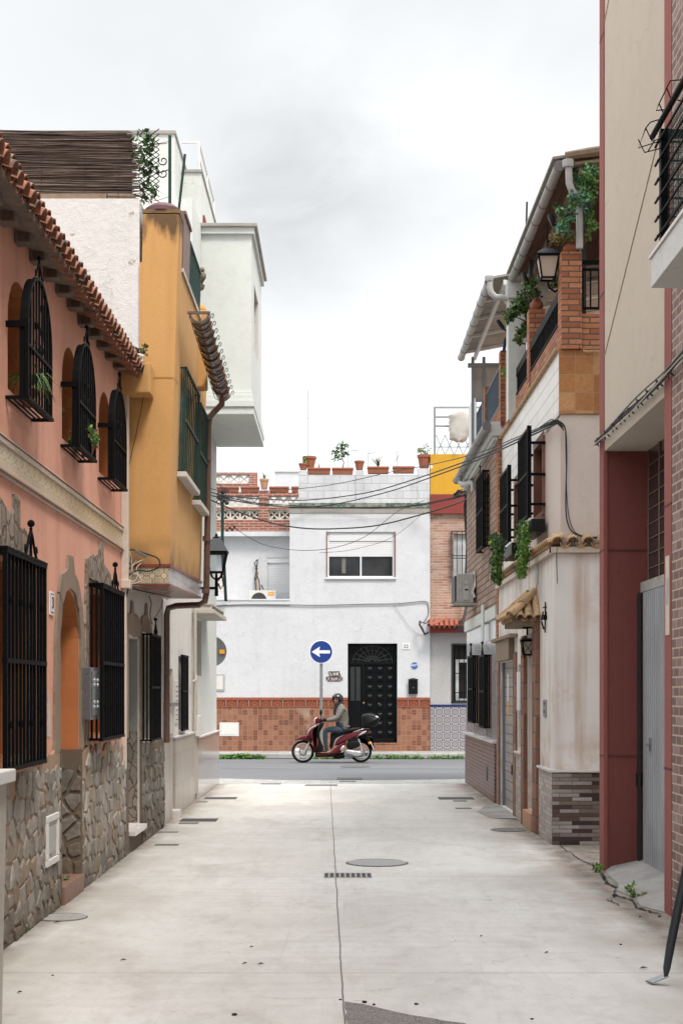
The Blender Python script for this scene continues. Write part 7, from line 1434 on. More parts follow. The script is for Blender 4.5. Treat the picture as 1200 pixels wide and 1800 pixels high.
for (a, b, c, d) in LW_:
    p = MB(); p.fbox(FR, a, b, c, d, -.159, -.1); p.build('window_pane', M['glass_dark'], bk); mb = MB()
    for q in ((a - .05, a, c - .03, d), (b, b + .04, c - .03, d)): mb.fbox(FR, *q, .0, .018)
    mb.build('window_frame', M['brown_frame'], bk)
    g = MB(); bars(g, FR, a + .02, b - .02, c - .03, d + .02, .10, 9, .012, (.5,), frame=.016); crown(g, FR, (a + b) / 2, d + .03, .10, .8); g.build('window_grille', M['black_iron'], bk)
a, b, c, d = BW[0]; p = MB(); p.fbox(FR, a, b, c, d, -.159, -.1); p.build('window_pane', M['glass_dark'], bk); g = MB(); bars(g, FR, a + .02, b - .02, c - .03, d + .04, .10, 9, .012, (.5,), frame=.016); crown(g, FR, (a + b) / 2, d + .04, .10, .6); g.build('window_grille', M['black_iron'], bk)
mb = MB(); mb.box(2.26, 2.60, Y3 + .02, Y4 + .1, 5.52, 5.73); mb.box(2.30, 2.5, Y3 + .05, Y4 + .08, 5.46, 5.518); mb.build('eave_slab', M['bay_white'], bk, bevel=.012)
g2 = gutter('gutter', 2.19, Y3 - .03, Y4 + .12, 5.66, .062, bk, joints=4); dp = MB(); dp.tube([(2.19, 25.9, 5.60), (2.19, 25.92, 5.50), (2.25, 25.6, 5.42), (2.31, 25.2, 5.40), (2.34, 25.0, 5.36), (2.335, 24.95, 5.2)], .045, 8); dp.build('downpipe', M['pale_pvc'], bk, smooth=True)
mb = MB(); mb.prism(FW(Y3 + .018), jag([(2.40, 5.735), (2.47, 5.735), (2.465, 5.68), (2.45, 5.68), (2.44, 5.62), (2.42, 5.68), (2.41, 5.63)], .004, .03), 0, .006); mb.build('paint_drip', M['red_band'], bk)
for y0_, zt_ in ((21.45, 6.84), (23.75, 6.79), (26.0, 6.8)): mb = MB(); mb.box(2.42, 2.62, y0_, y0_ + .22, 5.74, zt_); mb.build('terrace_pier', M['terrace_brick'], bk)
for a, b in ((21.68, 23.74), (23.98, 25.99)): mb = MB(); mb.box(2.44, 2.58, a, b, 5.74, 6.05); mb.build('terrace_parapet', M['terrace_brick'], bk)
simple('blue_railing', (.06, .09, .13), .5)
for a, b in ((21.70, 23.72), (24.0, 25.97)): mb = MB(); bars(mb, RW(2.46), a, b, 6.08, 6.66, 0, 22, .009, (), ret=False, frame=.015); mb.build('terrace_railing', M['blue_railing'], bk)
# grey lean-to with its own gutter
rf = MB(); rf.hexa([(2.13, 20.0, 7.50), (4.5, 20.0, 7.95), (4.5, 24.5, 7.95), (2.13, 24.5, 7.50), (2.13, 20.0, 7.53), (4.5, 20.0, 7.98), (4.5, 24.5, 7.98), (2.13, 24.5, 7.53)]); r2 = rf.build('lean_to_roof', M['sheet_soffit'], bk)
mb = MB(); 
for y in (21.0, 22.0, 23.1, 24.2): mb.hexa([(2.15, y, 7.45), (4.5, y, 7.90), (4.5, y + .05, 7.90), (2.15, y + .05, 7.45), (2.15, y, 7.498), (4.5, y, 7.945), (4.5, y + .05, 7.945), (2.15, y + .05, 7.498)])
mb.box(2.30, 2.35, 20.02, 24.6, 7.42, 7.49); mb.build('roof_batten', M['white_metal'], r2); mb = MB(); mb.box(2.26, 2.31, 24.45, 24.5, 5.74, 7.45); mb.box(2.45, 2.5, 24.45, 24.5, 5.74, 7.45); mb.box(2.2, 3.2, 24.44, 24.51, 7.27, 7.34); mb.box(2.33, 3.2, 24.44, 24.5, 6.68, 6.74); mb.build('lean_to_frame', M['galvanised'], bk); mb = MB(); mb.box(2.31, 3.2, 24.46, 24.48, 6.742, 7.27); mb.build('lean_to_panel', M['sheet_soffit'], bk)
g3 = gutter('gutter', 2.09, 19.95, 24.5, 7.45, .058, bk, 'pale_pvc', 8); dp = MB(); dp.tube([(2.10, 19.93, 7.48), (2.10, 19.93, 7.36), (2.12, 19.93, 7.28), (2.18, 19.93, 7.22), (2.40, 19.95, 7.215), (2.42, 20.0, 7.21)], .045, 9); dp.lathe((2.09, 19.93, 7.44), [(.055, 0), (.062, .03), (.062, .07), (.02, .075)], 12); dp.build('downpipe', M['pale_pvc'], bk, smooth=True)
mb = MB(); mb.box(2.38, 2.40, 25.0, 26.3, 6.0, 6.95); mb.tube([(2.40, 25.0, 6.95), (2.55, 25.0, 7.1)], .02, 4); mb.build('rolled_awning', M['shutter_white'], bk)
# air conditioner and its bracket
t = thing('air_conditioner', 'grey air conditioner side on, on a bracket above the street corner', 'air conditioner', (2.2, 24.9, 3.2)); ya = 24.7; mb = MB(); mb.box(xx(802, ya), xx(832, ya), ya, ya + .8, zz(1059, ya), zz(1008, ya)); mb.build('case', M['ac_grey'], t, bevel=.015)
mb = MB(); mb.box(xx(800, ya) - .01, xx(802, ya), ya + .03, ya + .78, zz(1057, ya), zz(1012, ya)); mb.build('grille', M['fan_dark'], t); mb = MB(); mb.box(xx(814, ya), xx(824, ya), ya - .012, ya, zz(1055, ya), zz(1030, ya)); mb.box(xx(808, ya), xx(811, ya), ya - .008, ya, zz(1038, ya), zz(1027, ya)); mb.box(xx(816, ya), xx(823, ya), ya - .008, ya, zz(1027, ya), zz(1020, ya)); cv = mb.build('side_cover', simple('ac_cover', (.47, .46, .44), .5), t, bevel=.003)
mb = MB(); mb.box(xx(816.5, ya), xx(822, ya), ya - .016, ya - .012, zz(1038, ya), zz(1035.5, ya)); mb.build('label', M['black_plastic'], cv)
for d_ in (0, .72): mb = MB(); mb.box(xx(796, ya), XR, ya - .02 + d_, ya + .03 + d_, zz(1063, ya), zz(1060, ya)); mb.build('bracket', M['rusty_metal'], t)
mb = MB()
mb.tube([P(833, 1005, ya + .1), P(834, 1030, ya), P(830, 1040, ya), P(834, 1050, ya)], .022, 6); mb.tube([P(826, 1045, ya), P(832, 1038, ya)], .01, 4); mb.build('pipe', M['ac_white'], t)
cable('black cable from the sagging span into the farther black grille', [(824, 862, 26.5), (845, 860, 25), (866, 852, 22.3), (876, 848, 21.5)], .010, group='cables clipped to the plaster house')

# ================================================================ RIGHT: nearest building with red piers
nb = thing('building', 'beige and grey brick building with dark red piers framing a tall roller door', 'building', (5, 9, 0)); XN = 2.49; FN2 = RW(XN); PB, PE = 10.84, 13.62; LZ = 3.96
mb = MB(); mb.hexa([(XN + .0, 13.40, 0), (3.4, 13.40, 0), (3.4, PE, 0), (XN + .0, PE, 0), (XN, 13.40, 12.0), (3.4, 13.40, 12.0), (3.4, PE, 12.0), (XN, PE, 12.0)])
mb = MB(); mb.box(XN, 3.9, 13.42, PE, 0, LZ); pf = mb.build('far_pier', M['red_render'], nb); mb = MB(); mb.box(XN - .006, XN + .03, 13.41, PE + .006, LZ - 4 + .01, 12.5); mb.build('pier_edge', M['red_frame'], nb)
mb = MB(); mb.box(XN, 5, 13.42, PE, LZ + .002, 12.4); mb.build('upper_end', M['beige_panel'], nb)
mb = MB(); mb.box(XN - .006, XN + .35, PB - .16, PB + .07, 0, 12.5); mb.build('near_pier', M['red_frame'], nb, bevel=.008)
mb = MB(); mb.box(XN + .004, 4.2, PB + .072, 13.418, LZ, 12.4); mb.build('upper_panel', M['beige_panel'], nb)
mb = MB()
for z in (1.10, 3.10, 5.5, 8.0): mb.box(XN - .009, XN + .005, PB - .161, PB + .071, z, z + .014)
for z in (1.08, 3.02, 5.45, 7.9): mb.box(XN - .009, XN - .001, 13.408, PE, z, z + .012)
for z in (1.08, 3.02): mb.box(XN, 2.9, 13.412, 13.425, z, z + .012)
mb.build('pier_joint', simple('joint_dark', (.10, .035, .03), .9), nb)
mb = MB()
for yz in (((13.42, 4.85), (10.95, 6.12)), ((13.42, 8.0), (10.95, 9.25))): mb.tube([(XN + .001, a, b) for a, b in yz], .006, 4)
mb.build('panel_joint', M['cable_tan'], nb)
mb = MB(); mb.box(XN, 7, -3, PB - .162, 0, 12.4); mb.build('wall', M['grey_brick'], nb)
XD = 2.86; FD = RW(XD); mb = MB(); mb.fbox(FD, PB - .1, 13.419, 0, 2.62, -.05, 0)
n = 30
for i in range(n):
    y = PB - .05 + i * (13.35 - PB) / n; mb.fbox(FD, y, y + .05, .10, 2.615, .001, .035)
rd = mb.build('roller_door', M['roller_grey'], nb)
mb = MB(); mb.fbox(FD, 13.36, 13.418, .08, 2.62, .036, .06); mb.build('guide_rail', M['dark_steel'], rd)
mb = MB(); mb.fbox(FD, PB - .1, 13.418, 2.622, 2.72, -.02, .03); mb.build('transom', M['rusty_metal'], nb, bevel=.006)
mb = MB(); mb.fbox(FD, PB - .1, 13.419, 2.72, LZ, -.06, -.04); wp = mb.build('window_pane', M['glass_grille'], nb); mb = MB()
for k in range(8): mb.fbox(FD, PB - .1, 13.41, 2.84 + k * .138, 2.850 + k * .138, -.036, -.030)
for y in (13.36, 12.9, 12.35, 11.8, 11.3): mb.fbox(FD, y - .025, y + .025, 2.72, LZ, -.037, -.031)
mb.build('louvre_bars', M['rusty_bar'], wp)
mb = MB(); mb.fbox(FD, 12.9, 12.96, 1.15, 1.27, .013, .05); mb.fbox(FD, 12.88, 12.99, 1.20, 1.22, .05, .07); mb.build('latch', M['galvanised'], rd)
mb = MB(); mb.box(2.79, 2.85, 13.405, 13.419, .80, .93); mb.build('wall_socket', M['black_plastic'], nb)
mb = MB(); mb.fbox(FN2, PB - .12, PB - .0, 2.12, 2.72, .0075, .012); t = thing('notice', 'small pale paper notice pasted on the near red pier', 'notice', (XN, PB - .06, 2.1)); mb.build('paper', simple('paper', (.62, .57, .46), .8), t); mb = MB(); mb.fbox(FN2, PB - .10, PB - .03, 2.35, 2.55, .0125, .014); mb.build('picture', M['ac_grey'], t)
# clipped cable run along the lintel
for k, (lab, dz, r, m_) in enumerate((('thick black cable at the bottom of the run along the beige lintel', 0, .022, 'cable_black'), ('grey cable on top of the run along the beige lintel', .035, .014, 'cable_grey'), ('thin pale cable under the run along the beige lintel', -.03, .009, 'cable_white'), ('middle black cable of the run along the beige lintel', .02, .016, 'cable_black'))):
    mb = MB(); random.seed(50 + k); pts = [(XN - .035 - .012 * (k % 3), y, 4.07 + dz + .04 * math.sin((y + k) * 2.1) * .35 + (.05 * (10.8 - y) if y < 10.8 else 0)) for y in [13.66 - j * .25 for j in range(24)]]; mb.tube(pts, r * .55, 6); o = mb.build('wall_cable', M[m_], smooth=True); tag(o, lab, 'cable', 'cables clipped along the beige lintel')
t = thing('cable_ties', 'row of short black cable clips spiking from the cables on the beige lintel', 'clips', (XN, 12, 4.0)); 
for j in range(9): mb = MB(); y = 13.5 - j * .36; mb.tube([(XN, y, 4.05), (XN - .06, y - .03, 4.09), (XN - .05, y - .06, 4.01)], .007, 4); mb.build('clip', M['cable_black'], t)
# projecting slab with iron cage
mb = MB(); XSB = 2.14; mb.box(XSB, XN + .1, 7.0, 9.8, 4.47, 4.67); sl = mb.build('balcony_slab', M['bay_white'], nb, bevel=.006); mb = MB(); mb.box(XSB - .012, XN + .1, 6.99, 9.815, 4.672, 4.695); mb.build('slab_edge', M['marble'], sl)
t = nb; g = MB(); FC = RW(2.20); zc0, zc1 = 4.70, 5.50
g.fbox(FC, 9.62, 9.68, zc0, zc1, -.03, .03); g.box(2.20, XN, 9.63, 9.67, zc1 - .05, zc1)
for k in range(6):
    z = zc0 + .10 + k * .128; g.tube([(2.17, 9.80, z), (2.17, 9.60, z), (2.17, 7.2, z + .0)], .009, 4); g.tube([(2.16, 9.70, z), (XN, 9.70, z)], .009, 4)
g.tube([(2.16, 9.85, zc1 + .03), (2.16, 7.2, zc1 + .03)], .02, 8)
cg = g.build('window_cage', M['black_iron'], nb)
g = MB(); 
for i in range(60):
    y = 7.4 + i * .038
    g.tube([(2.215, y, zc0), (2.215, y, zc1)], .0022, 4, cap=False)
for i in range(21): z = zc0 + i * .038; g.tube([(2.217, 9.62, z), (2.217, 7.3, z)], .0022, 4, cap=False)
for i in range(8): x = 2.22 + i * .036; g.tube([(x, 9.64, zc0), (x, 9.64, zc1)], .0022, 4, cap=False)
for i in range(21): z = zc0 + i * .038; g.tube([(2.2, 9.642, z), (XN, 9.642, z)], .0022, 4, cap=False)
g.build('wire_mesh', M['green_iron'], cg)
t = thing('drying_rack', 'bent thin wire drying rack hanging off the black window cage', 'drying rack', tuple(P(1140, 268, 9.6))); mb = MB(); yy = 9.62
for pts in ([(1200, 140), (1177, 142), (1157, 183), (1152, 194), (1180, 192)], [(1171, 155), (1180, 178)], [(1158, 183), (1168, 206)], [(1190, 176), (1200, 178)], [(1165, 208), (1142, 215), (1134, 225), (1121, 260), (1172, 244)], [(1134, 225), (1145, 248), (1175, 240)], [(1121, 245), (1132, 268), (1170, 258)], [(1138, 266), (1150, 246)]): mb.tube([P(a, b, yy) for a, b in pts], .0045, 5)
mb.build('wires', M['black_iron'], t)

# ================================================================ things lying on or let into the pavement
def disc(label, name, cat, X, Y, r, mat, z=.008, half=False, ring=True, group=None):
    y = H * FPX / (Y - HY); x = xx(X, y); t = thing(name, label, cat, (x, y, 0), group); mb = MB(); n = 28
    pts = [(r * math.cos(2 * math.pi * k / n), r * math.sin(2 * math.pi * k / n)) for k in range(n)]
    mb.prism(lambda u, v, w: Vector((x + u, y + v, w)), [(a * .93, b * .93) for a, b in pts], -.01, z); mb.build('lid', M[mat], t)
    mb = MB(); 
    for k in range(n): a, b = pts[k], pts[(k + 1) % n]; mb.quad((x + a[0], y + a[1], z - .003), (x + b[0], y + b[1], z - .003), (x + b[0] * .935, y + b[1] * .935, z + .002), (x + a[0] * .935, y + a[1] * .935, z + .002))
    mb.build('rim', M['cast_iron'], t); return t
disc('round ribbed iron manhole cover in the middle of the alley', 'manhole_cover', 'manhole', 662.5, 1517.3, .31, 'cast_iron_rib')
disc('dark rough drain lid with flat end near the right house doorstep', 'manhole_cover', 'manhole', 893, 1459.5, .225, 'lid_rough')
disc('worn dark manhole cover in the left foreground against the stone wall', 'manhole_cover', 'manhole', 110, 1613, .19, 'apron', .006)
def grate(label, X0, X1, Y0_, Y1_, nslot, group='iron gratings let into the pavement', mat='cast_iron', zb=.0):
    ya_, yb_ = H * FPX / (Y1_ - HY), H * FPX / (Y0_ - HY); ym = (ya_ + yb_) / 2; x0_, x1_ = xx(X0, ym), xx(X1, ym); t = thing('drain_grate', label, 'grating', ((x0_ + x1_) / 2, ym, zb), group); mb = MB(); mb.box(x0_, x1_, ya_, yb_, zb - .008, zb + .004); mb.build('frame', M[mat], t)
    if nslot:
        mb = MB(); s_ = (x1_ - x0_) / nslot
        for i in range(nslot): mb.box(x0_ + s_ * (i + .2), x0_ + s_ * (i + .82), ya_ + (yb_ - ya_) * .12, yb_ - (yb_ - ya_) * .12, zb + .0042, zb + .0062)
        mb.build('slots', M['dark_room'], t)
simple('pale_iron', (.34, .335, .325), .6, var=.3)
grate('slotted drain grate in the middle of the alley, nearest the camera', 569, 653, 1534.8, 1543.5, 9, mat='pale_iron')
grate('large rusty grating along the left edge of the alley', 318, 382, 1439, 1444.5, 16); grate('tiny grating just in front of the large rusty left grating', 315, 349, 1446, 1448.5, 0)
grate('grating beside the left house past the beige tiled base', 360, 416, 1401.5, 1405, 14); grate('thin dark slot in front of the far left grating', 344, 365, 1408.5, 1410.5, 0)
grate('grating on the right of the alley by the brown tile base', 770, 832, 1401.5, 1405.5, 14); grate('small lid between the right grating and the garage', 796, 820, 1407, 1409, 0); grate('small lid nearer the camera than the right grating', 800, 828, 1420, 1422, 0)
grate('street drain at the end of the alley, straight ahead', 592, 636, 1366.5, 1369.5, 10, zb=-.006); grate('dark round cover in the paver strip below the street drain', 536, 593, 1379, 1381.5, 0); grate('thin slot left of the dark cover in the paver strip', 458, 494, 1377, 1379, 0); grate('narrow plate just below the street drain', 596, 626, 1372.5, 1374, 0, zb=-.004)
grate('two small meter lids by the left stone wall', 275, 313, 1462, 1463.5, 0); grate('stone edged lid farther along the left stone wall', 273, 314, 1484, 1486.5, 0)
disc('dark manhole in the street behind the scooter', 'manhole_cover', 'manhole', 624, 1347, .34, 'cast_iron', .0, group=None)
# steel prop leaning in from the right edge
t = thing('steel_prop', 'dark grey steel prop with a flattened foot leaning in at the right edge', 'prop', (1.85, 8.25, 0)); yy = 8.15; mb = MB(); A = P(1169, 1718, 8.18); mb.tube([A, P(1171, 1702, 8.18), P(1178, 1660, 8.17), P(1190, 1600, 8.16), P(1203, 1540, 8.15), P(1260, 1290, 8.1), Vector((2.43, 8.0, 1.9))], [.010, .022, .026, .027, .027, .027, .027], 10); mb.build('bar', simple('prop_paint', (.035, .042, .05), .35, var=.4, metal=.3), t, smooth=True)
mb = MB(); f0 = P(1170, 1716, 8.19); f1 = P(1139, 1730, 8.22); f1.z = .006; dv = Vector((.012, -.035, 0)); up_ = Vector((0, 0, .009)); mb.hexa([f1 - dv, f0 - dv * .8, f0 + dv * .8, f1 + dv, f1 - dv + up_, f0 - dv * .8 + up_, f0 + dv * .8 + up_, f1 + dv + up_]); mb.build('foot', simple('bare_steel', (.25, .26, .27), .3, metal=.8), t, bevel=.002)
# weeds in the cracks and by the steps, dead leaves and pebbles
def weed(label, X, Y, r, n, size, mats=('weed', 'leaf_mid', 'leaf_lime'), hz=.05, y=None):
    y = y or H * FPX / (Y - HY); x = xx(X, y); mb = MB(); mb.leaves((x, y, hz * .7), (r, r * 1.4, hz), n, size, list(range(len(mats))), -.3, clump=3); mb.leaves((x, y, .01), (r * .8, r, .01), n // 4, size, 0, -.2); o = mb.build('weed', [M[m] for m in mats], recalc=False); tag(o, label, 'weed')
random.seed(77); weed('green weed sprouting at the foot of the far red pier', 1051, 1533, .045, 42, .04, hz=.05); weed('bright weed in the middle of the cracked door ramp edge', 1110, 1570, .04, 50, .032, ('weed', 'leaf_lime', 'leaf_lime')); weed('smaller reddish weed right of the bright one in the crack', 1122, 1578, .045, 50, .035, ('leaf_mid', 'leaf_dry', 'weed'), .03)
weed('dark weed growing under the doorstep of the pink house', 106, 1580, .05, 70, .05, ('leaf_dark', 'leaf_mid'), .08); weed('tiny weed at the foot of the stone wall in the left foreground', 36, 1640, .04, 30, .035, ('leaf_mid', 'weed'), .03)
def pebble(label, X, Y, r, mat='leaf_dry', group='bits of litter on the pavement'):
    y = H * FPX / (Y - HY); x = xx(X, y); mb = MB(); mb.ball((x, y, r * .5), r, 7, sz=.6, sx=random.uniform(.8, 1.6)); mb.v = [v + Vector((random.uniform(-.3, .3) * r, random.uniform(-.3, .3) * r, 0)) for v in mb.v]; o = mb.build('pebble', M[mat]); tag(o, label, 'pebble', group)
simple('dark_bit', (.03, .022, .018), .9)
for X, Y, r, l in ((640, 1763, .012, 'dark clod at the tip of the asphalt patch, left of two'), (657, 1767, .009, 'dark clod at the tip of the asphalt patch, right of two'), (731, 1766, .009, 'lone dark crumb right of the asphalt patch tip'), (412, 1785, .012, 'dark clod in the bottom foreground left of the centre joint'), (598, 1758, .007, 'tiny crumb lying in the centre joint'), (1090, 1661, .008, 'dark crumb right of centre before the red pier'), (1158, 1612, .011, 'dark crumb by the near red pier'), (1124, 1612, .008, 'dark crumb left of the near red pier'), (934, 1792, .007, 'dark crumb at the bottom right of the pavement'), (93, 1715, .006, 'dark crumb on the left foreground joint')): pebble(l, X, Y, r, 'dark_bit')
def leaf(label, X, Y, s_, ang, mat='leaf_dry'):
    y = H * FPX / (Y - HY); x = xx(X, y); mb = MB(); d = Vector((math.cos(ang), math.sin(ang), 0)); n_ = Vector((-d.y, d.x, 0)); c = Vector((x, y, .006)); mb.quad(c - d * s_, c + n_ * s_ * .35 + Vector((0, 0, .012)), c + d * s_ + Vector((0, 0, .006)), c - n_ * s_ * .35 + Vector((0, 0, .004))); mb.quad(c - d * s_, c + n_ * s_ * .35 + Vector((0, 0, .012)), c + d * s_ + Vector((0, 0, .006))); o = mb.build('dead_leaf', M[mat], recalc=False); tag(o, label, 'leaf', 'dead leaves on the pavement')
simple('brown_bit', (.12, .085, .05), .9)
for X, Y, s_, a, l in ((102, 1623, .035, .3, 'curled brown leaf beside the left manhole cover'), (217, 1690, .025, .1, 'flat dark leaf in the left foreground'), (430, 1696, .02, .2, 'small leaf left of the centre joint, right of two'), (458, 1697, .025, .1, 'torn leaf just left of the centre joint'), (442, 1667, .016, .0, 'sliver of leaf left of the centre joint'), (845, 1648, .012, .4, 'dark leaf scrap right of the centre joint'), (960, 1677, .018, .2, 'reddish scrap on the right of the pavement'), (1130, 1704, .03, .2, 'reddish scrap in front of the prop foot'), (35, 1747, .018, .4, 'dark scrap in the bottom left corner')): leaf(l, X, Y, s_, a, 'brown_bit')
# ================================================================ the scooter and its rider
SY = 34.07; SK = SY / FPX / 6.6667
def SP(px, py, dy=0.): return Vector(((500 + px / 6.6667 - CX) * SY / FPX, SY + dy, (940 - py) * SK - .012))
def smooth_poly(pts, sub=3):
    out = []; n = len(pts)
    for i in range(n):
        a, b, c, d = [Vector(pts[(i + k) % n]) for k in (-1, 0, 1, 2)]
        for k in range(sub): t = k / sub; out.append(.5 * ((2 * b) + (c - a) * t + (2 * a - 5 * b + 4 * c - d) * t * t + (3 * b - a - 3 * c + d) * t ** 3))
    return out
def pillow(mb, pts, W, inset=9, y0=0., smooth=3, mi=None, layers=((1.0, 1.0), (.93, .45), (.72, .1), (.45, 0))):
    """rounded body from a side outline in photo units: the outline shrinks towards both flanks"""
    q = smooth_poly(pts, smooth) if smooth else [Vector(p) for p in pts]; n = len(q); area = sum(q[i].x * q[(i + 1) % n].y - q[(i + 1) % n].x * q[i].y for i in range(n)); sg = 1 if area > 0 else -1
    nor = []
    for i in range(n): t = (q[(i + 1) % n] - q[i - 1]); t = t.normalized() if t.length else Vector((1, 0)); nor.append(Vector((-t.y, t.x)) * sg)
    rings = [(-w, s_) for w, s_ in layers] + [(w, s_) for w, s_ in reversed(layers)]; b = len(mb.v); M_ = mb.mi if mi is None else mi
    for w, s_ in rings:
        for i in range(n): p = q[i] + nor[i] * inset * s_; mb.v.append(SP(p.x, p.y, y0 + w * W))
    for r in range(len(rings) - 1):
        for i in range(n): j = (i + 1) % n; mb.f.append([b + r * n + i, b + r * n + j, b + (r + 1) * n + j, b + (r + 1) * n + i]); mb.m.append(M_)
    mb.f.append([b + i for i in range(n)][::-1]); mb.m.append(M_); e = b + (len(rings) - 1) * n; mb.f.append([e + i for i in range(n)]); mb.m.append(M_)
sct = thing('scooter', 'dark red motor scooter with black top case being ridden past the white house', 'scooter', tuple(SP(550, 940)))
def wheel(cx, cy, R_, w_, name):
    c = SP(cx, cy); mb = MB(); r2 = R_ - .062; pr = [(r2, -w_ * .6), (r2 + .02, -w_), (R_ - .015, -w_ * .85), (R_, -w_ * .35), (R_, w_ * .35), (R_ - .015, w_ * .85), (r2 + .02, w_), (r2, w_ * .6), (r2, -w_ * .6)]
    mb.lathe(c, pr, 36, axis='y'); mb.f = mb.f[:-2]; mb.m = mb.m[:-2]; wo_ = mb.build(name, M['tyre'], sct, smooth=True)
    mb = MB(); pr = [(r2 + .006, -w_ * .62), (r2 - .018, -w_ * .66), (r2 - .022, 0), (r2 - .018, w_ * .66), (r2 + .006, w_ * .62), (r2 + .006, -w_ * .62)]; mb.lathe(c, pr, 36, axis='y'); mb.f = mb.f[:-2]; mb.m = mb.m[:-2]; rim = mb.build('rim', M['scooter_silver'], wo_, smooth=True)
    mb = MB(); mb.lathe(c, [(.035, -.05), (.035, .05)], 12, axis='y')
    for k in range(5):
        for d in (-.12, .12): a = 2 * math.pi * k / 5 + .3; mb.tube([c + Vector((.03 * math.cos(a + d * 3), 0, .03 * math.sin(a + d * 3))), c + Vector(((r2 - .01) * math.cos(a + d), 0, (r2 - .01) * math.sin(a + d)))], .009, 5)
    mb.build('spokes', M['scooter_silver'], wo_, smooth=True)
    mb = MB(); mb.lathe(c + Vector((0, -.045, 0)), [(.105, -.003), (.105, .003), (.06, .003), (.06, -.003), (.105, -.003)], 24, axis='y'); mb.f = mb.f[:-2]; mb.m = mb.m[:-2]; mb.build('brake_disc', M['engine_grey'], wo_)
wheel(216, 808, .272, .042, 'front_wheel'); wheel(893, 808, .262, .052, 'rear_wheel')
def pp_(name, mat, pts, W, inset=9, parent=None, y0=0., **k):
    mb = MB(); pillow(mb, pts, W, inset, y0, **k); return mb.build(name, M[mat], parent or sct, smooth='all')
pp_('front_fender', 'scooter_red', [(130, 676), (165, 645), (230, 620), (290, 622), (325, 650), (320, 700), (300, 712), (270, 690), (200, 668), (150, 672)], .075, 8)
mb = MB()
for s_ in (-1, 1): mb.tube([SP(292, 700, s_ * .07), SP(255, 765, s_ * .07), SP(222, 838, s_ * .068)], [.022, .02, .016], 8); mb.tube([SP(216, 808, s_ * .03), SP(216, 808, s_ * .08)], .022, 8)
mb.tube([SP(330, 640), SP(292, 700)], .03, 8); mb.tube([SP(292, 700, -.07), SP(292, 700, .07)], .02, 8); mb.build('fork', M['scooter_silver'], sct, smooth=True)
pp_('front_shield', 'scooter_red', [(385, 498), (330, 520), (285, 565), (275, 620), (300, 655), (325, 665), (335, 740), (350, 815), (372, 820), (385, 740), (382, 660), (345, 600), (352, 550), (390, 515)], .19, 14)
pp_('shield_trim', 'scooter_silver', [(375, 498), (330, 515), (285, 555), (266, 602), (275, 605), (292, 570), (335, 530), (380, 508)], .12, 3)
pp_('leg_shield', 'black_plastic', [(392, 500), (355, 550), (350, 600), (388, 660), (388, 740), (375, 820), (440, 820), (455, 760), (425, 680), (410, 600), (440, 530), (470, 462), (440, 455)], .17, 12)
pp_('headlight_cowl', 'scooter_red', [(362, 480), (352, 440), (368, 412), (400, 404), (440, 420), (470, 436), (472, 452), (430, 462), (395, 486)], .10, 14)
pp_('headlight', 'lens_clear', [(352, 470), (347, 438), (362, 412), (385, 406), (388, 430), (370, 470)], .085, 10)
mb = MB()
for s_ in (-1, 1): mb.tube([SP(440, 440, s_ * .08), SP(462, 434, s_ * .20), SP(478, 436, s_ * .33)], .015, 8)
mb.build('handlebar', M['black_plastic'], sct, smooth=True)
mb = MB(); mb.lathe(SP(455, 462, -.17), [(.018, -.01), (.018, .01)], 8, axis='y'); mb.lathe(SP(398, 480, -.11), [(.016, -.01), (.016, .01)], 8, axis='y'); mb.build('bolt', M['scooter_silver'], sct)
for s_, nm in ((-1, 0), (1, 1)):
    mb = MB(); mb.tube([SP(428, 435, s_ * .16), SP(432, 400, s_ * .20), SP(428, 378, s_ * .22)], .009, 6); c = SP(426, 350, s_ * .23); n0 = len(mb.v); mb.ball((0, 0, 0), .034, 10, sx=.9, sy=.55, sz=2.1); mb.v[n0:] = [v + c for v in mb.v[n0:]]; mb.build('mirror', M['black_plastic'], sct, smooth=True)
pp_('floorboard', 'black_plastic', [(362, 820), (372, 868), (470, 872), (560, 868), (610, 845), (600, 820), (520, 812), (440, 815)], .15, 8)
pp_('floor_trim', 'scooter_red', [(372, 838), (450, 826), (530, 812), (590, 770), (640, 720), (720, 690), (712, 730), (680, 790), (650, 825), (560, 836), (480, 868), (420, 868)], .165, 6)
pp_('side_panel', 'scooter_red', [(582, 735), (590, 690), (625, 645), (700, 610), (790, 582), (880, 560), (975, 552), (990, 560), (965, 598), (870, 632), (790, 655), (725, 680), (660, 720), (610, 735)], .17, 12)
pp_('seat_base', 'black_plastic', [(535, 610), (560, 590), (700, 600), (680, 625), (620, 640), (588, 680), (570, 740), (545, 780), (525, 740), (535, 670)], .14, 8)
pp_('seat', 'black_plastic', [(545, 598), (600, 578), (690, 562), (760, 540), (850, 527), (905, 530), (880, 550), (790, 580), (700, 605), (620, 622), (560, 622)], .15, 10)
pp_('side_trim', 'scooter_silver', [(575, 735), (588, 690), (620, 645), (690, 612), (690, 618), (628, 655), (598, 695), (586, 738)], .18, 2)
pp_('grab_rail', 'scooter_silver', [(795, 580), (840, 552), (920, 532), (990, 534), (985, 545), (910, 550), (850, 568), (805, 584)], .14, 4)
pp_('tail_trim', 'scooter_silver', [(820, 640), (870, 605), (925, 568), (960, 562), (945, 590), (900, 612), (850, 634)], .178, 4)
pp_('tail_light', 'helmet_red', [(965, 560), (1000, 545), (990, 575), (970, 598)], .10, 4)
pp_('rear_mudguard', 'black_plastic', [(860, 640), (930, 618), (1010, 632), (1035, 650), (1000, 655), (1030, 740), (1052, 795), (1040, 800), (990, 720), (950, 672), (900, 655)], .06, 6)
mb = MB(); mb.prism(lambda u, v, w: SP(u, v, w), [(1012, 690), (1050, 790), (1044, 795), (1005, 694)], -.09, .09); mb.build('number_plate', M['sign_white'], sct)
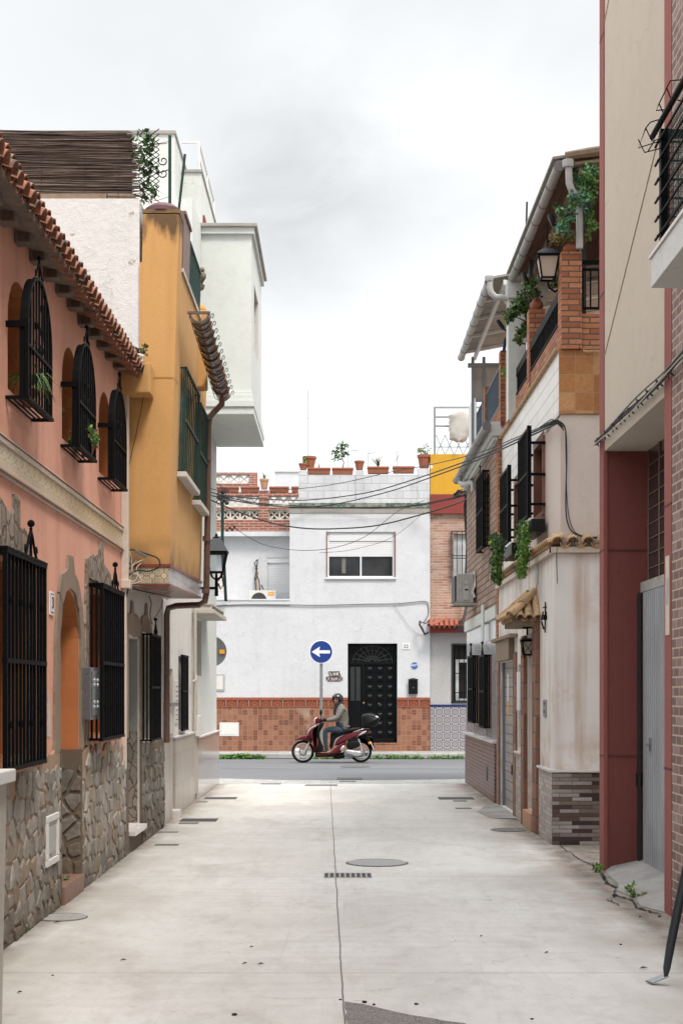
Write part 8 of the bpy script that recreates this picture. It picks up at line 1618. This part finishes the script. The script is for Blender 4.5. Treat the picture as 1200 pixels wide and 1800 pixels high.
mb = MB(); mb.ball(SP(994, 708, -.10), .035, 10, sx=1, sy=.7, sz=1); mb.build('indicator', M['lens_orange'], sct, smooth=True); mb = MB(); mb.ball(SP(994, 708, .10), .035, 10); mb.build('indicator', M['lens_orange'], sct, smooth=True)
pp_('air_filter', 'black_plastic', [(722, 720), (750, 690), (820, 680), (872, 690), (880, 730), (850, 760), (770, 775), (728, 760)], .05, 8, y0=-.12)
pp_('engine', 'engine_grey', [(700, 790), (740, 770), (820, 790), (880, 800), (885, 850), (820, 870), (760, 880), (700, 860)], .10, 10, y0=-.05)
pp_('transmission_cover', 'scooter_silver', [(725, 785), (790, 795), (850, 800), (895, 815), (890, 850), (840, 862), (790, 845), (730, 825)], .03, 6, y0=-.15)
pp_('exhaust', 'engine_grey', [(760, 850), (860, 840), (980, 820), (990, 850), (860, 880), (770, 880)], .045, 8, y0=.17)
pp_('underframe', 'black_plastic', [(560, 840), (640, 830), (720, 800), (720, 850), (690, 885), (600, 893), (575, 880)], .09, 8)
pp_('footpeg_cover', 'scooter_silver', [(652, 770), (675, 738), (700, 735), (695, 770), (672, 800), (655, 795)], .172, 4)
mb = MB()
for s_ in (-1, 1): mb.tube([SP(862, 660, s_ * .12), SP(888, 720, s_ * .12), SP(905, 800, s_ * .12)], .018, 8)
mb.build('rear_shock', M['scooter_silver'], sct, smooth=True)
tcs = pp_('top_case', 'black_plastic', [(905, 430), (908, 390), (935, 366), (1000, 360), (1060, 372), (1100, 395), (1120, 420), (1100, 440), (1090, 480), (1050, 512), (960, 528), (915, 520)], .21, 22)
mb = MB(); pillow(mb, [(1015, 395), (1075, 388), (1100, 405), (1092, 415), (1040, 408)], .205, 3); mb.build('reflector', M['scooter_silver'], tcs, smooth='all')
mb = MB(); mb.box(SP(915, 530).x, SP(1020, 530).x, SY - .1, SY + .1, SP(0, 535).z, SP(0, 524).z); mb.build('rack', M['black_plastic'], sct)

# rider: one continuous skinned body, clothing colours by body region
def skinned(name, nodes, edges, mats, pick, parent, sub=2):
    me = bpy.data.meshes.new('skeleton'); keys = list(nodes); me.from_pydata([tuple(nodes[k][0]) for k in keys], [(keys.index(a), keys.index(b)) for a, b in edges], []); o = bpy.data.objects.new('skeleton', me); COL.objects.link(o)
    md = o.modifiers.new('skin', 'SKIN'); md.use_smooth_shade = True; sv = me.skin_vertices[0].data
    for i, k in enumerate(keys): r = nodes[k][1]; sv[i].radius = r if isinstance(r, tuple) else (r, r); sv[i].use_root = (i == 0)
    s_ = o.modifiers.new('sub', 'SUBSURF'); s_.levels = s_.render_levels = sub; dg = bpy.context.evaluated_depsgraph_get(); dg.update(); res = bpy.data.meshes.new_from_object(o.evaluated_get(dg)); bpy.data.objects.remove(o)
    return res
rider = thing('person', 'person in a dark helmet, scarf, olive padded jacket and jeans riding the scooter', 'person', tuple(SP(640, 560)))
J = {'pelvis': (SP(690, 545), (.145, .125)), 'waist': (SP(676, 480), (.19, .18)), 'chest': (SP(664, 380), (.225, .19)), 'upchest': (SP(668, 312), (.185, .155)), 'neck': (SP(645, 250), .055), 'head': (SP(622, 215), .07)}
E_ = [('pelvis', 'waist'), ('waist', 'chest'), ('chest', 'upchest'), ('upchest', 'neck'), ('neck', 'head')]
for s_, n_ in ((-1, 'n'), (1, 'f')):
    J['hip' + n_] = (SP(680, 552, s_ * .10), .10); J['knee' + n_] = (SP(478, 552, s_ * .15), .068); J['shin' + n_] = (SP(478, 660, s_ * .14), .058); J['ankle' + n_] = (SP(488, 768, s_ * .12), .047); J['toe' + n_] = (SP(415, 800, s_ * .13), .035); J['heel' + n_] = (SP(500, 795, s_ * .12), .036)
    J['sh' + n_] = (SP(672, 302, s_ * .18), .085); J['elbow' + n_] = (SP(612, 415, s_ * .27), .07); J['fore' + n_] = (SP(550, 432, s_ * .29), .06); J['wrist' + n_] = (SP(495, 440, s_ * .30), .036); J['palm' + n_] = (SP(472, 432, s_ * .30), (.030, .042))
    E_ += [('pelvis', 'hip' + n_), ('hip' + n_, 'knee' + n_), ('knee' + n_, 'shin' + n_), ('shin' + n_, 'ankle' + n_), ('ankle' + n_, 'heel' + n_), ('heel' + n_, 'toe' + n_), ('upchest', 'sh' + n_), ('sh' + n_, 'elbow' + n_), ('elbow' + n_, 'fore' + n_), ('fore' + n_, 'wrist' + n_), ('wrist' + n_, 'palm' + n_)]
me = skinned('body', J, E_, None, None, rider)
def region(c):
    best = None
    for a, b in E_:
        p, q = J[a][0], J[b][0]; t = max(0, min(1, (c - p).dot(q - p) / max(1e-9, (q - p).length_squared))); d = (p + (q - p) * t - c).length
        if best is None or d < best[0]: best = (d, a, b, t)
    d, a, b, t = best
    if b.startswith('palm') : return 3
    if a.startswith('wrist'): return 3
    if b.startswith('toe') or b.startswith('heel'): return 4
    if a.startswith(('hip', 'knee', 'shin')): return 1
    if a == 'pelvis' and b.startswith('hip'): return 1 if c.z < SP(0, 545).z else 0
    if a == 'pelvis' and b == 'waist': return 1 if c.z < SP(0, 520).z else 0
    if a == 'neck' or (b == 'neck' and t > .5): return 2
    return 0
bm = bmesh.new(); bm.from_mesh(me)
# fingers: five tapered, bent chains per hand wrapped round the grip
extra = MB(); 
for s_ in (-1, 1):
    for k, L in enumerate((.85, 1.0, .95, .8)):
        dy = s_ * (.270 + .022 * k); extra.tube([SP(476, 424, dy), SP(458, 420, dy), SP(448, 432, dy), SP(452, 448 + 6 * L, dy), SP(464, 455, dy)], [.011, .011, .010, .009, .007], 6)
    extra.tube([SP(480, 440, s_ * .265), SP(470, 452, s_ * .255), SP(458, 455, s_ * .262)], [.012, .011, .008], 6)
L0 = world_loc(rider); b0 = len(bm.verts); vs0 = [bm.verts.new(v) for v in extra.v]; bm.faces.ensure_lookup_table(); nf0 = len(bm.faces)
for f in extra.f: bm.faces.new([vs0[i] for i in f])
bm.faces.ensure_lookup_table()
for i, f in enumerate(bm.faces):
    f.material_index = 3 if i >= nf0 else region(f.calc_center_median()); f.smooth = True
for v in bm.verts: v.co -= L0
mj = Mat('quilted_jacket'); zc = mj.xyz(); qd = mj.math('ABSOLUTE', mj.math('SINE', mj.math('MULTIPLY', mj.math('ADD', zc[2], mj.math('MULTIPLY', zc[0], .25)), 40.))); cj = mj.mix(mj.rng(qd, 0, .35), (.105, .097, .082), (.128, .118, .10)); cj = mj.mix(mj.rng(mj.noise(9, 4), .4, .7, 0, .3), cj, (.12, .10, .08)); mj.out(cj, .7, qd, .22, .012)
me.materials.clear()
for m_ in ('quilted_jacket', 'jeans', 'skin', 'scarf', 'shoe'): me.materials.append(M[m_])
bm.to_mesh(me); bm.free()
bo_ = bpy.data.objects.new('body', me); COL.objects.link(bo_); bo_.parent = rider
HC = SP(620, 196); face_d = Vector((-.62, -.78, -.05)).normalized(); side_d = face_d.cross(Vector((0, 0, 1))).normalized(); up_d = side_d.cross(face_d).normalized()
def HP(a, b, c): return HC + side_d * a + up_d * b + face_d * c
hd = MB(); n0 = 0
for i in range(13):
    th = math.pi * i / 12
    for k in range(18):
        ph = 2 * math.pi * k / 18; a, b, c = math.sin(th) * math.cos(ph), math.cos(th), math.sin(th) * math.sin(ph); jw = 1 - .28 * max(0, -b)
        hd.v.append(HP(a * .078 * jw, b * .115 - .02, c * .094 * (1 - .12 * max(0, -b) * (1 if c < 0 else .3)) + .0))
for i in range(12):
    for k in range(18): hd.f.append([i * 18 + k, i * 18 + (k + 1) % 18, (i + 1) * 18 + (k + 1) % 18, (i + 1) * 18 + k]); hd.m.append(0)
hd.tube([HP(0, .005, .088), HP(0, -.02, .112), HP(0, -.038, .108), HP(0, -.045, .09)], [.007, .012, .014, .008], 7)
for s_ in (-1, 1): hd.ball(HP(s_ * .078, -.02, 0), .02, 7)
for s_ in (-1, 1): hd.ball(HP(s_ * .03, .002, .080), .013, 8, mi=1); hd.tube([HP(s_ * .048, .02, .078), HP(s_ * .03, .026, .088), HP(s_ * .014, .022, .09)], .004, 5, mi=1)
hd.tube([HP(-.026, -.072, .078), HP(0, -.069, .088), HP(.026, -.072, .078)], .006, 6, mi=2)
hd.build('head', [M['skin'], M['scarf'], simple('lips', (.30, .12, .10), .5)], rider, smooth='all')
hm = MB(); NI_, NK = 16, 28
def hshape(th, ph, r):
    a, b, c = math.sin(th) * math.cos(ph), math.cos(th), math.sin(th) * math.sin(ph); return HP(a * r * .96, b * r + .015, c * r * 1.12 - .008)
idx = {}
for i in range(NI_ + 1):
    for k in range(NK): idx[i, k] = len(hm.v); hm.v.append(hshape(math.pi * i / NI_ * .80, 2 * math.pi * k / NK, .132))
for i in range(NI_):
    for k in range(NK):
        ph = 2 * math.pi * (k + .5) / NK; th = math.pi * (i + .5) / NI_ * .80
        if math.sin(ph) > .55 and th > 1.22: continue                       # face opening
        hm.f.append([idx[i, k], idx[i, (k + 1) % NK], idx[i + 1, (k + 1) % NK], idx[i + 1, k]]); hm.m.append(1 if (math.cos(ph) > .35 and abs(math.cos(ph)) < .95 and math.sin(ph) < -.2 and .5 < th < 1.9) else 0)
ho = hm.build('helmet', [M['helmet_black'], M['helmet_red']], rider, smooth='all'); md = ho.modifiers.new('thickness', 'SOLIDIFY'); md.thickness = .018; md.offset = -1
vz = MB(); 
for i in range(5):
    for k in range(9): th = .98 + .34 * i / 4; ph = math.pi * (.20 + .60 * k / 8); vz.v.append(hshape(th, ph, .140))
for i in range(4):
    for k in range(8): vz.f.append([i * 9 + k, i * 9 + k + 1, (i + 1) * 9 + k + 1, (i + 1) * 9 + k]); vz.m.append(0)
vo = vz.build('visor', M['glass_dark'], ho, smooth='all')
sf = MB(); c = SP(640, 262)
for k, (dx, dz, r) in enumerate(((0, 0, .088), (.004, -.03, .095), (-.004, .028, .078))): sf.tube([c + Vector((dx - .01 + r * math.cos(a), r * 1.05 * math.sin(a), dz + .03 * math.cos(a) * .8)) for a in [2 * math.pi * j / 16 for j in range(17)]], .034, 8, cap=False)
sf.tube([SP(612, 275, -.05), SP(596, 310, -.075), SP(592, 350, -.09), SP(590, 380, -.08)], [.04, .042, .038, .025], 8); sf.tube([SP(605, 275, .0), SP(590, 320, -.02), SP(585, 365, -.03)], [.04, .04, .03], 8); sf.build('scarf', M['scarf'], rider, smooth='all')
mb = MB()
for s_ in (-1, 1): mb.box(SP(385, 0).x, SP(525, 0).x, SY + s_ * .125 - .045, SY + s_ * .125 + .045, SP(0, 819).z, SP(0, 813).z)
mb.build('shoe_sole', M['sole'], rider, bevel=.006)
cf = MB()
for s_ in (-1, 1): cf.lathe(SP(505, 440, s_ * .298), [(.046, -.012), (.05, 0), (.046, .012)], 12, axis='x')
cf.build('cuff', M['jacket'], rider, smooth='all'); 
cl_ = MB(); cl_.lathe(SP(685, 515), [(.155, -.03), (.165, 0), (.155, .03)], 20, sx=1.0, sy=1.05); cl_.build('jacket_hem', M['quilted_jacket'], rider, smooth='all')
